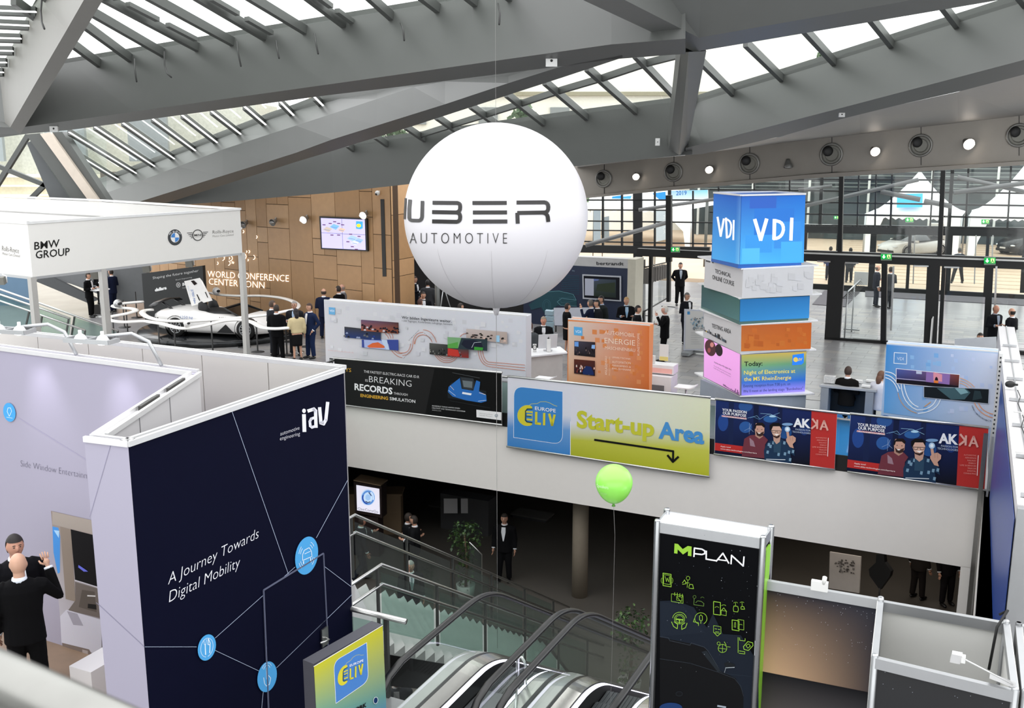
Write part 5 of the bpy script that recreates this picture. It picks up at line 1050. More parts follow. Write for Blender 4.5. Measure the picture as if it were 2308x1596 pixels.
# ================================================================== LOWER FLOOR THINGS
def at_low(px, py): return atz(px, py, -4.5)
def lowlight(e, d, w_, sx_=2.5, col=(1, .9, .8)):
    L = bpy.data.lights.new('lower_downlight', 'AREA'); L.energy = w_; L.size = sx_; L.color = col; o = bpy.data.objects.new('lower_downlight', L); COL.objects.link(o); o.location = ED(e, d, -1.7); o['kind'] = 'structure'
lowlight(-3.5, 24, 20); lowlight(-10, 24, 3, col=(.9, .95, 1)); lowlight(-1, 27, 14); lowlight(-1, 22.5, 22)
LK = mat('lower_cabinet_wood', '9c8468', .6); LB = mat('lightbox_white', 'e8e6f0', .5, emit=.75, noise=.01)
c = aty(830, 1122, 26.0); t = thing('display_stand', 'counter with a glowing display showing a blue ring logo', 'display', V((c.x, c.y, -4.5))); s_ = .0116
f = Face(V((c.x-1, c.y+.28, 0)), V((c.x+1, c.y-.28, 0)))
q = [(801, 1091), (856, 1101), (857, 1162), (804, 1151)]; mb = MB(); P = [f.p(*k) for k in q]; mb.prism([f.p(797, 1086, 0), f.p(860, 1097, 0), f.p(861, 1168, 0), f.p(800, 1156, 0)], -f.n*.35); mb.build('case', mat('case_dark_brown', '2a1c1a', .6), t)
b0 = f.p(829, 1165); mb = MB(); mb.box(V((b0.x, b0.y+.2, (b0.z-4.5)/2)), .7, .35, b0.z+4.5, f.u); mb.build('pedestal', mat('case_dark_brown'), t)
mb = MB(); mb.prism([f.p(797, 1084, 0), f.p(858, 1096, 0), f.p(858, 1096, 0)-f.n*.5, f.p(797, 1084, 0)-f.n*.5], (0, 0, .03)); mb.build('counter_top', LK, t)
pr = Print(f, .004, z=(780, 1040, 5.7)); pr.poly([(132, 302), (428, 352), (436, 680), (142, 628)], 'e4e2f0'); pr.ell(282, 462, 92, 104, 'b4cdec', 28).ell(284, 465, 82, 92, '5a8cd0', 28).ell(284, 465, 60, 70, 'c0d8f0', 26).arc(284, 465, 68, 78, 100, 200, 14, '1c3c94', 12).arc(284, 465, 70, 80, -60, 20, 10, 'e0ecf8', 10).arc(285, 468, 50, 58, 60, 130, 12, '24345c', 8).line([(295, 400), (325, 440)], 12, '24345c').ell(284, 462, 34, 40, '9cc0e8', 20); pr.text('OneCoreGo', 152, 618, 415, 662, 34, '2a2c3c', -.005); pr.build('display', t, inkmat('screen_dim', .55))
t = thing('counter', 'pale wooden counter with dark chairs in the lower hall behind the glowing display', 'counter', V((c.x, c.y+2, -4.5))); mb = MB(); mb.box((c.x-.2, c.y+1.9, -3.9), 1.8, .6, 1.2); mb.build('body', LK, t); mb = MB(); mb.box((c.x-.2, c.y+1.9, -3.27), 1.9, .7, .05); mb.build('counter_top', LK, t)
for k, (x, y, w_, lb) in enumerate(((1055, 1115, 1.6, 'low grey cabinet with white sheets in the dark lower hall'), (1200, 1160, 1.1, 'tall dark grey cabinet in the lower hall left of the round column'), (1010, 1140, 1.0, 'dark upright board in the shade of the lower hall'))):
    p = aty(x, y, 28+k); t = thing('cabinet', lb, 'cabinet', V((p.x, p.y, -4.5))); h = p.z+4.5; mb = MB(); mb.box((p.x, p.y, -4.5+h/2), w_, .5, h, EX); mb.build('body', mat('cabinet_dark', '48484a', .6), t)
    if k == 0:
        for j in range(3): mb = MB(); mb.box((p.x-.5+j*.5, p.y-.27, p.z-.25), .4, .02, .45); mb.build('paper_sheet', WP, t)
    else: mb = MB(); mb.box((p.x, p.y, p.z+.02), w_+.1, .6, .04, EX); mb.build('top', mat('cabinet_top', '6a6864', .6), t)
t = thing('glass_screen', 'glass side screen with a slanted steel edge in the lower hall', 'glass screen', atz(1085, 1300, -4.5)); f = Face(aty(1058, 1230, 22.5), aty(1085, 1250, 22.5)); mb = MB(); mb.tube([aty(1058, 1222, 22.5), aty(1086, 1250, 22.5), V((aty(1086, 1250, 22.5).x, 22.5, -4.5))], .015, 6); mb.build('edge', STEEL, t)
p0, p1 = aty(1058, 1222, 22.5), aty(1086, 1250, 22.5); mb = MB(); mb.poly([p0, p1, V((p1.x, p1.y, -4.5)), V((p0.x, p0.y, -4.5))]); mb.build('glass_panel', GREENGL, t)
t = thing('map_board', 'white floor map board standing in the lower hall below the fascia', 'board', atz(1905, 1330, -4.5)); f = Face(aty(1870, 1290, 23.5), aty(1940, 1300, 22.9)); slabpx(f, (1872, 1243), (1942, 1254), (1938, 1336), (1870, 1325), .04, mat('board_dim_white', 'c8c2bc', .6), 'panel', t)
pr = Print(f, .045); rr = random.Random(5)
for k in range(46): x = 1882+rr.random()*44; y = 1256+rr.random()*28+(x-1882)*.12; pr.poly([(x, y), (x+rr.uniform(2, 6), y+.5), (x+4, y+rr.uniform(2, 5)), (x, y+3)], rr.choice(['6a6662', '8a8682', '54504c']))
pr.build('map_print', t)
def plant(px, py, top, wd, label, seed, trail=0.0):
    b_ = at_low(px, py); h = 0
    for _ in range(1): h = onpl(px, top, b_, V((0, 1, 0))).z+4.5
    t = thing('potted_tree', label, 'plant', b_); rr = random.Random(seed); mb = MB(); mb.lathe([(.02, .35), (.19, .35), (.24, .34), (.22, .36)][:0]+[(.18, 0), (.24, .42), (.21, .42), (.2, .36), (.01, .36)], b_, n=20); mb.build('pot', mat('white_pot', 'b0aca8', .5), t)
    mb = MB(); mb.tube([b_+V((0, 0, .3)), b_+V((.03, 0, h*.5)), b_+V((-.02, .02, h*.85))], [.04, .03, .02], 8); mb.build('trunk', mat('bark'), t)
    LMs = [mat('leaf_dark_green', '2c4426', .5, noise=.15, scale=9), mat('leaf_green', '45602f', .5, noise=.15, scale=9)]; mb = MB()
    for k in range(520):
        if rr.random() < .62: z = h*rr.uniform(.68, 1.0); r = wd*(.35+.65*math.sqrt(max(0, 1-((z/h-.82)/.2)**2)))*rr.random()**.5
        else: z = h*rr.uniform(.18, .72); r = wd*.55*rr.random()**.5
        a = rr.random()*6.28; c = b_+V((r*math.cos(a), r*math.sin(a), z)); s2 = rr.uniform(.06, .11); d1 = V((rr.uniform(-1, 1), rr.uniform(-1, 1), rr.uniform(-1.2, .2))).normalized(); sd = d1.cross(V((rr.random(), rr.random(), 1))).normalized()*s2*.35
        mb.add([c, c+d1*s2*.5+sd+V((0, 0, .01)), c+d1*s2*1.1, c+d1*s2*.5-sd+V((0, 0, .01))], [[0, 1, 2, 3]], rr.choice(LMs))
    mb.build('foliage', None, t, kind='stuff')
plant(1418, 1575, 1378, .42, 'leafy potted ficus in front of the round column, beside the dark tower', 3); plant(1050, 1352, 1178, .42, 'leafy potted ficus behind the stair balustrade', 8)
# ================================================================== RIGHT HAND STANDS
t = thing('partition_wall', 'tall partition with a blue face and wide white top at the right edge', 'wall panel', ED(.32, 15, 0)); BLU = mat('royal_blue_panel', '26448c', .35, noise=.03)
e_ = toE(atz(2250, 735, 2.5)); e2_ = toE(atz(2293, 1137, 2.5)); d1_ = toD(atz(2250, 735, 2.5)); d0_ = toD(atz(2293, 1137, 2.5))
a = ED(e2_, d0_); b_ = ED(e_, d1_); u = (b_-a).normalized(); n = V((-u.y, u.x, 0)); r_ = -n if (-n).x > 0 else n
mb = MB(); mb.prism([a, b_, b_+r_*.34, a+r_*.34], (0, 0, 2.5)); mb.build('wall_body', WP, t)
mb = MB(); c = a+u*7.8; mb.prism([a-r_*.012+V((0, 0, .02)), c-r_*.012+V((0, 0, .02)), c-r_*.012+V((0, 0, 2.32)), a-r_*.012+V((0, 0, 2.32))], -r_*.006); mb.build('blue_face', BLU, t)
for k in range(7): q = a+u*(.3+k*1.7); mb = MB(); mb.bar(q+r_*.04+V((0, 0, 2.53)), q+r_*.3+V((0, 0, 2.53)), .05, .04); mb.build('rail_clip', ALU, t)
mb = MB(); mb.bar(a+u*.02+r_*.17+V((0, 0, 2.51)), b_+r_*.17+V((0, 0, 2.51)), .02, .015); mb.build('cable_channel', ALU, t)
mb = MB(); mb.box(a+r_*.17-u*.05+V((0, 0, 1.24)), .34, .1, 2.48, r_); mb.build('end_post', ALU, t)
mb = MB(); mb.tube([a+u*(6-k*.5)+r_*(.18+.03*math.sin(k*2.1))+V((0, 0, 2.56)) for k in range(12)], .008, 5); mb.build('power_cable', mat('black_cable'), t)
# scaffold like steel uprights at the void's right corner
t = thing('corner_post', 'pair of tall steel uprights at the right end of the balcony', 'post', ED(.05, 20.6, 0)); 
mb = MB(); mb.bar(ED(.08, 20.6, -4.4), ED(.08, 20.6, 1.2), .08, .08, EYV); mb.build('upright', STEEL, t); mb = MB(); mb.bar(ED(.2, 20.4, -1.6), ED(.2, 20.4, 1.2), .04, .04, EYV); mb.build('upright', ALU, t)
# booth row along the landing edge
def framepanel(t, a, b_, z0, z1, m, nm='panel', posts=(1, 1), top=True, th=.03):
    f = Face(a, b_); A_ = up(f.a, z0); B_ = up(f.b, z0); mb = MB(); mb.prism([A_, B_, B_-f.n*th, A_-f.n*th], (0, 0, z1-z0)); mb.build(nm, m, t)
    if top: mb = MB(); mb.bar(up(f.a, z1-.04)+f.n*.0, up(f.b, z1-.04)+f.n*.0, .05, .09); mb.build('top_rail', ALU, t)
    for k, q in enumerate((f.a, f.b)):
        if posts[k]: mb = MB(); mb.lathe([(.028, 0), (.028, z1+.02), (.02, z1+.03)], up(q, 0), n=8); mb.build('post', ALU, t)
    return f
t = thing('exhibition_stand', 'stand with a starry night photo wall, right of the dark tower', 'booth', up(atz(1860, 1330, 2.5), 0)); D9 = 9.03
a = ED(-1.95, D9); b_ = up(atz(1985, 1352, 2.5), 0); NIGHT = mat('night_print_base', '1c1c28', .5)
f = framepanel(t, a, b_, 0, 2.5, NIGHT, 'photo_panel'); pr = Print(f, .006)
pr.grad([(1690, 1322), (1980, 1372), (1960, 1572), (1680, 1505)], '2a2426', '2c2e38', '4a4242', 'd8b088', 12); pr.grad([(1680, 1505), (1960, 1560), (1958, 1640), (1678, 1620)], '141418', '101014', '4c4a4e', '5a5450', 5)
rr = random.Random(2)
for k in range(70): x = rr.uniform(1745, 1975); y = 1335+(x-1745)*.17+rr.random()**1.6*130; pr.poly([(x, y), (x+.9, y), (x+.9, y+.9), (x, y+.9)], 'c8ccd8')
pr.build('night_sky_print', t)
mb = MB(); q = f.p(1848, 1322, .03); mb.box(q+V((0, 0, .02)), .15, .05, .09, f.u); mb.tube([q+V((.03, -.02, .05)), q+V((.03, -.04, .12))], .022, 8); mb.build('clamp_lamp', mat('white_plastic'), t)
t = thing('exhibition_stand', 'open white box stand with an arm lamp at the lower right', 'booth', up(atz(2130, 1450, 2.5), 0)); WPG = mat('cream_white_panel', 'd8d8d4', .5, noise=.01)
pB0 = up(atz(1985, 1355, 2.5), 0); pB1 = up(atz(2268, 1405, 2.5), 0); pF0 = up(atz(1972, 1482, 2.5), 0); pF1 = up(atz(2288, 1558, 2.5), 0)
framepanel(t, pB0, pB1, 0, 2.5, WPG, 'rear_panel'); ff = framepanel(t, pF0, pF1, 0, 2.5, mat('dark_front_print', '17181b', .5), 'front_panel'); framepanel(t, pB0, pF0, 0, 2.5, WPG, 'side_panel', (0, 0)); framepanel(t, pB1, pF1, 0, 2.5, WPG, 'side_panel', (0, 0))
pr = Print(ff, .006)
for k in range(14): x = rr.uniform(1985, 2270); y = 1500+(x-1985)*.24+rr.random()*70; pr.poly([(x, y), (x+1.3, y), (x+1.3, y+1.3), (x, y+1.3)], 'a8acb8')
pr.build('star_print', t)
mb = MB(); mb.tube([pB1+V((.0, .02, 2.56))-EX*.05, pB1+V((0, 0, 2.62)), pB1+V((0, -.02, 2.5))-EX*.08-EYV*.1, pB1+V((0, 0, 2.1))-EX*.1-EYV*.12], .012, 6); mb.build('cable', CB, t)
t2 = thing('arm_lamp', 'white arm lamp reaching over the open white box stand', 'lamp', up(pF1, 2.55)); hd_ = atz(2155, 1482, 2.75); mb = MB(); mb.tube([up(pF1, 2.55)-EX*.02, hd_+V((0, 0, .02))], .006, 6); mb.prism([up(pF1, 2.52), up(pF1, 2.52)-EX*.18+EYV*.08, up(pF1, 2.55)-EX*.18+EYV*.02], (0, 0, .05)); mb.build('arm', RAIL, t2)
mb = MB(); mb.box(hd_, .07, .04, .085, EX, (0, -.3, 1)); mb.build('lamp_head', RAIL, t2); mb = MB(); mb.box(hd_+EX*.05, .03, .05, .05, EX); mb.build('lamp_back', mat('white_plastic'), t2)
t = thing('exhibition_stand', 'white framed stand cropped by the bottom right corner', 'booth', up(atz(2306, 1500, 2.5), 0)); q0 = up(atz(2296, 1410, 2.5), 0); q1 = up(atz(2330, 1412, 2.5), 0); q2 = up(atz(2312, 1562, 2.5), 0)
framepanel(t, q0, q1, 0, 2.5, WPG, 'rear_panel'); framepanel(t, q0, q2, 0, 2.5, WPG, 'side_panel')
# dark tower with green line icons
ZT = 3.0; tf0 = atz(1482, 1175, ZT); tf1 = atz(1720, 1212, ZT); tb0 = atz(1503, 1150, ZT); tb1 = atz(1738, 1188, ZT)
t = thing('advertising_tower', 'tall dark tower with green icons and a white and green logo', 'booth', up(tf0, 0)); MF = Face(tf0, tf1); DKP = mat('night_black_print', '040508', .7, spec=.08)
mb = MB(); mb.prism([up(tf0, 0), up(tf1, 0), up(tb1, 0), up(tb0, 0)], (0, 0, ZT-.12)); mb.build('body', DKP, t)
mb = MB(); mb.prism([up(tf0, ZT-.13)+V((0, .03, 0)), up(tf1, ZT-.13)+V((0, .03, 0)), up(tb1, ZT-.13), up(tb0, ZT-.13)], (0, 0, .09)); mb.build('light_tray', mat('lit_tray_white', 'f8f8ff', .5, emit=.9), t)
for p_, q_ in ((tf0, tf1), (tb0, tb1), (tf0, tb0), (tf1, tb1)): mb = MB(); mb.bar(up(p_, ZT-.06), up(q_, ZT-.06), .02, .1); mb.build('top_frame', ALU, t)
for p_ in (tf0, tf1, tb0, tb1): mb = MB(); mb.lathe([(.032, 0), (.032, ZT), (.026, ZT+.02)], up(p_, 0), n=8); mb.build('post', mat('chrome_post', 'a8aaac', .25, .9), t)
RFt = Face(tf1, tb1); mb = MB(); m0 = up(tf1, 0).lerp(up(tb1, 0), .25); m1 = up(tf1, 0).lerp(up(tb1, 0), .8); mb.prism([m0, m1, m1+RFt.n*.02, m0+RFt.n*.02], (0, 0, ZT-.15)); mb.build('side_panel', mat('lime_panel', '8cc83c', .4), t)
pr = Print(MF, .005, z=(1470, 1140, 3.5)); GR = '8fbe3c'
pr.poly([(65, 750), (180, 745), (330, 800), (430, 960), (480, 850), (560, 1010), (700, 1020), (800, 1180), (840, 1330), (840, 1600), (62, 1600)], '121a26'); pr.poly([(62, 1035), (300, 1085), (420, 1120), (540, 1300), (660, 1360), (722, 1480), (720, 1600), (62, 1600)], '07080b'); pr.poly([(62, 750), (250, 790), (420, 1000), (62, 1030)], '161e2a')
pr.line([(62, 1030), (130, 1040), (140, 1062), (300, 1098), (310, 1080), (410, 1112), (440, 1140), (545, 1310)], 3, '3a4048').line([(62, 1205), (300, 1240), (520, 1310), (650, 1360), (700, 1420), (722, 1500)], 3, '30363e').line([(545, 1310), (600, 1325), (840, 1350)], 2, '2a3440').poly([(390, 1150), (430, 1140), (545, 1305), (520, 1310)], '1c2228').poly([(568, 1240), (600, 1228), (655, 1250), (650, 1278), (580, 1270)], '14181c').line([(580, 1276), (650, 1272)], 5, 'a8b0b8').line([(582, 1276), (572, 1312)], 4, '8a9298'); pr.ell(215, 1480, 28, 20, '20242a', 20).ell(215, 1480, 24, 16, '0a0c10', 20); pr.ell(150, 1590, 90, 40, '1c3868', 24); pr.line([(520, 1575), (580, 1585)], 14, '9aa4b0')
for k in range(60): x = rr.uniform(75, 850); y = rr.uniform(190, 1300); s2 = rr.choice([2, 2, 3, 4]); pr.poly([(x, y), (x+s2, y), (x+s2, y+s2), (x, y+s2)], rr.choice(['8890a0', 'd8dce4', '5a6070']))
pr.poly([(182, 362), (186, 286), (212, 290), (250, 330), (290, 305), (320, 310), (318, 386), (290, 382), (292, 345), (252, 372), (210, 332), (208, 366)], GR)
Wt = 'f0f0f4'; pr.line([(338, 388), (342, 322), (400, 330), (424, 344), (422, 366), (400, 372), (344, 366)], 11, Wt); pr.line([(436, 345), (434, 408), (508, 420)], 11, Wt); pr.line([(514, 424), (566, 362), (612, 440)], 11, Wt).line([(534, 412), (590, 420)], 9, Wt); pr.line([(630, 445), (634, 378), (726, 462), (732, 390)], 11, Wt)
pr.build('logo_print', t)
def I(nm, fn): p_ = Print(MF, .03, z=(1470, 1140, 3.5)); fn(p_); p_.build(nm, t)
def rect(p_, x0, y0, x1, y1, w_=3, sk=.16, c=GR): p_.line([(x0, y0), (x1, y0+(x1-x0)*sk), (x1, y1+(x1-x0)*sk), (x0, y1)], w_, c, True)
I('tablet_icon', lambda p_: (rect(p_, 92, 522, 156, 620, 5), rect(p_, 98, 534, 148, 605), p_.line([(108, 545), (120, 590), (125, 560), (138, 592), (142, 552)], 3, GR), p_.arc(124, 580, 46, 40, 150, 210, 3, GR), p_.arc(124, 580, 46, 40, -30, 30, 3, GR)))
I('network_icon', lambda p_: (p_.arc(289, 562, 14, 15, 0, 360, 3, GR), p_.line([(288, 578), (282, 635)], 3, GR), p_.line([(245, 600), (262, 575), (275, 605), (245, 610)], 4, GR), p_.line([(295, 635), (302, 610), (325, 612), (333, 645), (297, 640)], 4, GR), p_.line([(275, 595), (300, 600)], 3, GR)))
I('calendar_icon', lambda p_: (rect(p_, 158, 685, 250, 745), rect(p_, 200, 705, 240, 735, 3), p_.line([(185, 675), (185, 700)], 4, GR), p_.line([(205, 678), (205, 702)], 4, GR), p_.line([(225, 682), (225, 706)], 4, GR), p_.line([(245, 686), (245, 710)], 4, GR), p_.line([(205, 712), (236, 750)], 3, GR)))
I('cloud_car_icon', lambda p_: (p_.arc(340, 710, 12, 12, 0, 360, 3, '5a7a34'), p_.line([(338, 722), (334, 770), (412, 782), (414, 762), (395, 745), (365, 740), (350, 755)], 4, '5a7a34'), p_.arc(402, 722, 14, 12, 200, 340, 3, '5a7a34')))
I('smart_home_icon', lambda p_: (rect(p_, 490, 745, 544, 845, 5), p_.arc(516, 800, 16, 14, 210, 330, 4, GR), rect(p_, 550, 815, 590, 850), p_.line([(546, 822), (570, 795), (594, 826)], 4, GR), p_.arc(570, 785, 18, 14, 210, 330, 4, GR)))
I('linked_cars_icon', lambda p_: (p_.line([(645, 800), (650, 780), (680, 784), (686, 808), (680, 828), (648, 824), (645, 800)], 4, GR), p_.line([(705, 800), (708, 784), (728, 786), (735, 806), (706, 806)], 4, GR), p_.line([(664, 780), (662, 755)], 3, GR), p_.line([(715, 782), (714, 752)], 3, GR), p_.arc(664, 760, 16, 10, 200, 340, 3, GR), p_.arc(714, 758, 16, 10, 200, 340, 3, GR)))
I('steering_wheel_icon', lambda p_: (p_.arc(222, 884, 40, 38, 0, 360, 4, GR, 24), p_.arc(222, 884, 30, 28, 0, 360, 3, GR, 20), p_.arc(222, 884, 55, 54, 190, 350, 4, GR, 16), p_.line([(196, 884), (250, 890)], 10, GR), p_.line([(222, 890), (222, 915)], 8, GR), p_.line([(160, 905), (175, 940), (205, 960), (208, 925), (180, 905)], 5, GR), p_.line([(282, 915), (270, 950), (240, 965), (240, 930), (265, 912)], 5, GR)))
I('voice_icon', lambda p_: (p_.arc(390, 880, 48, 46, 120, 420, 4, GR, 20), p_.line([(380, 860), (380, 890), (392, 900), (402, 892), (402, 862), (390, 850), (380, 860)], 4, GR), p_.line([(390, 905), (390, 918)], 4, GR), p_.line([(340, 880), (332, 905), (372, 912), (372, 935)], 4, GR)))
I('devices_icon', lambda p_: (rect(p_, 636, 890, 690, 968, 5), rect(p_, 682, 886, 728, 962), p_.line([(656, 910), (664, 910), (664, 948), (652, 946), (656, 910)], 3, GR), p_.arc(704, 935, 12, 10, 210, 330, 4, GR)))
I('face_scan_icon', lambda p_: (rect(p_, 490, 935, 548, 990), p_.line([(494, 990), (520, 1018), (546, 995)], 4, GR), p_.line([(500, 960), (515, 962)], 4, GR), p_.line([(526, 964), (540, 966)], 4, GR), p_.line([(505, 982), (535, 986)], 3, GR)))
I('globe_icon', lambda p_: (p_.arc(560, 1115, 34, 32, 0, 360, 4, GR, 22), p_.line([(528, 1112), (592, 1120)], 3, GR), p_.line([(560, 1083), (560, 1147)], 3, GR), p_.arc(530, 1075, 12, 12, 0, 360, 3, GR), p_.line([(575, 1062), (590, 1090)], 4, GR), p_.line([(595, 1100), (622, 1104)], 3, GR)))
I('parking_icon', lambda p_: (p_.line([(683, 1028), (683, 1148)], 4, GR), p_.line([(695, 1030), (695, 1050), (738, 1056), (738, 1036)], 4, GR), p_.line([(690, 1152), (735, 1158), (735, 1140), (692, 1134)], 4, GR), p_.line([(725, 1100), (760, 1060), (798, 1070), (800, 1092), (765, 1130), (730, 1122), (725, 1100)], 5, GR), p_.line([(745, 1092), (765, 1078), (780, 1095), (760, 1112), (745, 1092)], 4, GR), p_.line([(817, 1055), (813, 1168)], 3, 'd0d4d8')))
# dark-framed sign near the escalators
t = thing('signboard', 'yellow to blue signboard with a blue rounded logo beside the escalator', 'sign', up(atz(862, 1410, 1.9), 0)); a = atz(707, 1497, 1.9); b_ = atz(862, 1408, 1.9); EFc = Face(a, b_)
mb = MB(); mb.prism([up(EFc.a, 0), up(EFc.b, 0), up(EFc.b, 0)-EFc.n*.14, up(EFc.a, 0)-EFc.n*.14], (0, 0, 1.9)); mb.build('case', mat('charcoal_case', '3c3c44', .5), t)
k_ = 7.748; pr = Print(EFc, .006, z=(690, 1390, k_)); pr.line([(125, 868), (1328, 150)], 12, 'f4f4e8'); pr.grad([(128, 872), (1326, 160), (1385, 1400), (168, 1700)], 'c2be2c', 'bdb82a', '5f8c88', '6fa08c', 10); pr.grad([(168, 1700), (1385, 1400), (1395, 1900), (185, 2200)], '6fa08c', '5f8c88', '3a70b0', '3a70b0', 4)
rr_sign(pr, [(470, 780), (1046, 450), (1078, 1120), (508, 1512)], .2, '4a7fc4', 'e8eef4', 7)
eliv(pr, lambda x, y: (540+(x-132)*1.04, 1085-(x-132)*.62-(474-y)*1.45+ (x-132)*.0))
pr.ell(1195, 1455, 42, 62, 'dfe8e4', 24, 10).ell(1195, 1455, 35, 54, '12305c', 24, 10); pr.text('NETWORK', 560, 1800, 1035, 1560, 75, '141414', .04); pr.build('artwork', t)
# foreground steel handrail of the gallery
t = thing('gallery_handrail', 'blurred thick steel handrail crossing the bottom left corner', 'railing', (-.9, 1.0, 5.2))
def atd(px, py, d): r = ray(px, py); return EYEP+r.normalized()*d
a = atd(-160, 1478, 1.25); b_ = atd(340, 1712, 1.0); dr = (b_-a).normalized(); mb = MB(); mb.tube([a-dr*1.5, b_+dr*1.2], .034, 24); mb.build('handrail', mat('brushed_rail', '8c8c88', .32, 1.0, noise=.05, scale=20), t)
mb = MB(); o_ = V((0, -.02, -.11)); mb.bar(a-dr*1.5+o_, b_+dr*1.2+o_, .02, .05); mb.build('glass_clamp', mat('dark_post'), t)
# ================================================================== POSTER WALLS BEHIND THE BALUSTRADE
def zat(d, px, py): return atD(px, py, d).z
PD = S+.75
PFW = Face(ED(-15, PD), ED(0, PD))
def poster(label, tl, tr, seedq=None, base='cfd0d6', name='poster_wall'):
    a = atD(tl[0], tl[1], PD); b_ = atD(tr[0], tr[1], PD); t = thing(name, label, 'display wall', up(a, 0)); z1 = (a.z+b_.z)/2
    mb = MB(); mb.prism([up(a, .0), up(b_, 0), up(b_, 0)+EYV*.3, up(a, 0)+EYV*.3], (0, 0, z1)); mb.build('panel', mat('poster_'+base, base, .5, noise=.01), t)
    mb = MB(); mb.bar(up(a, z1+.012)+EYV*.02, up(b_, z1+.012)+EYV*.02, .035, .03); mb.bar(up(a, z1+.012)+EYV*.28, up(b_, z1+.012)+EYV*.28, .035, .03); mb.build('edge_profile', RAIL, t); return t
def squares(pr, rr, x0, x1, yf, cols, n, s_=9):
    for k in range(n):
        x = rr.uniform(x0, x1-s_); y0, y1 = yf(x); y = rr.uniform(y0, y1-s_); w_ = rr.uniform(.6, 1.3)*s_; pr.o -= .00035; pr.poly([(x, y), (x+w_, y+w_*.09), (x+w_, y+w_*1.09), (x, y+w_)], rr.choice(cols))
def crowd(pr, q, sky, mid, dark, rr, n=18, cols=('1a1820', '2c2a34', '8a7a78', 'c8b8b0')):
    (x0, y0), (x1, y1), (x2, y2), (x3, y3) = q; pr.poly(q, mid); pr.grad(q, sky, mid, dark, dark, 3)
    for k in range(n):
        u = rr.random(); v = .35+.6*rr.random(); x = x0+(x1-x0)*u; y = y0+(y1-y0)*u+(y3-y0)*v; w_ = (x1-x0)*.035; h = (y3-y0)*.3; y = min(y, y3+(y2-y3)*u-h*.6)
        pr.poly([(x-w_, y+h*.5), (x-w_*.6, y), (x+w_*.6, y), (x+w_, y+h*.5)], rr.choice(cols))
OR = 'c87856'
t = poster('long grey poster wall with photos and orange curved lines', (730, 679), (1186, 712)); rr = random.Random(4); pr = Print(PFW, .004)
pr.grad([(731, 681), (1185, 714), (1185, 850), (735, 825)], 'd0d0d4', 'd0d2da', 'd0d2da', 'd2d0d4', 3); squares(pr, rr, 740, 1180, lambda x: (685+(x-730)*.073, 800+(x-730)*.02), ['c8c9ce', 'd6d6da', 'cbcbd2', 'd9dade'], 90)
def z2(L): return [(730+x/10.035, 675+y/10.035) for x, y in L]
pr.poly(z2([(120, 172), (262, 184), (262, 347), (122, 332)]), '6cabd8'); pr.text('VDI', 744, 702, 754, 703, 4.5, 'e8f0f8', .01)
def wav(pts, w_=1.1, c=OR): pr.line(z2(pts), w_, c)
for off in (0, 1, 2): wav(curve((1385+off*72, 760), (1450+off*66, 820), (1475+off*48, 880)))
for off, a0 in ((0, 1540), (1, 1605), (2, 1670)): wav(curve((a0, 1155), (1660, 1300+off*0-off*40), (1780, 1315-off*55)) if off == 0 else curve((a0, 1155), (1700, 1300-off*45), (1790, 1260-off*55 if off == 1 else 1205)))
wav(curve((1790, 1205), (1950, 1210), (1970, 1000))); wav(curve((1790, 1262), (1990, 1262), (2020, 1010))+curve((2020, 1010), (2035, 745), (2255, 738))[1:]); wav(curve((2065, 1005), (2080, 800), (2250, 795)))
def z3(L): return [(880+x/5.495, 600+y/5.495) for x, y in L]
def wv(pts, w_=1.1): pr.line(z3(pts), w_, OR)
wv(curve((300, 960), (320, 850), (410, 848))+curve((410, 848), (490, 855), (520, 938))[1:]); wv(curve((412, 787), (530, 790), (575, 940)))
for k in range(4): wv(curve((555+k*25, 1098), (620+k*10, 1195-k*28), (700, 1190-k*22))+curve((700, 1190-k*22), (780-k*8, 1195-k*28), (835-k*26, 1122))[1:])
for k in range(3): wv(curve((1090+k*28, 1040), (1110+k*26, 1230-k*14), (1240+k*8, 1243-k*28))+[(1670, 1290-k*34)])
wv(curve((870, 870), (900, 830), (950, 832))); 
crowd(pr, z2([(862, 455), (1700, 520), (1700, 772), (865, 700)]), '6a5a78', '5a3a34', 'a8583c', rr, 26, ('141018', '1c1820', 'b8b0b8', '2c2430')); crowd(pr, z2([(484, 610), (862, 640), (1305, 755), (1305, 925), (490, 855)][:1]+[(1305, 700), (1305, 922), (492, 855)]), '3c3c3c', '30343c', '24386c', rr, 10, ('1a1a1c', '6a6a68', '8c98b8', '243c88'))
pr.poly(z2([(862, 455), (1700, 520), (1700, 772), (865, 700)])[:0] or z2([(880, 900), (1705, 905), (1712, 1150), (885, 1078)]), '3c4c94'); pr.poly(z2([(930, 905), (1305, 925), (1480, 1000), (1510, 1135), (940, 1080)]), 'a8b4dc'); pr.poly(z2([(1000, 1050), (1120, 980), (1250, 960), (1350, 1020), (1420, 1060), (1380, 1090), (1050, 1085)]), 'd8683c'); pr.poly(z2([(1320, 900), (1450, 910), (1500, 1130), (1440, 1130), (1360, 1000)]), 'c0d0e8')
crowd(pr, z2([(862, 458), (1698, 522), (1698, 770), (868, 698)]), '6a5470', '4a3438', '9a5438', rr, 30, ('141018', '1c1820', 'c8c0c8', '2c2430'))
crowd(pr, z3([(955, 770), (1460, 812), (1462, 958), (955, 880)]), 'c8bcb8', 'b4a49c', 'b0a098', rr, 22, ('141618', '2a2420', '5a4c48', 'e0c0b0')); pr.poly(z3([(1325, 850), (1370, 853), (1370, 935), (1325, 932)]), '9cc8e4')
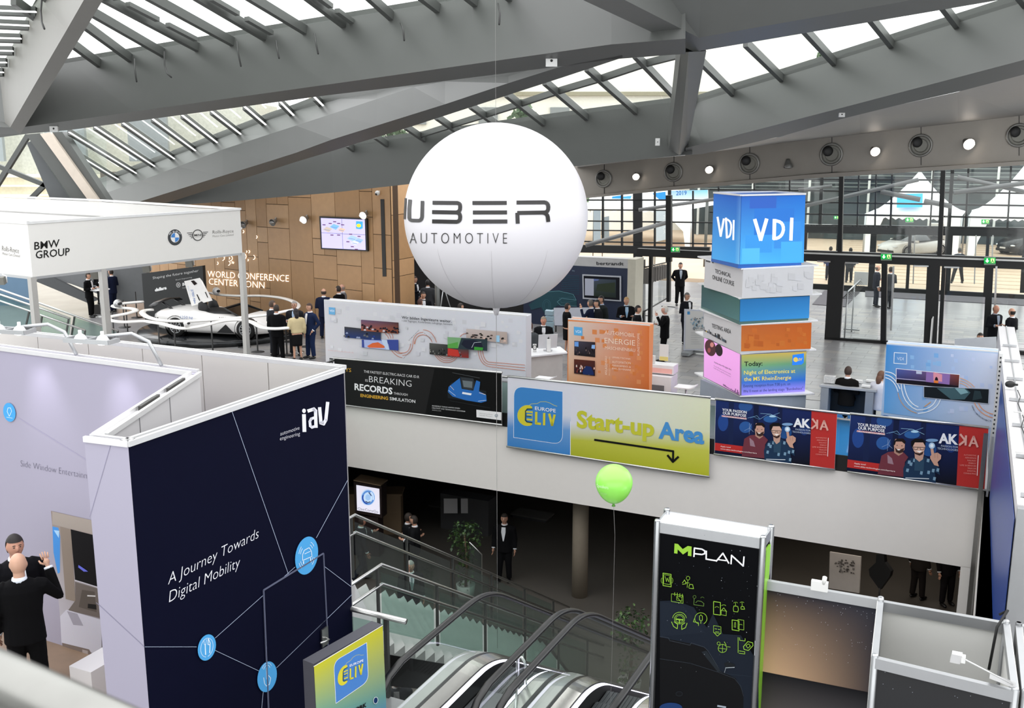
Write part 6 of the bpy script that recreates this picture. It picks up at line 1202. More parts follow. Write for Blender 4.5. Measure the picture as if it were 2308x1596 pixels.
crowd(pr, z3([(502, 945), (728, 965), (728, 1105), (505, 1085)]), '5a5c58', '3c3c3a', '2c2c2c', rr, 18, ('141414', '6a6a66', '8a8a84', '343434')); crowd(pr, z3([(728, 1003), (990, 1018), (990, 1130), (728, 1108)]), '4a4a4c', '3a3a3c', '8a2c28', rr, 8, ('1a1a1c', 'b8b8b8', '6a6c70'))
pr.poly(z3([(735, 1008), (860, 1030), (880, 1100), (860, 1112), (732, 1095)]), 'c03a30'); pr.poly(z3([(730, 870), (1222, 900), (1220, 1042), (732, 1005)]), '2c3a40'); pr.poly(z3([(730, 870), (900, 880), (860, 1010), (732, 1005)]), '7aa878'); pr.poly(z3([(732, 960), (860, 930), (860, 1010), (732, 1005)]), '58a048'); pr.poly(z3([(930, 905), (1060, 905), (1150, 940), (1170, 1000), (1060, 1030), (960, 1010), (900, 960)]), '1c2030'); pr.poly(z3([(1060, 990), (1170, 1000), (1165, 1035), (1060, 1030)]), '3c9838'); pr.line(z3([(1030, 1000), (1060, 940), (1145, 932)]), .9, 'c8d0d8')
pr.text('Wir bilden Ingenieure weiter.', 910, 717, 1022, 726, 6.4, '1c1e22', .012); pr.text('1.500 Tagungen, Konferenzen, Lehrgänge, Seminare', 911, 723.5, 1024, 732, 4.2, '505256', .004); pr.text('www.vdi-wissensforum.de', 744, 789, 802, 795, 3.6, 'd8a8a4', -.01)
for s_, x0, y0, x1, y1 in (('AUTOMATED DRIVING', 925.5, 768, 949, 744), ('IT SECURITY', 961, 751, 978, 767), ('CAR & CONNECTIVITY', 914, 808, 935, 784)): pr.text(s_, x0, y0, x1, y1, 2.6, '4a4c50', .01)
pr.build('poster_print', t)
# orange poster
t = poster('orange poster wall listing automobil and energie', (1280, 722), (1464, 733), base='d8844a'); pr = Print(PFW, .004); pr.grad([(1281, 724), (1463, 735), (1463, 905), (1281, 880)], 'd2c8c0', 'd07038', 'cc6a34', 'd8a070', 10); squares(pr, rr, 1310, 1460, lambda x: (728+(x-1280)*.06, 855+(x-1280)*.07), ['d48450', 'd27e48', 'd07840', 'd88c5c'], 44, 8)
pr.poly([(1294, 736), (1313, 738), (1313, 757), (1294, 755)], '5aa8dc'); pr.text('VDI', 1297, 750, 1310, 751, 6.5, 'e8f4fc', .0)
for s_, x0, y0, x1, y1, h in (('AUTOMOBIL', 1363, 753, 1432, 760, 9), ('ENERGIE', 1363, 773, 1432, 779, 12.5), ('MASCHINENBAU', 1364, 787, 1432, 793, 7.5), ('UMWELTTECHNIK', 1380, 807, 1422, 811, 4), ('AUTOMATION', 1380, 818, 1422, 821, 5.5), ('MANAGEMENT- &', 1380, 825, 1422, 829, 4), ('BWL-SEMINARE', 1380, 832, 1422, 836, 4)): pr.text(s_, x0, y0, x1, y1, h, 'f2dcc8', -.006)
pr.text('KUNSTSTOFFE', 1442, 801, 1442, 751, 5.5, 'f2dcc8', -.006); pr.text('ANLAGENBAU', 1369, 845, 1369, 803, 5.5, 'f2dcc8', -.006); pr.text('PROZESSINDUSTRIE', 1376, 846, 1376, 804, 3.5, 'eac8a8', -.006)
crowd(pr, [(1295, 768), (1342, 771), (1342, 805), (1295, 800)], '4a4858', '2c2228', '1a1618', rr, 22, ('141014', '4a3c40', '6a5a58', '2c2830')); pr.poly([(1296, 770), (1305, 770), (1305, 781), (1296, 780)], '6a9ce0'); pr.poly([(1335, 777), (1342, 777), (1342, 786), (1334, 785)], '8ab4e8')
crowd(pr, [(1295, 809), (1342, 813), (1342, 847), (1295, 841)], '5a2c20', '4a2420', '2a1c24', rr, 26, ('1a1218', 'e0b0a0', '8a3c34', 'd8c8c0')); pr.poly([(1314, 838), (1322, 824), (1334, 826), (1340, 840), (1340, 845), (1316, 843)], '1c2c5c'); pr.build('poster_print', t)
# blue poster at the right
t = poster('blue poster wall with two photos and a white curved line', (1998, 775), (2250, 795), base='9cb4d4'); pr = Print(PFW, .004); pr.grad([(1998, 777), (2249, 797), (2240, 965), (1992, 930)], '3a82c4', 'c4cce0', 'c8cede', '5a98d0', 10); squares(pr, rr, 2030, 2130, lambda x: (782+(x-1998)*.08, 930+(x-1998)*.08), ['6a9cd0', '74a4d6', '86b0da'], 20, 9); squares(pr, rr, 2130, 2240, lambda x: (782+(x-1998)*.08, 930+(x-1998)*.08), ['a4bade', 'b0c0e0', 'b8c4e0'], 22, 9)
def z4(L): return [(1800+x/4.543, 640+y/4.543) for x, y in L]
pr.line(z4([(980, 702), (1108, 710), (1106, 820), (976, 812)]), 1.6, 'd8e6f2', True); pr.text('VDI', *z4([(1008, 778)])[0], *z4([(1076, 782)])[0], 7, 'd8e6f2', -.005)
for k in range(3):
    r = k*34; pr.line(z4(curve((892, 898+r*.9), (985, 910+r), (1018+(-r+68)*.6, 1100-(68-r)*.8)) if k else curve((892, 898), (985, 905), (1005, 960))), 2.0, 'e4ecf4')
pr.line(z4(curve((1050, 1020), (1060, 1230), (1215, 1290))+curve((1215, 1290), (1370, 1290), (1410, 1180))[1:]), 2.0, 'e4ecf4'); pr.line(z4(curve((1080, 1030), (1110, 1220), (1225, 1258))), 2.0, 'e4ecf4'); pr.line(z4(curve((1225, 1325), (1420, 1310), (1452, 1180))), 2.0, 'e4ecf4'); pr.line(z4(curve((1018, 1115), (1050, 1280), (1210, 1322))), 1.4, 'c89868'); pr.line(z4([(1290, 1255), (1352, 1208)]), 2, 'c89868')
for k in range(3): pr.line(z4(curve((1650-k*2, 960+k*26), (1740-k*14, 985+k*22), (1800-k*30, 1055+k*4))), 1.6, 'dfae8c'); 
for k in range(2): pr.line(z4(curve((1800+k*40, 1215), (1850+k*30, 1340-k*26), (2000, 1372-k*38))), 1.8, 'e0986c')
pr.line(z4([(1000, 866), (1650, 928), (1640, 1075), (1000, 1015)]), 1.5, 'e8e8f0', True); pr.grad(z4([(1003, 868), (1647, 930), (1638, 1073), (1003, 1013)]), '4a5ca0', '7a3c2c', '1c1824', '241c40', 6); pr.poly(z4([(1308, 900), (1552, 922), (1545, 1030), (1302, 1005)]), '8a6aa8'); pr.poly(z4([(1380, 900), (1470, 925), (1470, 1000), (1380, 990)]), 'd890a0'); pr.poly(z4([(1385, 985), (1432, 990), (1430, 1035), (1385, 1030)]), 'd87838'); pr.poly(z4([(1400, 960), (1412, 948), (1425, 962), (1430, 988), (1395, 985)]), '1c1420')
pr.poly(z4([(1003, 975), (1300, 1000), (1545, 1030), (1640, 1045), (1638, 1073), (1003, 1013)]), '14101a'); pr.line(z4([(1003, 965), (1300, 992)]), 1.6, 'b0a8c8'); pr.poly(z4([(1205, 890), (1262, 895), (1262, 922), (1205, 918)]), 'b8c0d8')
pr.line(z4([(1284, 1048), (1950, 1075), (1942, 1225), (1284, 1160)]), 1.2, 'b0b8c8', True); pr.poly(z4([(1286, 1050), (1948, 1077), (1940, 1222), (1286, 1158)]), '10181e'); pr.poly(z4([(1415, 1065), (1600, 1060), (1720, 1075), (1760, 1110), (1700, 1180), (1560, 1180)]), '3c5860'); pr.poly(z4([(1600, 1065), (1700, 1070), (1740, 1110), (1660, 1130)]), '7aa0a8'); pr.poly(z4([(1800, 1090), (1860, 1095), (1880, 1170), (1780, 1190)]), '26363c')
vs = [(1768, 1240), (1790, 1290), (1825, 1335), (1870, 1375), (1920, 1400), (1975, 1408)]; 
for (s_, i) in (('VEH', 0), ('ICLE', 1), ('ELEC', 2), ('TRON', 3), ('ICS', 4)): a_, b2 = z4([vs[i], vs[i+1]]); pr.text(s_, a_[0], a_[1], b2[0], b2[1], 3.4, '3c4a5c', .01)
pr.build('poster_print', t)
mb = MB(); q0 = atD(2252, 797, PD-.05); mb.prism([up(q0, 0), up(q0+EX*.07, 0), up(q0+EX*.07+EYV*.3, 0), up(q0+EYV*.3, 0)], (0, 0, q0.z)); mb.build('perforated_profile', RAIL, t)
for k in range(22): mb = MB(); q = q0+EX*.035-EYV*.004; mb.box(V((q.x, q.y, q0.z-.08-k*.09)), .025, .006, .035, EX); mb.build('profile_hole', BLACK, t)
# ================================================================== TOWER OF BOXES
Yc = atz(1670, 893, .6).y
def zf(y): return aty(1670, y, Yc).z
TW = thing('display_tower', 'stacked tower of printed boxes topped by a glowing blue cube', 'display tower', up(atz(1680, 880, .6), 0))
def boxpx(F_, L_, R_, zt, zb_, m, nm, par=TW, lift=0):
    f3 = atz(*F_, zt); l3 = atz(*L_, zt); r3 = atz(*R_, zt); b3 = l3+r3-f3; mb = MB(); mb.prism([up(q, zb_) for q in (f3, r3, b3, l3)], (0, 0, zt-zb_)); mb.build(nm, m, par); return f3, l3, r3
BOARD = mat('white_shelf_board', 'e6e6e8', .35, noise=.005)
def boardpx(F_, L_, R_): zt = zf(F_[1]); boxpx(F_, L_, R_, zt, zt-.035, BOARD, 'shelf_board'); return zt
zb = [boardpx((1671, 605), (1572, 577), (1846, 597)), boardpx((1668, 673), (1572, 637), (1853, 661)), boardpx((1670, 731.6), (1575, 695), (1844, 721)), boardpx((1670, 798), (1567, 747), (1840, 787)), boardpx((1668, 892), (1565, 839), (1837, 887))]
def level(F_, L_, R_, zlow, m, nm): zt = zf(F_[1]); f3, l3, r3 = boxpx(F_, L_, R_, zt, zlow, m, nm); return Face(l3, f3), Face(f3, r3)
WB = mat('tower_white', 'cacacc', .5, noise=.01)
La, Ra = level((1671, 442), (1609, 436), (1815, 439), zb[0], mat('tower_blue_base', '2a64b8', .4), 'blue_cube')
rr = random.Random(9)
pr = Print(La, .006); pr.grad([(1609, 437), (1671, 443), (1667, 596), (1605, 583)], '2f62b4', '2a5aae', '3f94d4', '4a98d2', 8)
pr.grad([(1660, 442), (1671, 443), (1667, 596), (1656, 594)], '2a5aae', '4a78bc', '6aacd8', '3f94d4', 5); pr.line([(1618, 490), (1625, 532), (1632, 494)], 4.6, 'f2f4fa').line([(1637, 492), (1639, 536)], 4.6, 'f2f4fa').line(curve((1637, 494), (1652, 497), (1648, 520))+curve((1648, 520), (1647, 536), (1638, 535))[1:], 4, 'f2f4fa').line([(1654.5, 497), (1653.5, 540)], 4, 'f2f4fa'); pr.build('lit_print', TW, GLOW)
pr = Print(Ra, .006); pr.grad([(1671, 443), (1815, 440), (1811, 592), (1667, 596)], '2f5cac', '2868bc', '3f97da', '4aa4de', 10)
for x, y, w_, h, c in ((1690, 444, 60, 26, '345cae'), (1700, 470, 90, 60, '2f6ebe'), (1745, 500, 60, 60, '3a82ca'), (1680, 530, 60, 40, '3b8ace'), (1760, 545, 48, 44, '459cd8'), (1672, 560, 40, 34, '52a8de')): pr.poly([(x, y), (x+w_, y-1), (x+w_-1, y+h-1), (x-1, y+h)], c)
pr.line([(1701, 496), (1714, 540), (1727, 495)], 8, 'f2f4fa').line([(1745, 496), (1744, 538)], 8, 'f2f4fa').line(curve((1744, 498), (1766, 497), (1765, 518))+curve((1765, 518), (1762, 537), (1744, 538))[1:], 7, 'f2f4fa').line([(1784, 493), (1782, 540)], 7.5, 'f2f4fa'); pr.build('lit_print', TW, GLOW)
mb = MB(); f3 = atz(1671, 442, zf(442)); l3 = atz(1609, 436, zf(442)); r3 = atz(1815, 439, zf(442)); b3 = l3+r3-f3
for p_, q_ in ((f3, r3), (f3, l3), (l3, b3), (b3, r3)): mb.bar(p_+V((0, 0, .02)), q_+V((0, 0, .02)), .05, .04)
mb.build('top_frame', BOARD, TW)
Lb, Rb = level((1675, 607), (1589, 586), (1835, 601), zb[1], WB, 'white_box'); pr = Print(Lb, .006)
pr.text('TECHNICAL', 1612, 615, 1648, 626, 9.5, '18181c', .0); pr.text('ONLINE COURSE', 1606, 629, 1655, 645, 10.5, '18181c', .0); pr.line([(1592, 588), (1600, 590)], 3, '4a4a4c').line([(1606, 591), (1608, 592)], 3, '4a4a4c'); pr.build('lettering', TW)
pr = Print(Rb, .006); squares(pr, rr, 1680, 1830, lambda x: (610, 660), ['c8c8ca', 'cccccf', 'c6c6c8'], 24, 12); pr.build('print', TW)
Lc, Rc = level((1668, 674), (1582, 642), (1825, 666), zb[2], mat('tower_teal', '4a6c68', .5), 'green_blue_box'); pr = Print(Lc, .006); pr.grad([(1582, 643), (1668, 675), (1667, 724), (1581, 690)], '3f5c5a', '466a66', '5a8484', '46646a', 6); pr.build('print', TW)
pr = Print(Rc, .006); pr.grad([(1668, 675), (1825, 667), (1823, 717), (1667, 725)], '2a70ac', '2f76b6', '3c92d4', '3a8ccc', 6); pr.build('print', TW)
Ld, Rd = level((1671, 733), (1587, 698), (1829, 726), zb[3], WB, 'white_orange_box'); pr = Print(Ld, .006); pr.text('TESTING AREA', 1605, 738, 1648, 753, 9.5, '18181c', .0)
for k in range(18): x = 1586+k*2.9; y = 744+k*1.6; h = rr.choice([2, 3, 5, 8]) if k not in (11, 12) else 10; pr.poly([(x, y-h+k*.0), (x+2.2, y-h+1), (x+2.2, y+2), (x, y+1)], rr.choice(['3a3c40', '4a5a68', '8a8c90', '2c2c30']) if k != 2 else 'c8a83c')
pr.build('lettering', TW); pr = Print(Rd, .006); pr.grad([(1671, 734), (1829, 727), (1827, 786), (1670, 792)], 'b86434', 'c0602a', 'd06a28', 'd47c38', 6); squares(pr, rr, 1676, 1824, lambda x: (736, 786), ['c86c30', 'c0662c', 'cc7434', 'bc622c'], 26, 11); pr.build('print', TW)
Le, Re = level((1670, 799), (1588, 763), (1818, 791), zb[4], mat('tower_screen_base', '808088', .5), 'screen_box')
pr = Print(Le, .006, z=(1500, 400, 2.85)); pr.poly([(250, 1030), (480, 1135), (478, 1398), (247, 1280)], 'e0a0dc'); pr.ell(290, 1095, 36, 52, '4a2c30', 22, 0, .3).ell(345, 1110, 24, 38, '2a2024', 20, 0, .3).ell(300, 1075, 12, 16, 'b87a74', 12).ell(282, 1110, 10, 16, '8a4a4c', 12); pr.text('Key facts about VDIs digital offers', 315, 1190, 425, 1240, 9, '3a2c44', .01); pr.text('The exact VDI quality and know-how content', 312, 1212, 422, 1268, 8, '3a2c44', -.01); pr.text('Flexible offers for specialist and newcomers', 312, 1226, 422, 1284, 8, '4a3c54', -.01)
for k in range(16): x = 372+k*6.6; h = rr.choice([6, 10, 16, 26]); y = 1336+k*3.8; pr.poly([(x, y-h), (x+4.5, y-h+2), (x+4.5, y+3), (x, y)], rr.choice(['3a2c44', '6a4c74', '8a6488']))
pr.build('lit_print', TW, GLOW)
pr = Print(Re, .006, z=(1500, 400, 2.85)); pr.grad([(488, 1140), (905, 1118), (893, 1385), (487, 1400)], 'a89a50', 'b49c50', '8a80dc', '8478d8', 4); pr.grad([(488, 1140), (905, 1118), (902, 1190), (488, 1212)], 'a49a50', 'b89c4c', '58886c', '6c9868', 4); pr.grad([(488, 1212), (902, 1190), (898, 1300), (487, 1318)], '6c9868', '58886c', '2a62b8', '3a68b8', 5); pr.grad([(487, 1318), (898, 1300), (893, 1385), (487, 1400)], '3a68b8', '2a62b8', '9a86e4', '8c80e0', 5)
pr.text('Today:', 505, 1212, 622, 1208, 30, '101018', .015); pr.text('Night of Electronics at', 503, 1266, 832, 1254, 26, 'd8c450', .008); pr.text('the MS RheinEnergie', 503, 1308, 806, 1296, 26, 'd8c450', .008); pr.text('Evening reception from 7.00 p.m. on', 500, 1348, 800, 1334, 19, '1c2440', -.008); pr.text('We´ll meet at the landing stage "Bundeshaus"', 498, 1382, 882, 1362, 19, '1c2440', -.008)
pr.poly([(815, 1140), (888, 1130), (886, 1190), (872, 1202), (812, 1206)], '2a78dc'); pr.ell(835, 1170, 15, 15, 'd8b850'); pr.text('ELIV', 828, 1180, 878, 1176, 18, 'c8b058', .03); pr.build('lit_print', TW, GLOW)
boxpx((1668, 894), (1579, 855), (1817, 889), zb[4]-.04, 0, mat('tower_base_grey', '9aa4b0', .5), 'base_box')
# ================================================================== STAND WITH DARK GRAPHICS BY THE LEFT ENTRANCE
BD_ = toD(atz(1414, 748, 0)); t = thing('exhibition_stand', 'dark blue exhibition stand with a white header and a framed screen', 'booth', up(atD(1350, 600, BD_), 0)); BFc = Face(ED(-5, BD_), ED(0, BD_))
a = BFc.p(1180, 640); b_ = BFc.p(1414, 640); zt = BFc.p(1414, 584).z; zh = BFc.p(1413, 605).z; n_ = BFc.n
mb = MB(); mb.prism([up(a, 0), up(b_, 0), up(b_, 0)-n_*.5, up(a, 0)-n_*.5], (0, 0, zh)); mb.build('wall_panel', mat('dark_blue_wall', '1a2640', .5), t)
mb = MB(); mb.prism([up(a, zh), up(b_, zh), up(b_, zh)-n_*.5, up(a, zh)-n_*.5], (0, 0, zt-zh)); mb.build('header', mat('header_grey_white', 'b4b4b4', .5), t)
mb = MB(); mb.prism([up(b_, 0)+n_*.0, up(b_, 0)+EX*.3, up(b_, 0)+EX*.3-n_*.9, up(b_, 0)-n_*.9], (0, 0, zt)); mb.build('side_panel', mat('cream_side', 'c4c0b0', .6), t)
pr = Print(BFc, .01, z=(1180, 560, 4.986)); pr.text('bertrandt', 820, 184, 1125, 190, 38, '2c2c30', .015); pr.text('on', 545, 255, 574, 262, 22, '8a9cac')
for k in range(11): pr.line([(440-k*2, 300+k*21), (625, 312+k*20)], 7, '2c4a5c')
TL = '3c6470'; pr.poly([(190, 540), (240, 480), (400, 470), (560, 510), (600, 580), (600, 650), (380, 640), (330, 690), (250, 750), (200, 660), (90, 690), (60, 630)], '2c4c56'); pr.arc(262, 640, 45, 65, 0, 360, 5, TL, 20).arc(262, 640, 28, 44, 0, 360, 4, TL, 18).line([(190, 540), (250, 490), (400, 478), (560, 515), (595, 580), (430, 560), (380, 600), (420, 640), (600, 650)], 4, '6a98a4').line([(400, 555), (560, 545), (580, 590), (430, 610), (400, 555)], 4, TL)
pr.build('wall_print', t)
fo = BFc.n*.06; mb = MB(); P = [BFc.p(*q, .02) for q in ((1314, 618), (1401, 622), (1401, 679), (1315, 673))]; mb.prism(P, BFc.n*.05); mb.build('screen_frame', mat('frame_pale', 'b8bcc4', .4), t)
pr = Print(BFc, .075); pr.poly([(1317, 621), (1398, 625), (1398, 676), (1318, 670)], '14161e').poly([(1320, 627), (1340, 628), (1340, 666), (1320, 665)], 'b4b8c8').grad([(1340, 628), (1390, 630), (1390, 671), (1340, 667)], '4c5664', '3c4650', '26302c', '2c3628', 5).poly([(1340, 628), (1352, 629), (1350, 632), (1340, 633)], '6a7ab0').poly([(1348, 640), (1388, 636), (1388, 660), (1345, 655)], '343e30'); pr.build('screen', t)
t = thing('whiteboard', 'large white board behind the woman in black', 'board', atz(1292, 752)); f = Face(atz(1248, 748), atz(1345, 756)); slabpx(f, (1249, 694), (1336, 693), (1340, 735), (1251, 733), .05, mat('board_white_cool', 'c4c8d4', .4), 'panel', t)
for x in (1253, 1336): q = f.p(x, 733); mb = MB(); mb.tube([q, up(q, 0)], .025, 6); mb.build('leg', DARK, t)
t = thing('literature_rack', 'leaning ladder shaped brochure rack beside the white board', 'rack', atz(1240, 772)); f = Face(atz(1230, 770), atz(1250, 772))
for x0, x1 in ((1236, 1231), (1246, 1248)): mb = MB(); mb.tube([f.p(x0, 698), f.p(x1, 768)], .03, 6); mb.build('side_rail', ALU, t)
for k in range(5): y = 704+k*13; mb = MB(); q = f.p(1240, y, .05); mb.box(q, .3, .12, .16, f.u, (0, -.3, 1)); mb.build('brochure', mat('brochure_blue', '9cb4c0', .5), t)
# ================================================================== RECEPTION FURNITURE
t = thing('reception_desk', 'white reception desk between the grey and orange poster walls', 'desk', atz(1235, 860)); zt = 1.05
c = [atz(1180, 804, zt), atz(1279, 794, zt), atz(1262, 781, zt), atz(1180, 786, zt)]; mb = MB(); mb.prism(c, (0, 0, -.04)); mb.build('desk_top', mat('desk_white', 'e8e8ea', .35), t)
mb = MB(); k0, k1 = c[0].lerp(c[3], .15), c[1].lerp(c[2], .15)-V((.1, 0, 0)); mb.prism([up(k0, 0), up(k1, 0), up(k1, 0)+V((0, .04, 0)), up(k0, 0)+V((0, .04, 0))], (0, 0, zt-.05)); mb.build('front_panel', mat('desk_front_grey', 'c4c0bc', .5), t); mb = MB(); k2 = c[2]-V((.1, 0, 0)); mb.prism([up(k1, 0), up(k2, 0), up(k2, 0)-V((.03, 0, 0)), up(k1, 0)-V((.03, 0, 0))], (0, 0, zt-.05)); mb.build('side_panel', mat('desk_front_grey'), t)
def deskpt(px, py, z=1.06): return atz(px, py, z)
m0 = deskpt(1235, 790); t = thing('desktop_computer', 'silver all in one computer seen from behind on the reception desk', 'computer', m0); f = Face(m0+V((-.3, 0, 0)), m0+V((.3, .0, 0))); mb = MB(); mb.prism([f.p(1214, 755), f.p(1257, 753), f.p(1255, 784), f.p(1213, 786)], V((0, .04, 0))); mb.build('display', mat('silver_back', 'cfd0d4', .3, .3), t)
mb = MB(); mb.box(m0+V((0, .06, .1)), .1, .03, .25); mb.box(m0+V((0, .05, .01)), .25, .18, .015); mb.build('stand', mat('silver_back'), t); pr = Print(f, .004); pr.ell(1236, 764, 2.6, 3, '1c1c1e', 14).ell(1237, 760, .9, 1, '1c1c1e', 8); pr.build('fruit_mark', t)
def bx(name, label, cat, px, py, z, w_, d_, h, m, par=None, grp=None):
    p = atz(px, py, z); t = thing(name, label, cat, p, group=grp); mb = MB(); mb.box(p+V((0, 0, h/2)), w_, d_, h, EX); mb.build('body', m, t); return t
WPL = mat('white_plastic')
t = bx('sign_holder', 'upright white card holder in front of the computer', 'holder', 1237, 793, 1.06, .11, .03, .36, WPL); t = bx('sign_holder', 'upright white leaflet holder at the left end of the reception desk', 'holder', 1191, 794, 1.06, .13, .03, .32, WPL)
p = atz(1205, 792, 1.06); t = thing('desk_phone', 'small white handset with black rings on the reception desk', 'phone', p); mb = MB(); mb.box(p+V((0, 0, .1)), .1, .08, .2); mb.build('body', WPL, t); mb = MB(); mb.tube([p+V((.05*math.cos(a), -.045, .12+.07*math.sin(a))) for a in [k*.63 for k in range(10)]], .008, 5, closed=True); mb.build('ring', BLACK, t)
def stool(px, py, label, r=.22):
    p = atz(px, py, .78); t = thing('bar_stool', label, 'stool', up(p, 0)); mb = MB(); g = 10
    for i in range(g):
        for j in range(g):
            q = [(i/g, j/g), ((i+1)/g, j/g), ((i+1)/g, (j+1)/g), (i/g, (j+1)/g)]; mb.add([p+EX*((u-.5)*.5)+EYV*((v-.5)*.4)+V((0, 0, .1*max(0, u-.75)*4*(u-.5)+.02)) for u, v in q]+[p+EX*((u-.5)*.5)+EYV*((v-.5)*.4)+V((0, 0, .1*max(0, u-.75)*4*(u-.5)-.01)) for u, v in q], [[0, 1, 2, 3], [7, 6, 5, 4], [0, 4, 5, 1], [1, 5, 6, 2], [2, 6, 7, 3], [3, 7, 4, 0]])
    mb.build('seat', mat('desk_white'), t); mb = MB(); mb.lathe([(.025, 0), (.025, -.75)], p, n=8); mb.build('column', STEEL, t); mb = MB(); mb.lathe([(.2, .0), (.2, .02), (.03, .05)], up(p, 0), n=20); mb.build('base', STEEL, t)
stool(1546, 873, 'white bar stool with an upturned seat edge behind the arrow banner'); stool(1228, 854, 'white bar stool just in front of the reception desk')
# counter right of the orange wall
t = thing('counter', 'white display counter with shelves right of the orange poster wall', 'counter', atz(1490, 900)); c0 = atz(1488, 842, .95); mb = MB(); mb.box(up(c0, .47), .75, .55, .93, EX); mb.build('body', mat('desk_white'), t)
for z in (.3, .6): mb = MB(); q = up(c0, z)-EYV*.28; mb.box(q, .4, .04, .22, EX); mb.build('shelf_shade_block', mat('shelf_shadow_grey', '6a6a6c', .6), t)  # grey blocks on the front paint the shade inside the shelves
t = thing('step_box', 'white box with a pink strip along its front on the counter', 'box', up(c0, .95)); mb = MB(); mb.box(up(c0, 1.08)+EYV*.1, .75, .4, .22, EX); mb.build('body', mat('desk_white'), t); mb = MB(); mb.box(up(c0, 1.05)-EYV*.11, .68, .01, .12, EX); mb.build('pink_strip', mat('pink_tint', 'f0b8b0', .5), t)  # plain pink strip set on the front of the box
p = up(c0, 1.2)+EYV*.1; t = thing('sign_holder', 'clear brochure holder with a leaflet on the box right of the orange wall', 'holder', p); mb = MB(); mb.box(p+V((.05, 0, .28)), .24, .02, .42, EX); mb.build('leaflet', WPL, t); mb = MB(); mb.box(p+V((.05, -.015, .12)), .22, .01, .1, EX); mb.build('print_block', mat('yellow_print', 'd8c878', .5), t); mb = MB(); mb.box(p+V((-.22, 0, .1)), .1, .06, .2, EX); mb.build('phone_block', WPL, t)
# wheeled map board
p = atz(1562, 800); t = thing('map_board', 'white wheeled floor plan board left of the box tower', 'board', p); f = Face(atz(1541, 800), atz(1590, 800)); mb = MB(); P = [f.p(1543, 697), f.p(1588, 699), f.p(1590, 789), f.p(1541, 790)]; mb.prism(P, -f.n*.06); mb.build('panel', mat('board_white_cool'), t)
pr = Print(f, .005); pr.poly([(1546, 700), (1585, 702), (1587, 786), (1544, 787)], 'd4d4d2').poly([(1549, 702), (1555, 702), (1555, 709), (1549, 709)], '4a90c8'); rr = random.Random(11)
for k in range(60): x = rr.uniform(1555, 1583); y = rr.uniform(716, 742)+(x-1555)*-.1; pr.poly([(x, y), (x+rr.uniform(1, 4), y), (x+2, y+rr.uniform(2, 6)), (x, y+2)], rr.choice(['3c444c', '7aa0b8', '8a9298', 'a8c0cc']))
for k in range(6): pr.line([(1557, 750+k*5), (1572+k % 3*4, 750+k*5)], .7, 'b0b4b4')
pr.build('floor_plan', t); mb = MB(); b0 = f.p(1553, 790)-f.n*.03; mb.box(up(b0, b0.z/2)+f.u*0, .1, .06, b0.z, EX); mb.box(up(b0, .09), .25, .9, .1, EX); mb.box(up(b0+f.u*.5, .09), .9, .12, .08, EX); mb.build('base', mat('base_grey', '8a8e90', .5), t)
# desk right with brochures
t = thing('table', 'grey desk with brochures where two women sit', 'table', atz(1905, 925)); zt = .98; c = [atz(1847, 868, zt), atz(1975, 880, zt), atz(1992, 862, zt), atz(1880, 852, zt)]; mb = MB(); mb.prism(c, (0, 0, -.05)); mb.build('table_top', mat('desk_top_grey', 'a8aaac', .4), t)
for q in (c[0].lerp(c[1], .03), c[0].lerp(c[1], .82)): mb = MB(); mb.prism([up(q, 0), up(q, 0)+EX*.18, up(q, 0)+EX*.18+EYV*.7, up(q, 0)+EYV*.7], (0, 0, zt-.06)); mb.build('leg_panel', mat('desk_leg_grey', '8c9094', .5), t)
mb = MB(); q = c[0].lerp(c[1], .15)+EYV*.45; mb.prism([up(q, .2), up(c[1], .2)+EYV*.3, up(c[1], .2)+EYV*.33, up(q, .2)+EYV*.03], (0, 0, .7)); mb.build('modesty_panel', BLACK, t)
t = bx('candy_jar', 'clear box of sweets with a card on the grey desk', 'box', 1870, 862, 1.0, .26, .2, .16, mat('jar_mixed', 'c8c8c6', .3, noise=.2, scale=30)); mb = MB(); q = atz(1872, 858, 1.0); mb.box(q+V((0, .12, .28)), .2, .02, .24, EX); mb.build('card', mat('card_frame', '8a8888', .5), t)
for k, (x, y, lb) in enumerate(((1934, 862, 'stack of yellow and white cards in the middle of the grey desk'), (1962, 860, 'rear white leaflet stack at the right of the grey desk'), (1952, 872, 'front white leaflet stack on the grey desk'))): bx('leaflet_stack', lb, 'leaflets', x, y, 1.0, .2, .14, .04+.02*(k == 0), WPL)
# round bistro tables
def bistro(px, py, label, zt=1.1, cups=0):
    p = atz(px, py, zt); t = thing('bistro_table', label, 'table', up(p, 0)); mb = MB(); mb.lathe([(.38, -.03), (.4, -.01), (.39, .0), (.01, .001)], p, n=24); mb.build('table_top', mat('desk_white'), t); mb = MB(); mb.lathe([(.03, 0), (.03, zt-.03)], up(p, 0), n=8); mb.build('column', STEEL, t); mb = MB(); mb.lathe([(.24, 0), (.24, .02), (.03, .05)], up(p, 0), n=20); mb.build('base', STEEL, t)
    for k in range(cups): q = p+V((-.2+.16*k, .05*(-1)**k, .0)); u_ = thing('coffee_cup', 'white cup on the round table, number %s from the left' % ('one two three four'.split()[k]) if px > 500 else 'white cup on the table between the standing men at far left, '+['left one', 'right one'][k], 'cup', q); mb = MB(); mb.lathe([(.03, 0), (.045, .08), (.04, .08), (.03, .01)], q, n=12); mb.build('bowl', WPL, u_); mb = MB(); mb.lathe([(.07, 0), (.075, .012)], q, n=14); mb.build('saucer', WPL, u_)
bistro(895, 674, 'round white bistro table with cups at the timber corner', cups=3); bistro(224, 652, 'round bistro table between the three men at the far left', cups=2); bistro(666, 720, 'round bistro table inside the talking group', .0+1.1)
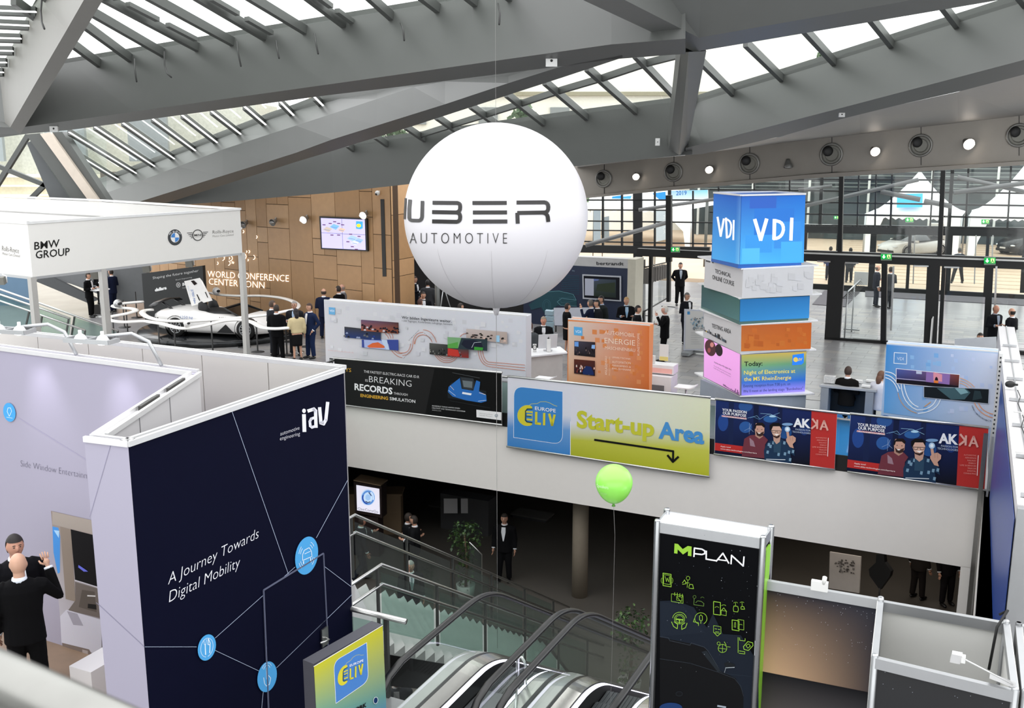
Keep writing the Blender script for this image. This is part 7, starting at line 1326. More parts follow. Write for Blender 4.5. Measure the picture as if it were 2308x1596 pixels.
# wheeled partition racks at the left entrance
for k, (q, lb) in enumerate(((((1446, 604), (1509, 590), (1504, 672), (1445, 706)), 'tall wheeled coat rack with glass like sheets inside the left entrance'),)):
    t = thing('coat_rack', lb, 'rack', atz(1475, 710)); f = Face(atz(1446, 738), atz(1508, 690)); P = [f.p(*x) for x in q]
    for a, b_ in ((0, 1), (1, 2), (2, 3), (3, 0)): mb = MB(); mb.tube([P[a], P[b_]], .03, 6); mb.build('frame_tube', DARK, t)
    mb = MB(); mb.poly(P); mb.build('sheet', CLEAR, t); 
    for x, y in ((1455, 712), (1506, 692)): p = atz(x, y); mb = MB(); mb.bar(p-EX*.3, p+EX*.3, .06, .06); mb.build('foot', DARK, t)
    for j in range(9): q_ = P[0].lerp(P[1], .1+j*.09); mb = MB(); mb.box(q_-V((0, 0, .35)), .04, .3, .55, f.u); mb.build('hanger_board', mat('hanger_grey', '7a7672', .6), t)
t = thing('coat_rack', 'wheeled coat rack with hangers behind the inner glass doors', 'rack', atz(1920, 745)); 
for x0, x1 in ((1905, 1903), (1921, 1919)): a = atz(x1, 768 if x0 < 1910 else 748); mb = MB(); mb.tube([a, up(a, 1.75)], .025, 6); mb.build('upright', ALU, t); mb = MB(); mb.bar(a-EX*.28+V((0, 0, .08)), a+EX*.28+V((0, 0, .08)), .05, .05); mb.build('foot', ALU, t)
a = atz(1903, 768); b_ = atz(1919, 748)+(atz(1919, 748)-a)*1.0; mb = MB(); mb.tube([up(a, 1.72), up(b_, 1.72)], .025, 6); mb.build('rail', ALU, t)
for j in range(12): q = up(a, 1.6).lerp(up(b_, 1.6), j/12+.03); mb = MB(); mb.tube([q+V((-.18, 0, -.12)), q+V((0, 0, .08)), q+V((.18, 0, -.12)), q+V((-.18, 0, -.12))], .012, 5); mb.build('hanger', mat('hanger_dark', '4a4642', .6), t)
mb = MB(); mb.box(up(b_, 1.75), .5, .03, .5, EX); mb.build('sign_card', WPL, t)
# doormat, leaning panel, low partitions at right
t = thing('door_mat', 'dark grey door mat left of the inner glass doors', 'mat', atz(1870, 675)); mb = MB(); mb.prism([atz(1831, 686, .012), atz(1905, 692, .012), atz(1938, 658, .012), atz(1858, 655, .012)], (0, 0, .012)); mb.build('mat_surface', mat('mat_dark_grey', '4c4a4e', .8), t)
t = thing('door_mat', 'long dark mat behind the outer doors', 'mat', atz(2200, 672)); mb = MB(); mb.prism([atz(1950, 668, .012), atz(2330, 690, .012), atz(2330, 676, .012), atz(1950, 656, .012)], (0, 0, .012)); mb.build('mat_surface', mat('mat_dark_grey'), t)
t = thing('display_board', 'narrow white leaning board in front of the inner doors', 'board', atz(2100, 780)); p0, p1 = atz(2094, 786), atz(2106, 778); mb = MB(); mb.prism([p0, p1, up(p1, 0)+V((0, 0, 1.35)), up(p0, 0)+V((0, 0, 1.0))], V((.05, .02, 0))); mb.build('panel', WPL, t); mb = MB(); mb.box(p0+V((.1, .1, .03)), .4, .3, .06); mb.build('foot', ALU, t)
t = thing('low_partition', 'pale grey low partition behind the blue poster wall', 'partition', atz(2200, 880)); f = Face(atD(2150, 800, 26.5), atD(2245, 800, 26.5)); slabpx(f, (2152, 763), (2246, 759), (2246, 880), (2152, 880), .05, mat('partition_pale', 'b8bcc0', .5), 'panel', t); mb = MB(); mb.bar(f.p(2200, 760, .03), f.p(2200, 880, .03), .03, .03, f.n); mb.build('joint_profile', ALU, t)
t = thing('shelf_cabinet', 'open brown shelf with white edges right of the wide white wall top', 'shelf', atz(2300, 1020, 0)); q = atz(2300, 845, 1.6); mb = MB(); mb.box(q+V((.35, 0, -.05)), 1.4, .9, .06, EX); mb.build('top_board', WPL, t); mb = MB(); mb.box(q+V((.35, -.0, -.5)), 1.3, .8, .8, EX); mb.build('case', mat('shelf_brown', '8c7a62', .6), t); mb = MB(); mb.box(q+V((.35, -.42, -.5)), 1.4, .04, .05, EX); mb.build('edge_board', WPL, t); mb = MB(); mb.box(up(q, .4)+V((.35, 0, 0)), 1.3, .8, .8, EX); mb.build('base', WPL, t)
t = thing('arm_lamp', 'thin white arm lamps clipped to the wide white wall top', 'lamp', atz(2290, 925, 2.55)); 
for x, y in ((2284, 928), (2288, 1018)): q = atz(x, y, 2.6); mb = MB(); mb.tube([q, q+EX*.9], .01, 6); mb.tube([q, q-V((0, 0, .1)), q+EX*.12-V((0, 0, .1)), q+EX*.12], .01, 6); mb.build('arm', WPL, t, kind='stuff')
t = thing('microphone', 'small black microphone head on the wide white wall top', 'microphone', atz(2277, 866, 2.55)); q = atz(2277, 866, 2.6); mb = MB(); mb.ell(q, .09, .06, .06, 12, 8); mb.build('head', BLACK, t); mb = MB(); mb.tube([q, q+EX*.12], .02, 6); mb.build('stem', BLACK, t)
t = thing('black_kite_sign', 'black kite shaped silhouette in the lower hall beside the map board', 'display', atz(1983, 1345, -4.5)); f = Face(aty(1960, 1290, 22.8), aty(2005, 1296, 22.4)); mb = MB(); mb.prism([f.p(*q) for q in ((1975, 1250), (1992, 1250), (1994, 1268), (2008, 1288), (2005, 1300), (1983, 1330), (1960, 1298), (1958, 1283), (1974, 1268))], -f.n*.12); mb.build('board', BLACK, t); mb = MB(); q = f.p(1983, 1326); mb.tube([q, V((q.x, q.y+.05, -4.5))], .02, 6); mb.build('stem', BLACK, t)
# tripod and pillar behind the balloon
p = atz(1001, 720); t = thing('tripod', 'black tripod behind the grey poster wall below the balloon', 'tripod', p)
for a in (0, 2.1, 4.2): mb = MB(); mb.tube([p+V((0, 0, 1.3)), p+V((.4*math.cos(a), .4*math.sin(a), 0))], .02, 6); mb.build('leg', ALU, t)
p = atz(987, 745); t = thing('pillar_post', 'slim grey post under the lower left of the balloon', 'post', p); mb = MB(); mb.lathe([(.09, 0), (.09, 2.0)], p, n=12); mb.build('shaft', GREYL, t); mb = MB(); mb.lathe([(.11, 2.0), (.11, 2.06)], p, n=12); mb.build('cap', DARK, t)
# black sheet put in for the shade of the interior behind the balloon
t = thing('dark_interior_sheet', 'black sheet standing in for the dark interior behind the balloon', 'backdrop', atD(1100, 640, 33.5)); mb = MB(); a = atD(900, 640, 34.5); b_ = atD(1240, 640, 34.5); mb.prism([up(a, 0), up(b_, 0), up(b_, 0)+EYV*.1, up(a, 0)+EYV*.1], (0, 0, 5.0)); mb.build('curtain', mat('interior_black', '141416', .8), t)
# ================================================================== CARS
def car(name, label, org, rz, L, Wd, Hh, body, openc=False):
    """x forward, y left, built round the origin"""
    t = thing(name, label, 'car', org, rz); S_ = L/4.2; hw = Wd/2
    st = [(-2.08, .38, .78, .86), (-1.9, .24, .86, .95), (-1.4, .18, .88, 1.0), (-.7, .16, .86, 1.0), (0, .15, .78, .98), (.7, .15, .76, 1.0), (1.25, .17, .72, 1.0), (1.7, .18, .60, .95), (2.0, .2, .46, .80), (2.12, .26, .36, .6)]
    if not openc: st = [(x, zb, z*1.0+.12*(x > .9), w_) for x, zb, z, w_ in st]
    mb = MB(); prof = []
    for x, zb, zt, w_ in st:
        W = hw*w_; zt *= Hh/1.2*(1 if openc else .98); prof.append([(x*S_, W*.92, zb), (x*S_, W, zb+.12), (x*S_, W*1.0, zt*.72), (x*S_, W*.93, zt*.93), (x*S_, W*.72, zt), (x*S_, 0, zt+.01), (x*S_, -W*.72, zt), (x*S_, -W*.93, zt*.93), (x*S_, -W, zt*.72), (x*S_, -W, zb+.12), (x*S_, -W*.92, zb)])
    n = 11; vs = [p for r in prof for p in r]; fs = []
    for i in range(len(prof)-1):
        for j in range(n-1): fs.append([i*n+j, i*n+j+1, (i+1)*n+j+1, (i+1)*n+j])
        fs.append([i*n+n-1, i*n, (i+1)*n, (i+1)*n+n-1])
    fs += [list(range(n))[::-1], list(range((len(prof)-1)*n, len(prof)*n))]; mb.add(vs, fs, None, None, True); mb.build('body', body, t, local=True)
    GLS = mat('car_glass_black', '0c0f12', .08); r = .33*Hh/1.2 if openc else .34
    if openc:
        mb = MB(); mb.ell((-.1, 0, .74), .95, hw*.62, .16, 18, 8); mb.build('cockpit', mat('cockpit_black', '131315', .5), t, local=True)
        for sy in (-.33, .33):
            mb = MB(); mb.tube([(-.45, sy, .72), (-.55, sy, 1.0), (-.62, sy, 1.13)], [.2, .2, .1], 10, rz=[.12, .1, .06]); mb.build('seat', mat('seat_black', '1b1b1d', .7), t, local=True)
        mb = MB(); A = [(.45, y_*.62, .98-.0*abs(y_)) for y_ in (-1, -.5, 0, .5, 1)]; B = [(1.15, y_*.8, .72) for y_ in (-1, -.5, 0, .5, 1)]; mb.add(A+B, [[k, k+1, k+6, k+5] for k in range(4)]); mb.build('windscreen', GLS, t, local=True)
        mb = MB(); mb.tube([(1.15, -.8, .72), (.45, -.62, 1.0), (.45, .62, 1.0), (1.15, .8, .72)], .03, 6); mb.build('screen_frame', BLACK, t, local=True)
        mb = MB(); mb.tube([(-2.2, -.85, 1.0), (-2.15, -.6, 1.1), (-2.1, 0, 1.16), (-2.15, .6, 1.1), (-2.2, .85, 1.0)], .16, 8, rz=.03); mb.build('rear_wing', mat('carbon_black', '1a1b1d', .3), t, local=True)
        for sy in (-.4, .4): mb = MB(); mb.tube([(-1.6, sy, .8), (-2.1, sy, 1.1)], .04, 6); mb.build('wing_stay', mat('carbon_black'), t, local=True)
        mb = MB(); mb.box((-1.85, 0, .42), .55, Wd*.9, .42); mb.build('diffuser', mat('carbon_black'), t, local=True)
        for sy in (-1, 1): mb = MB(); mb.add([(.3, sy*hw*1.005, .2), (.95, sy*hw*1.005, .2), (.65, sy*hw*1.01, .5)], [[0, 1, 2]]); mb.build('side_vent', mat('carbon_black'), t, local=True)
    else:
        mb = MB(); cs = [(-1.5, .95, .55), (-.9, 1.28, .52), (-.1, 1.36, .55), (.5, 1.2, .56), (1.05, .9, .6)]; vs = []; fs = []
        for x, z, w_ in cs: vs += [(x*S_, hw*.9, .84*Hh/1.2), (x*S_, hw*w_*1.15, z*Hh/1.36-.04), (x*S_, 0, z*Hh/1.36), (x*S_, -hw*w_*1.15, z*Hh/1.36-.04), (x*S_, -hw*.9, .84*Hh/1.2)]
        for i in range(4):
            for j in range(4): fs.append([i*5+j, i*5+j+1, (i+1)*5+j+1, (i+1)*5+j])
        mb.add(vs, fs, None, None, True); mb.build('greenhouse', GLS, t, local=True)
        for sy in (-1, 1):
            mb = MB(); mb.ell((1.98*S_, sy*hw*.66, .62), .14, .2, .07, 12, 6); mb.build('headlight', mat('headlamp', 'd8dce0', .2), t, local=True)
            mb = MB(); mb.box((.75*S_, sy*hw*1.08, .95), .1, .22, .12); mb.build('mirror', body, t, local=True)
        mb = MB(); mb.box((2.1*S_, 0, .32), .12, Wd*.66, .16); mb.build('grille', BLACK, t, local=True); mb = MB(); mb.box((2.17*S_, 0, .45), .02, .5, .1); mb.build('number_plate', WPL, t, local=True)
    for x in (-1.22, 1.32):
        for sy in (-1, 1):
            c_ = V((x*S_, sy*(hw-.1), r)); mb = MB(); mb.lathe([(r*.62, -.11), (r, -.1), (r, .1), (r*.62, .11)], c_, (0, sy, 0), 24); w_ = mb.build('wheel', mat('tyre_black', '121212', .8), t, local=True)
            mb = MB(); mb.lathe([(r*.66, .10), (r*.66, .125), (r*.60, .125), (r*.58, .09)], c_, (0, sy, 0), 24, caps=False)
            for k in range(10): a = 2*math.pi*k/10; d = V((math.cos(a), 0, math.sin(a))); mb.bar(c_+V((0, sy*.115, 0))+d*.03, c_+V((0, sy*.115, 0))+d*r*.6, .03, .02, (0, 1, 0))
            mb.build('rim', mat('rim_silver', 'a8aaac', .3, .8), w_, local=True)
            mb = MB(); mb.lathe([(r*1.22, -.13), (r*1.22, .104+.0)], c_, (0, sy, 0), 24, caps=False); mb.lathe([(r*1.18, .1), (r*1.2, .112), (r*1.0, .112)][:2], c_, (0, sy, 0), 24, caps=False); mb.build('wheel_arch', BLACK, t, local=True)
    return t
RWp = atz(405, 757, .22); FWp = atz(556, 764, .22); dv = (FWp-RWp).normalized(); wb = 2.54; ctr = RWp.lerp(FWp, .5)+V((-dv.y, dv.x, 0))*.82-dv*.06
SC = car('sports_car', 'white open sports car with raised engine cover on the round platform', (ctr.x, ctr.y, .22), math.atan2(dv.y, dv.x), 4.35, 1.9, 1.2, mat('car_white', 'e4e2e0', .2), True)
SFc = Face(RWp, FWp); SFc.a = SFc.a+SFc.n*.03; pr = Print(SFc, .14, z=(300, 540, 4.987)); pr.text('1250 kg', 555, 880, 695, 885, 32, '5a78b0', .0); pr.text('440 km/h', 985, 885, 1135, 885, 22, '5a5048', .02); pr.build('side_lettering', SC)
mid = ctr.y-.1; cf = Face(aty(430, 660, mid), aty(475, 660, mid-.25)); mb = MB(); mb.prism([cf.p(*q) for q in ((415, 634), (447, 627), (453, 634), (476, 678), (432, 690))], -cf.n*.08); cov = mb.build('engine_cover', mat('car_white'), SC)
pr = Print(cf, .01, z=(300, 540, 4.987)); pr.poly([(650, 465), (685, 458), (722, 495), (690, 515)], '221a18').poly([(714, 618), (724, 615), (756, 683), (745, 688)], '1a1816').poly([(808, 590), (818, 588), (845, 650), (838, 655)], '1a1816').text('2700 Nm', 650, 560, 688, 718, 26, '6a84b8', .01).text('860 Nm', 610, 520, 640, 660, 18, 'c0c8d8', -.01); pr.build('cover_print', cov)
# white ribbon table and its stands
RM = mat('ribbon_white', 'f0eeea', .25, noise=.005)
def ribbon(pts, label, w_=.085):
    P = [atz(x, y, 1.08) for x, y in pts]; Q = []
    for i in range(len(P)-1):
        p0, p1, p2, p3 = P[max(i-1, 0)], P[i], P[i+1], P[min(i+2, len(P)-1)]
        for k in range(4): u = k/4; Q.append(.5*((2*p1)+(p2-p0)*u+(2*p0-5*p1+4*p2-p3)*u*u+(3*p1-p0-3*p2+p3)*u**3))
    Q.append(P[-1]); t = thing('ribbon_table', label, 'table', up(P[0], 0)); mb = MB(); mb.tube(Q, w_*1.3, 10, rz=.045, up=(0, 0, 1)); mb.build('ribbon', RM, t); return t
R1 = ribbon([(464, 660), (480, 661), (492, 664), (516, 666), (540, 667), (591, 667), (631, 671), (657, 678), (671, 688), (664, 697), (641, 702), (601, 710), (541, 716), (480, 721), (420, 724), (370, 723), (336, 716), (321, 706), (326, 700), (346, 698)], 'white ribbon shaped table looping round the sports car')
R2 = ribbon([(323, 680), (281, 684), (257, 689), (266, 693), (298, 696), (305, 701), (281, 708), (250, 714), (244, 720), (258, 724), (281, 726), (323, 724), (340, 726), (366, 730), (396, 738), (420, 740), (460, 734), (500, 724), (540, 721), (567, 726), (591, 738), (620, 741), (650, 739)], 'white ribbon shaped table winding in front of the sports car')
for par, L_ in ((R1, ((551, 783), (647, 801), (655, 771), (691, 782), (309, 716), (360, 784))), (R2, ((396, 790), (480, 795), (581, 794), (281, 738), (288, 750), (258, 769)))):
    for x, y in L_: p = atz(x, y); mb = MB(); mb.lathe([(.22, 0), (.22, .015), (.03, .03), (.025, .05), (.025, 1.04)], p, n=16); mb.build('stand', mat('stand_black', '1a1a1a', .5), par)
def helmet(px, py, r, label, m, zt=1.13):
    p = atz(px, py, zt)+V((0, 0, .12)); t = thing('racing_helmet', label, 'helmet', p-V((0, 0, .12))); rr_ = .15*r; mb = MB(); mb.ell(p, rr_, rr_*1.1, rr_, 16, 10, keep=lambda q: q.z > -rr_*.75); mb.build('shell', m, t); mb = MB(); mb.ell(p+V((rr_*.5, -rr_*.45, rr_*.05)), rr_*.62, rr_*.62, rr_*.4, 12, 8); mb.build('visor', BLACK, t)
helmet(488, 663, 1.0, 'white racing helmet on the ribbon table above the car', mat('car_white')); helmet(266, 692, 1.0, 'silver racing helmet on the ribbon table at the left', mat('silver_helmet', 'b4b4b6', .25, .5)); helmet(422, 737, .7, 'small white helmet on the front ribbon table', mat('car_white'))
t = thing('handbag', 'black briefcase on the floor between the standing men', 'bag', atz(226, 708)); p = atz(226, 708); mb = MB(); mb.box(p+V((0, 0, .19)), .42, .16, .38); mb.build('case', mat('leather_black', '17120f', .5), t); mb = MB(); mb.tube([p+V((-.1, 0, .38)), p+V((-.06, 0, .48)), p+V((.06, 0, .48)), p+V((.1, 0, .38))], .012, 6); mb.build('handle', mat('leather_black'), t)
# outdoor cars and kiosk
q = atz(2030, 577, -.12); car('car', 'white electric saloon parked outside in front of the tent', (q.x+1.2, q.y+1.0, -.12), math.radians(205), 4.9, 1.95, 1.38, mat('car_white_b', 'dcdcda', .2)); q = atz(2290, 575, -.12); car('car', 'black off-road car outside at the right edge', (q.x+1.6, q.y+1, -.12), math.radians(195), 4.7, 1.9, 1.7, mat('car_black', '17181a', .2))
t = thing('charging_kiosk', 'white kiosk with a screen outside beside the white car', 'kiosk', atz(2110, 572, -.12)); p = atz(2110, 572, -.12); mb = MB(); mb.box(p+V((0, 0, 1.0)), 1.2, .6, 2.0, EX); mb.build('body', WPL, t); mb = MB(); mb.box(p+V((-.15, -.32, 1.3))+EYV*-.0, .35, .06, .9, EX); mb.build('screen', mat('kiosk_dark', '5a5e60', .4), t)
# left staircase with glass balustrades
t = thing('stair_balustrade', 'green glass balustrade with steel rails descending from the left edge', 'railing', atz(265, 770)); b1 = atz(265, 770); GD = b1.y
def lr(px, py, dy=0.0): return aty(px, py, GD+dy)
for a, b_, dy in (((-40, 638), (266, 746), 0), ((-40, 650), (157, 718), -1.5), ((-40, 664), (192, 745), -1.5)): mb = MB(); mb.tube([lr(*a, dy), lr(*b_, dy)], .035, 8); mb.build('handrail', STEEL, t)
for a, b_, dy in (((266, 746), (262, 780), 0), ((168, 714), (160, 765), 0), ((155, 718), (148, 760), -1.5), ((192, 745), (188, 770), -1.5), ((95, 712), (88, 755), -1.5), ((66, 702), (55, 750), -1.5)): mb = MB(); mb.bar(lr(*a, dy), lr(*b_, dy), .05, .05, (0, 1, 0)); mb.build('post', mat('dark_post'), t)
for P, dy in ((((-40, 645), (160, 716), (155, 770), (-40, 770)), -1.4), (((165, 714), (262, 748), (258, 790), (160, 790)), .05)): mb = MB(); mb.poly([lr(*q, dy) for q in P]); mb.build('glass_panel', GREENGL, t)
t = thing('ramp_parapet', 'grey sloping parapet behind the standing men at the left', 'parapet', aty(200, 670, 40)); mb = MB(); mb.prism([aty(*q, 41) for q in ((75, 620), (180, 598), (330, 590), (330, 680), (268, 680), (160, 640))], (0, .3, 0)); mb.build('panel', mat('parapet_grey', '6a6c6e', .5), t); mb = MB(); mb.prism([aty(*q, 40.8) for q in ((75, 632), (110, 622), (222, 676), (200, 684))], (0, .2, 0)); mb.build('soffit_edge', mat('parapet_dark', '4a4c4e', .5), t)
t = thing('left_backdrop', 'blue grey backdrop behind the left stair rails', 'backdrop', aty(25, 680, 42)); mb = MB(); mb.prism([aty(*q, 42.5) for q in ((-60, 560), (66, 590), (66, 720), (-60, 720))], (0, .2, 0)); mb.build('panel', mat('blue_grey_print', '5c7890', .6, noise=.15, scale=.6), t)
# ================================================================== PEOPLE
def remesh(mb, vox, extra=None, sm=2):
    me = bpy.data.meshes.new('r'); me.from_pydata([tuple(v) for v in mb.v], [], mb.f); o = bpy.data.objects.new('r', me); COL.objects.link(o)
    m = o.modifiers.new('r', 'REMESH'); m.mode = 'VOXEL'; m.voxel_size = vox; m2 = o.modifiers.new('s', 'SMOOTH'); m2.factor = .5; m2.iterations = sm
    dg = bpy.context.evaluated_depsgraph_get(); r = bpy.data.meshes.new_from_object(o.evaluated_get(dg)); out = MB(); out.v = [v.co.copy() for v in r.vertices]
    for p in r.polygons: out.f.append(list(p.vertices)); out.mi.append(0); out.c.append(None); out.sm.append(True)
    bpy.data.objects.remove(o); bpy.data.meshes.remove(me); bpy.data.meshes.remove(r)
    if extra: out.add(extra.v, extra.f, None, None, True)
    return out
ARM = {'down': ((.05, -.03, -.29), (.06, .06, -.54)), 'fwd': ((.06, -.02, -.29), (-.02, .24, -.24)), 'pocket': ((.12, -.10, -.26), (.0, .06, -.48)), 'phone': ((.08, .14, -.24), (-.08, .12, .10)), 'raise': ((.14, .10, -.2), (.05, .24, .10)), 'cross': ((.06, .04, -.28), (-.17, .19, -.20)), 'back': ((.09, -.13, -.25), (-.1, -.17, -.44)), 'reach': ((.05, .16, -.22), (.0, .42, -.18))}
def person(hx, hy, az, label, h=1.78, zf=0.0, arms=('down', 'down'), suit='17181c', trou=None, shirt='e4e6ea', hair='2a211b', skin='c4957c', legs='stand', bald=False, skirt=False, tie=None, vox=.026, glasses=False, longh=False, lean=0.0, foot=None, open_=True, hand=None, lany=None, face=None):
    hz = {'sit': 1.32, 'high': 1.5}.get(legs, 1.78)*h/1.78
    P = atz(foot[0], foot[1], zf) if foot else atz(hx, hy, zf+hz); s = h/1.78; rz = -math.radians(az); t = thing('person', label, 'person', (P.x, P.y, zf), rz)
    dz = {'sit': -.46, 'high': -.28}.get(legs, 0); th = math.radians(lean)
    def q(x, y, z):
        z += dz
        if lean and z > .9+dz: y2, z2 = y, z-.92-dz; y = y2*math.cos(th)+z2*math.sin(th); z = .92+dz+z2*math.cos(th)-y2*math.sin(th)
        return V((x*s, y*s, z*s))
    S = lambda r: r*s
    def torso(mb, k, z0, hem=1.0):
        L = [(z0, .215*hem, .148), (.95, .205, .142), (1.1, .196, .137), (1.25, .215, .146), (1.38, .232, .142), (1.455, .19, .115), (1.5, .095, .08)]
        mb.tube([q(0, 0, z) for z, _, _ in L], [S(a*k) for _, a, _ in L], 16, rz=[S(b*k) for _, _, b in L], up=(0, 1, 0))
    def limbs(mb, rr_, hip=True):
        if legs in ('sit', 'high'):
            kz = .5 if legs == 'sit' else .68; FT = [[(sx*.09, 0, .93), (sx*.12, .42, kz-dz), (sx*.12, .42, .09-dz)] for sx in (-1, 1)]
        elif legs == 'walk': FT = [[(-.09, 0, .93), (-.1, .16, .52), (-.1, .22, .09)], [(.09, 0, .93), (.1, .05, .5), (.1, -.26, .14)]]
        elif legs == 'wide': FT = [[(sx*.1, 0, .93), (sx*.19, .02, .5), (sx*.27, 0, .09)] for sx in (-1, 1)]
        else: FT = [[(-.09, 0, .93), (-.105, .03, .5), (-.12, .0, .09)], [(.09, 0, .93), (.11, .05, .5), (.13, .05, .09)]]
        for F_ in FT: mb.tube([q(*a) for a in F_], [S(r) for r in rr_], 10)
        return FT
    # body
    mb = MB(); torso(mb, .85, .9); FT = limbs(mb, (.075, .05, .035)); A = []
    for i, sx in enumerate((-1, 1)):
        (ex, ey, ez), (wx, wy, wz) = ARM[arms[i]]; sh = q(sx*.212, 0, 1.415); el = sh+V((sx*ex*s, ey*s, ez*s)); wr = sh+V((sx*wx*s, wy*s, wz*s)); A.append((sh, el, wr, sx)); mb.tube([sh, el, wr], [S(.045), S(.036), S(.028)], 8); d = (wr-el).normalized(); mb.ell(wr+d*S(.045), S(.036), S(.036), S(.045), 10, 6)
    hd = q(0, .02, 1.665); mb.tube([q(0, -.01, 1.44), q(0, .0, 1.6)], [S(.062), S(.058)], 10); mb.ell(hd, S(.086), S(.102), S(.12), 16, 12); mb.ell(hd+V((0, S(.028), -S(.06))), S(.058), S(.066), S(.058), 12, 8); mb.ell(hd+V((0, S(.1), -S(.012))), S(.016), S(.022), S(.03), 8, 6)
    for sx in (-1, 1): mb.ell(hd+V((sx*S(.08), 0, -S(.01))), S(.014), S(.024), S(.034), 8, 6)
    fg = MB()
    for sh, el, wr, sx in A:
        d = (wr-el).normalized(); sd = d.cross(V((0, 0, 1))) if abs(d.z) < .8 else V((0, 1, 0))-d*d.y; sd.normalize(); nn = d.cross(sd)*(1 if d.z < 0 else -1); up_h = arms[(sx+1)//2] == 'raise'; cu = .004 if up_h else .026; sp = .012 if up_h else .001
        if up_h: sd = V((-sx, .1, 0)); sd = (sd-d*sd.dot(d)).normalized()
        else: sd = sd*(-sx if sd.x*1 > 0 else sx) if abs(sd.x) > .3 else sd
        fg.tube([wr-d*S(.01), wr+d*S(.04), wr+d*S(.088)], [S(.03), S(.042), S(.042)], 10, rz=[S(.022), S(.018), S(.014)], up=nn)
        for k, ln in enumerate((.062, .08, .086, .076)): o_ = wr+d*S(.082)-sd*S((k-1.5)*.0205)*-1; dk = (d+sd*(k-1.5)*sp*8).normalized(); fg.tube([o_, o_+dk*S(ln*.55)+nn*S(cu*.2), o_+dk*S(ln)+nn*S(cu)], [S(.0095), S(.009), S(.007)], 6)
        o_ = wr+d*S(.03)+sd*S(.03); fg.tube([o_, o_+d*S(.025)+sd*S(.03), o_+d*S(.06)+sd*S(.04)], [S(.013), S(.011), S(.008)], 6)
    remesh(mb, vox*.8, fg, 1).build('body', mat('skin_'+skin, skin, .5, noise=.03), t, local=True)
    # clothes
    mb = MB(); torso(mb, 1.0, .78 if not skirt else .95, 1.0)
    for sh, el, wr, sx in A: mb.tube([sh+V((-sx*.05*s, 0, 0)), sh+V((0, 0, S(.0))), el, wr-(wr-el).normalized()*S(.03)], [S(.082), S(.078), S(.066), S(.052)], 10)
    remesh(mb, vox).build('jacket' if not skirt else 'top', mat('cloth_'+suit, suit, .9, noise=.06, spec=.1), t, local=True)
    tr = trou or suit; mb = MB()
    if skirt:
        L = [(.98, .16, .115), (.85, .185, .13), (.6, .17, .12), (.52, .17, .12)]; mb.tube([q(0, 0, z) for z, _, _ in L], [S(a) for _, a, _ in L], 16, rz=[S(b) for _, _, b in L], up=(0, 1, 0)); mb.build('skirt', mat('cloth_'+tr, tr, .9, noise=.06, spec=.1), t, local=True)
    else:
        mb.tube([q(0, 0, .86), q(0, 0, 1.0)], [S(.195), S(.185)], 14, rz=[S(.135), S(.13)], up=(0, 1, 0)); limbs(mb, (.115, .085, .07)); remesh(mb, vox).build('trousers', mat('cloth_'+tr, tr, .9, noise=.06, spec=.1), t, local=True)
    for F_ in FT: a = q(*F_[2]); mb = MB(); mb.ell(a+V((0, S(.06), -S(.045))), S(.05), S(.14), S(.045), 12, 6); mb.build('shoe', mat('shoe_black', '100f10', .4), t, local=True)
    # shirt, collar, tie
    def ch(x, z, o_=.006): z_ = z; ry = .142 if z < 1.38 else .115+(.142-.115)*(1.46-z)/.08; return q(x, ry*math.sqrt(max(0, 1-(x/.22)**2))*1.0+o_+.012, z)
    if not skirt:
        mb = MB(); w_ = .05 if open_ else .03; P_ = [ch(-w_, 1.47), ch(w_, 1.47), ch(w_*1.1, 1.35), ch(.012, 1.12), ch(-.012, 1.12), ch(-w_*1.1, 1.35)]; mb.prism(P_, V((0, S(.006), 0))); mb.build('shirt_front', mat('cloth_'+shirt, shirt, .7), t, local=True)
        mb = MB(); mb.tube([q(0, -.005, 1.475), q(0, .002, 1.525)], [S(.086), S(.072)], 14); mb.build('collar', mat('cloth_'+shirt, shirt, .7), t, local=True)
        if tie: mb = MB(); mb.prism([ch(-.018, 1.46, .014), ch(.018, 1.46, .014), ch(.02, 1.2, .014), ch(0, 1.15, .014), ch(-.02, 1.2, .014)], V((0, S(.006), 0))); mb.build('tie', mat('cloth_'+tie, tie, .6), t, local=True)
        if lany: mb = MB(); mb.tube([q(-.07, .05, 1.5), q(-.03, .16, 1.3), q(0, .165, 1.2), q(.03, .16, 1.3), q(.07, .05, 1.5)], S(.007), 5); mb.build('lanyard', mat('cloth_'+lany, lany, .6), t, local=True)
        for sh, el, wr, sx in A: d = (wr-el).normalized(); mb = MB(); mb.tube([wr-d*S(.035), wr-d*S(.008)], S(.047), 10); mb.build('shirt_cuff', mat('cloth_'+shirt, shirt, .7), t, local=True)
    # hair and face
    HM_ = mat('hair_'+hair, hair, .7, noise=.15, scale=40); mb = MB()
    if bald == 'full': kp = None
    elif bald: kp = lambda p: p.y < S(.0) and -S(.07) < p.z < S(.035)
    else: kp = lambda p: (p.z > S(.058) or (p.y < S(.012) and p.z > -S(.075)))
    if bald != 'full': mb.ell(hd+V((0, -S(.004), S(.004))), S(.093), S(.108), S(.129), 18, 14, keep=kp); mb.build('hair', HM_, t, local=True)
    if longh: mb = MB(); mb.tube([hd+V((0, -S(.05), S(.04))), hd+V((0, -S(.085), -S(.08))), hd+V((0, -S(.1), -S(.24)))], [S(.07), S(.085), S(.05)], 12, rz=[S(.05), S(.05), S(.03)], up=(0, 1, 0)); mb.build('long_hair', HM_, t, local=True)
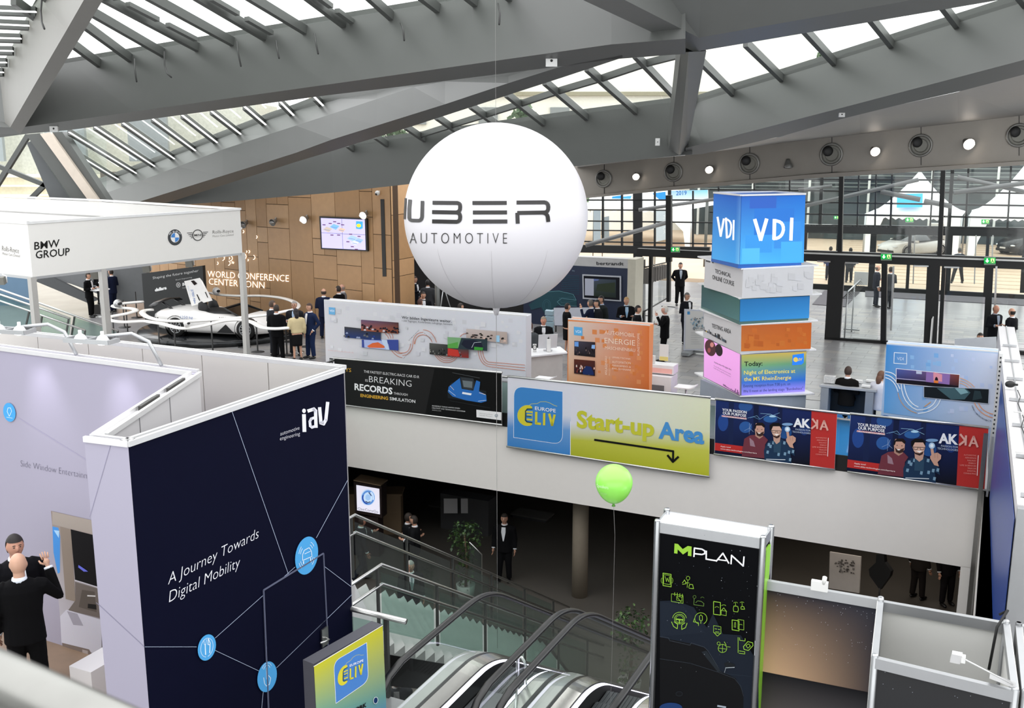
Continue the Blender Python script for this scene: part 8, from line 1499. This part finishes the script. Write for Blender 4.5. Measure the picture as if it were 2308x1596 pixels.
    if face if face is not None else (90 < az % 360 < 270):
        for sx in (-1, 1): mb = MB(); mb.ell(hd+V((sx*S(.03), S(.092), S(.008))), S(.012), S(.008), S(.006), 8, 6); mb.build('eye', mat('eye_dark', '1c1512', .3), t, local=True); mb = MB(); mb.ell(hd+V((sx*S(.031), S(.095), S(.03))), S(.019), S(.007), S(.004), 8, 4); mb.build('eyebrow', HM_, t, local=True)
        mb = MB(); mb.ell(hd+V((0, S(.094), -S(.055))), S(.024), S(.008), S(.005), 8, 4); mb.build('mouth', mat('lip_brown', '8a5048', .5), t, local=True)
        if glasses:
            mb = MB()
            for sx in (-1, 1): mb.tube([hd+V((sx*S(.033)+S(.024)*math.cos(a), S(.1), S(.006)+S(.017)*math.sin(a))) for a in [k*.63 for k in range(10)]], S(.003), 4, closed=True)
            mb.tube([hd+V((-S(.01), S(.102), S(.01))), hd+V((S(.01), S(.102), S(.01)))], S(.003), 4); mb.build('glasses', BLACK, t, local=True, kind='stuff')
    if hand == 'phone' or hand == 'cup': sh, el, wr, sx = A[1]; d = (wr-el).normalized(); mb = MB(); mb.box(wr+d*S(.1)+V((0, 0, .03)), .07, .012, .14); mb.build('held_phone', BLACK, t, local=True)
    return t
NV = '1a2036'; GY = '3c3d42'; BK_ = '0d0d0f'
person(197, 615, 95, 'man in black suit standing left of the far bistro table', arms=('fwd', 'fwd'), suit=BK_)
person(226, 605, 165, 'man in dark suit and white shirt behind the far bistro table', arms=('fwd', 'cross'), suit=BK_)
person(250, 607, -70, 'man in navy suit standing right of the far bistro table', arms=('fwd', 'fwd'), suit=NV)
person(612, 678, 50, 'man in dark grey suit with lanyard, leftmost of the talking group', h=1.82, arms=('fwd', 'pocket'), suit='24262b', hair='4a3a30')
person(620, 691, 8, 'man in black suit seen from behind in the talking group', arms=('fwd', 'fwd'), suit=BK_, h=1.78, foot=(628, 813))
person(663, 679, 182, 'grey haired man in light blue shirt facing the camera in the group', arms=('fwd', 'fwd'), shirt='b4cdea', hair='8a8480', suit='26272b', glasses=True)
person(681, 702, -25, 'woman in a beige top and black skirt with long dark hair', h=1.66, suit='c9b992', trou='141416', skirt=True, longh=True, hair='1c1416', arms=('fwd', 'down'), foot=(672, 813))
person(691, 689, 225, 'man in a navy suit standing at the right of the talking group', suit='1c2744', arms=('pocket', 'fwd'), hair='3c2820', foot=(703, 808))
person(729, 651, 2, 'balding man in navy suit seen from behind left of the grey poster wall', suit=NV, bald=True, hair='3a2c24', arms=('fwd', 'pocket'))
person(763, 645, -60, 'dark haired man in black suit behind the top left of the grey poster wall', suit=BK_, arms=('fwd', 'fwd')); person(772, 641, -95, 'bald man in grey jacket just behind the dark haired man', suit='6a6c72', bald=True, hair='9a8a80', skin='cf9c86', arms=('fwd', 'down'))
person(857, 674, 170, 'balding man seated at the timber wall, only his head above the poster wall', legs='sit', bald=True, hair='1c1614', arms=('fwd', 'fwd'))
person(934, 623, 120, 'man in open dark jacket and white shirt beside the bistro table with cups', arms=('pocket', 'reach'), suit='16181e', hair='3a2a20', skin='cc9a80'); person(964, 631, 5, 'man in a dark grey suit seen from behind, left below the balloon', suit='3a3b3e', hair='1c1a1a')
person(954, 658, 165, 'seated man in white shirt with his hand at his face behind the poster wall', legs='high', arms=('fwd', 'phone'), suit='16171a', hair='2c221e'); person(946, 674, 40, 'brown haired person seated in front of the man with his hand at his face', legs='sit', suit='c8c8cc', hair='4a3028'); person(1037, 684, 70, 'dark haired man seated behind the poster wall below the balloon', legs='sit', suit='2a2b2e', hair='2c2420')
person(1225, 714, 178, 'grey haired man in dark jacket seated behind the silver computer', legs='high', hair='8c7c6a', suit='191a1d', arms=('fwd', 'fwd'), lany='1c1c1e', skin='cc8f78', h=1.8); person(1194, 727, 25, 'man in grey jacket seen from behind at the left of the reception desk', legs='high', suit='4a4d50', hair='4a2c20', arms=('fwd', 'fwd'))
person(1278, 684, 75, 'woman in a black dress with white collar beside the white board', h=1.68, suit='121214', trou='121214', skirt=True, hair='1e1513', arms=('fwd', 'fwd'))
person(1338, 676, -55, 'grey haired man in navy suit, leftmost before the framed screen', suit=NV, hair='5a5450', arms=('raise', 'fwd'), lean=8); person(1347, 676, -110, 'dark haired man in the middle of the three before the framed screen', suit='1c1e22', hair='1a1616', arms=('fwd', 'fwd')); person(1356, 667, -120, 'taller dark haired man in greenish suit before the framed screen', suit='252a2a', hair='151213', shirt='a8c4e4', h=1.84)
person(1412, 670, 178, 'blond person in black jacket and pale blue shirt below the framed screen', suit='141417', hair='a8885a', shirt='a4c0d8', arms=('fwd', 'fwd'), lany='4aa0d8'); person(1437, 689, 110, 'dark haired man with white shirt and lanyard just left of the dark door post', suit='17181b', hair='1a1516', arms=('fwd', 'down'), lany='1c1c1e')
person(1500, 690, -80, 'white haired man in black suit holding up a phone', suit=BK_, hair='d4cfc8', arms=('raise', 'fwd'), hand='phone', skin='cf9c88', h=1.8, face=True); person(1548, 660, 140, 'grey haired man with glasses and lanyard behind the wheeled map board', suit='1a1b21', hair='6a6866', glasses=True, lany='dcdcdc', arms=('down', 'fwd')); person(1534, 592, 178, 'bearded man in long black suit standing before the left entrance', suit='101012', arms=('back', 'back'), hair='1c1816', shirt='9aa4b0', h=1.84)
person(1978, 598, 105, 'bald man in dark suit standing inside the vestibule, left of the glass door pull', suit='2a2d34', bald=True, hair='6a6460', arms=('fwd', 'down')); person(2009, 602, -20, 'man in a long dark coat behind the glass door pull', suit='3a3c3e', trou='26272a', arms=('fwd', 'fwd')); person(2164, 559, 0, 'man with legs apart looking out through the outer doors', suit='2a2e36', trou='2a2622', legs='wide', arms=('cross', 'cross'), hair='5a5650')
person(1873, 556, 10, 'person in a blue jacket outside behind the left inner door', suit='28345c', trou='20222a', zf=-.12, legs='walk'); person(1918, 559, 0, 'person in dark clothes outside seen over the coat rack', suit='2c2e34', zf=-.12)
person(2245, 688, 160, 'bald smiling man in dark suit at the top right behind the wide wall', suit='15161a', bald=True, hair='8a6a58', arms=('pocket', 'fwd'), skin='b8836c', shirt='8c98a8'); person(2283, 695, -35, 'balding man in black suit seen from behind at the top right', suit='121317', bald=True, hair='1c1816', arms=('fwd', 'fwd')); person(2210, 751, 200, 'dark haired seated person mostly hidden by the low partition', suit='1a1a1c', legs='sit')
person(1912, 827, 35, 'woman in a black jacket with short hair seated at the grey desk', h=1.7, legs='high', suit='151413', hair='3a2a22', arms=('fwd', 'fwd')); person(1986, 837, 60, 'woman in a white blouse with brown hair partly hidden by the blue poster wall', h=1.66, legs='high', suit='d8d8e0', trou='1c1c28', hair='6a4a38', longh=True, arms=('fwd', 'down'))
person(1554, 463, -70, 'man in dark clothes walking across the plaza outside', zf=-.12, legs='walk', suit='23262e', arms=('down', 'fwd'))
person(806, 1166, 60, 'man in dark clothes walking on the lower floor behind the stair rails', zf=-4.5, legs='walk', suit='1c1d22', trou='20242c', lean=8, arms=('reach', 'down'), skin='a87660')
ZL = -4.5
person(925, 1264, 165, 'grey haired man in suit and tie on the lower floor', zf=ZL, hair='a09a94', suit='1e1f22', tie='9aa0a8'); person(919, 1157, 70, 'left man of the two talking in the dark lower hall', zf=ZL, suit='17181a', arms=('fwd', 'fwd')); person(934, 1163, -80, 'right man of the two talking in the dark lower hall', zf=ZL, suit='17181a', arms=('fwd', 'fwd')); person(1137, 1158, 190, 'man in black suit standing in the dark lower hall behind the balloon string', zf=ZL, suit='121214', h=1.85)
person(893, 1516, 175, 'man with a pale scarf seen through the escalator glass', zf=ZL, suit='3a3c40', shirt='c4c4c4'); person(2060, 1195, 60, 'person in dark trousers in the lower hall, left of two', zf=ZL, suit='2a2624', trou='24201f', foot=(2064, 1350)); person(2130, 1205, 170, 'person in dark trousers in the lower hall, nearest the right corner post', zf=ZL, suit='1c1a1c', trou='1c1a1c', foot=(2130, 1362))
person(30, 1206, 140, 'dark haired man facing the camera against the lilac wall', suit='121216', hair='1c1614', vox=.013, arms=('fwd', 'cross'), skin='bb8a74', h=1.95, zf=.08); person(38, 1250, -20, 'bald man in black suit with raised right hand, seen from behind', suit='0b0b0d', bald='full', skin='c49a82', vox=.013, arms=('down', 'raise'), h=1.9, zf=.08, shirt='dfe6f0')
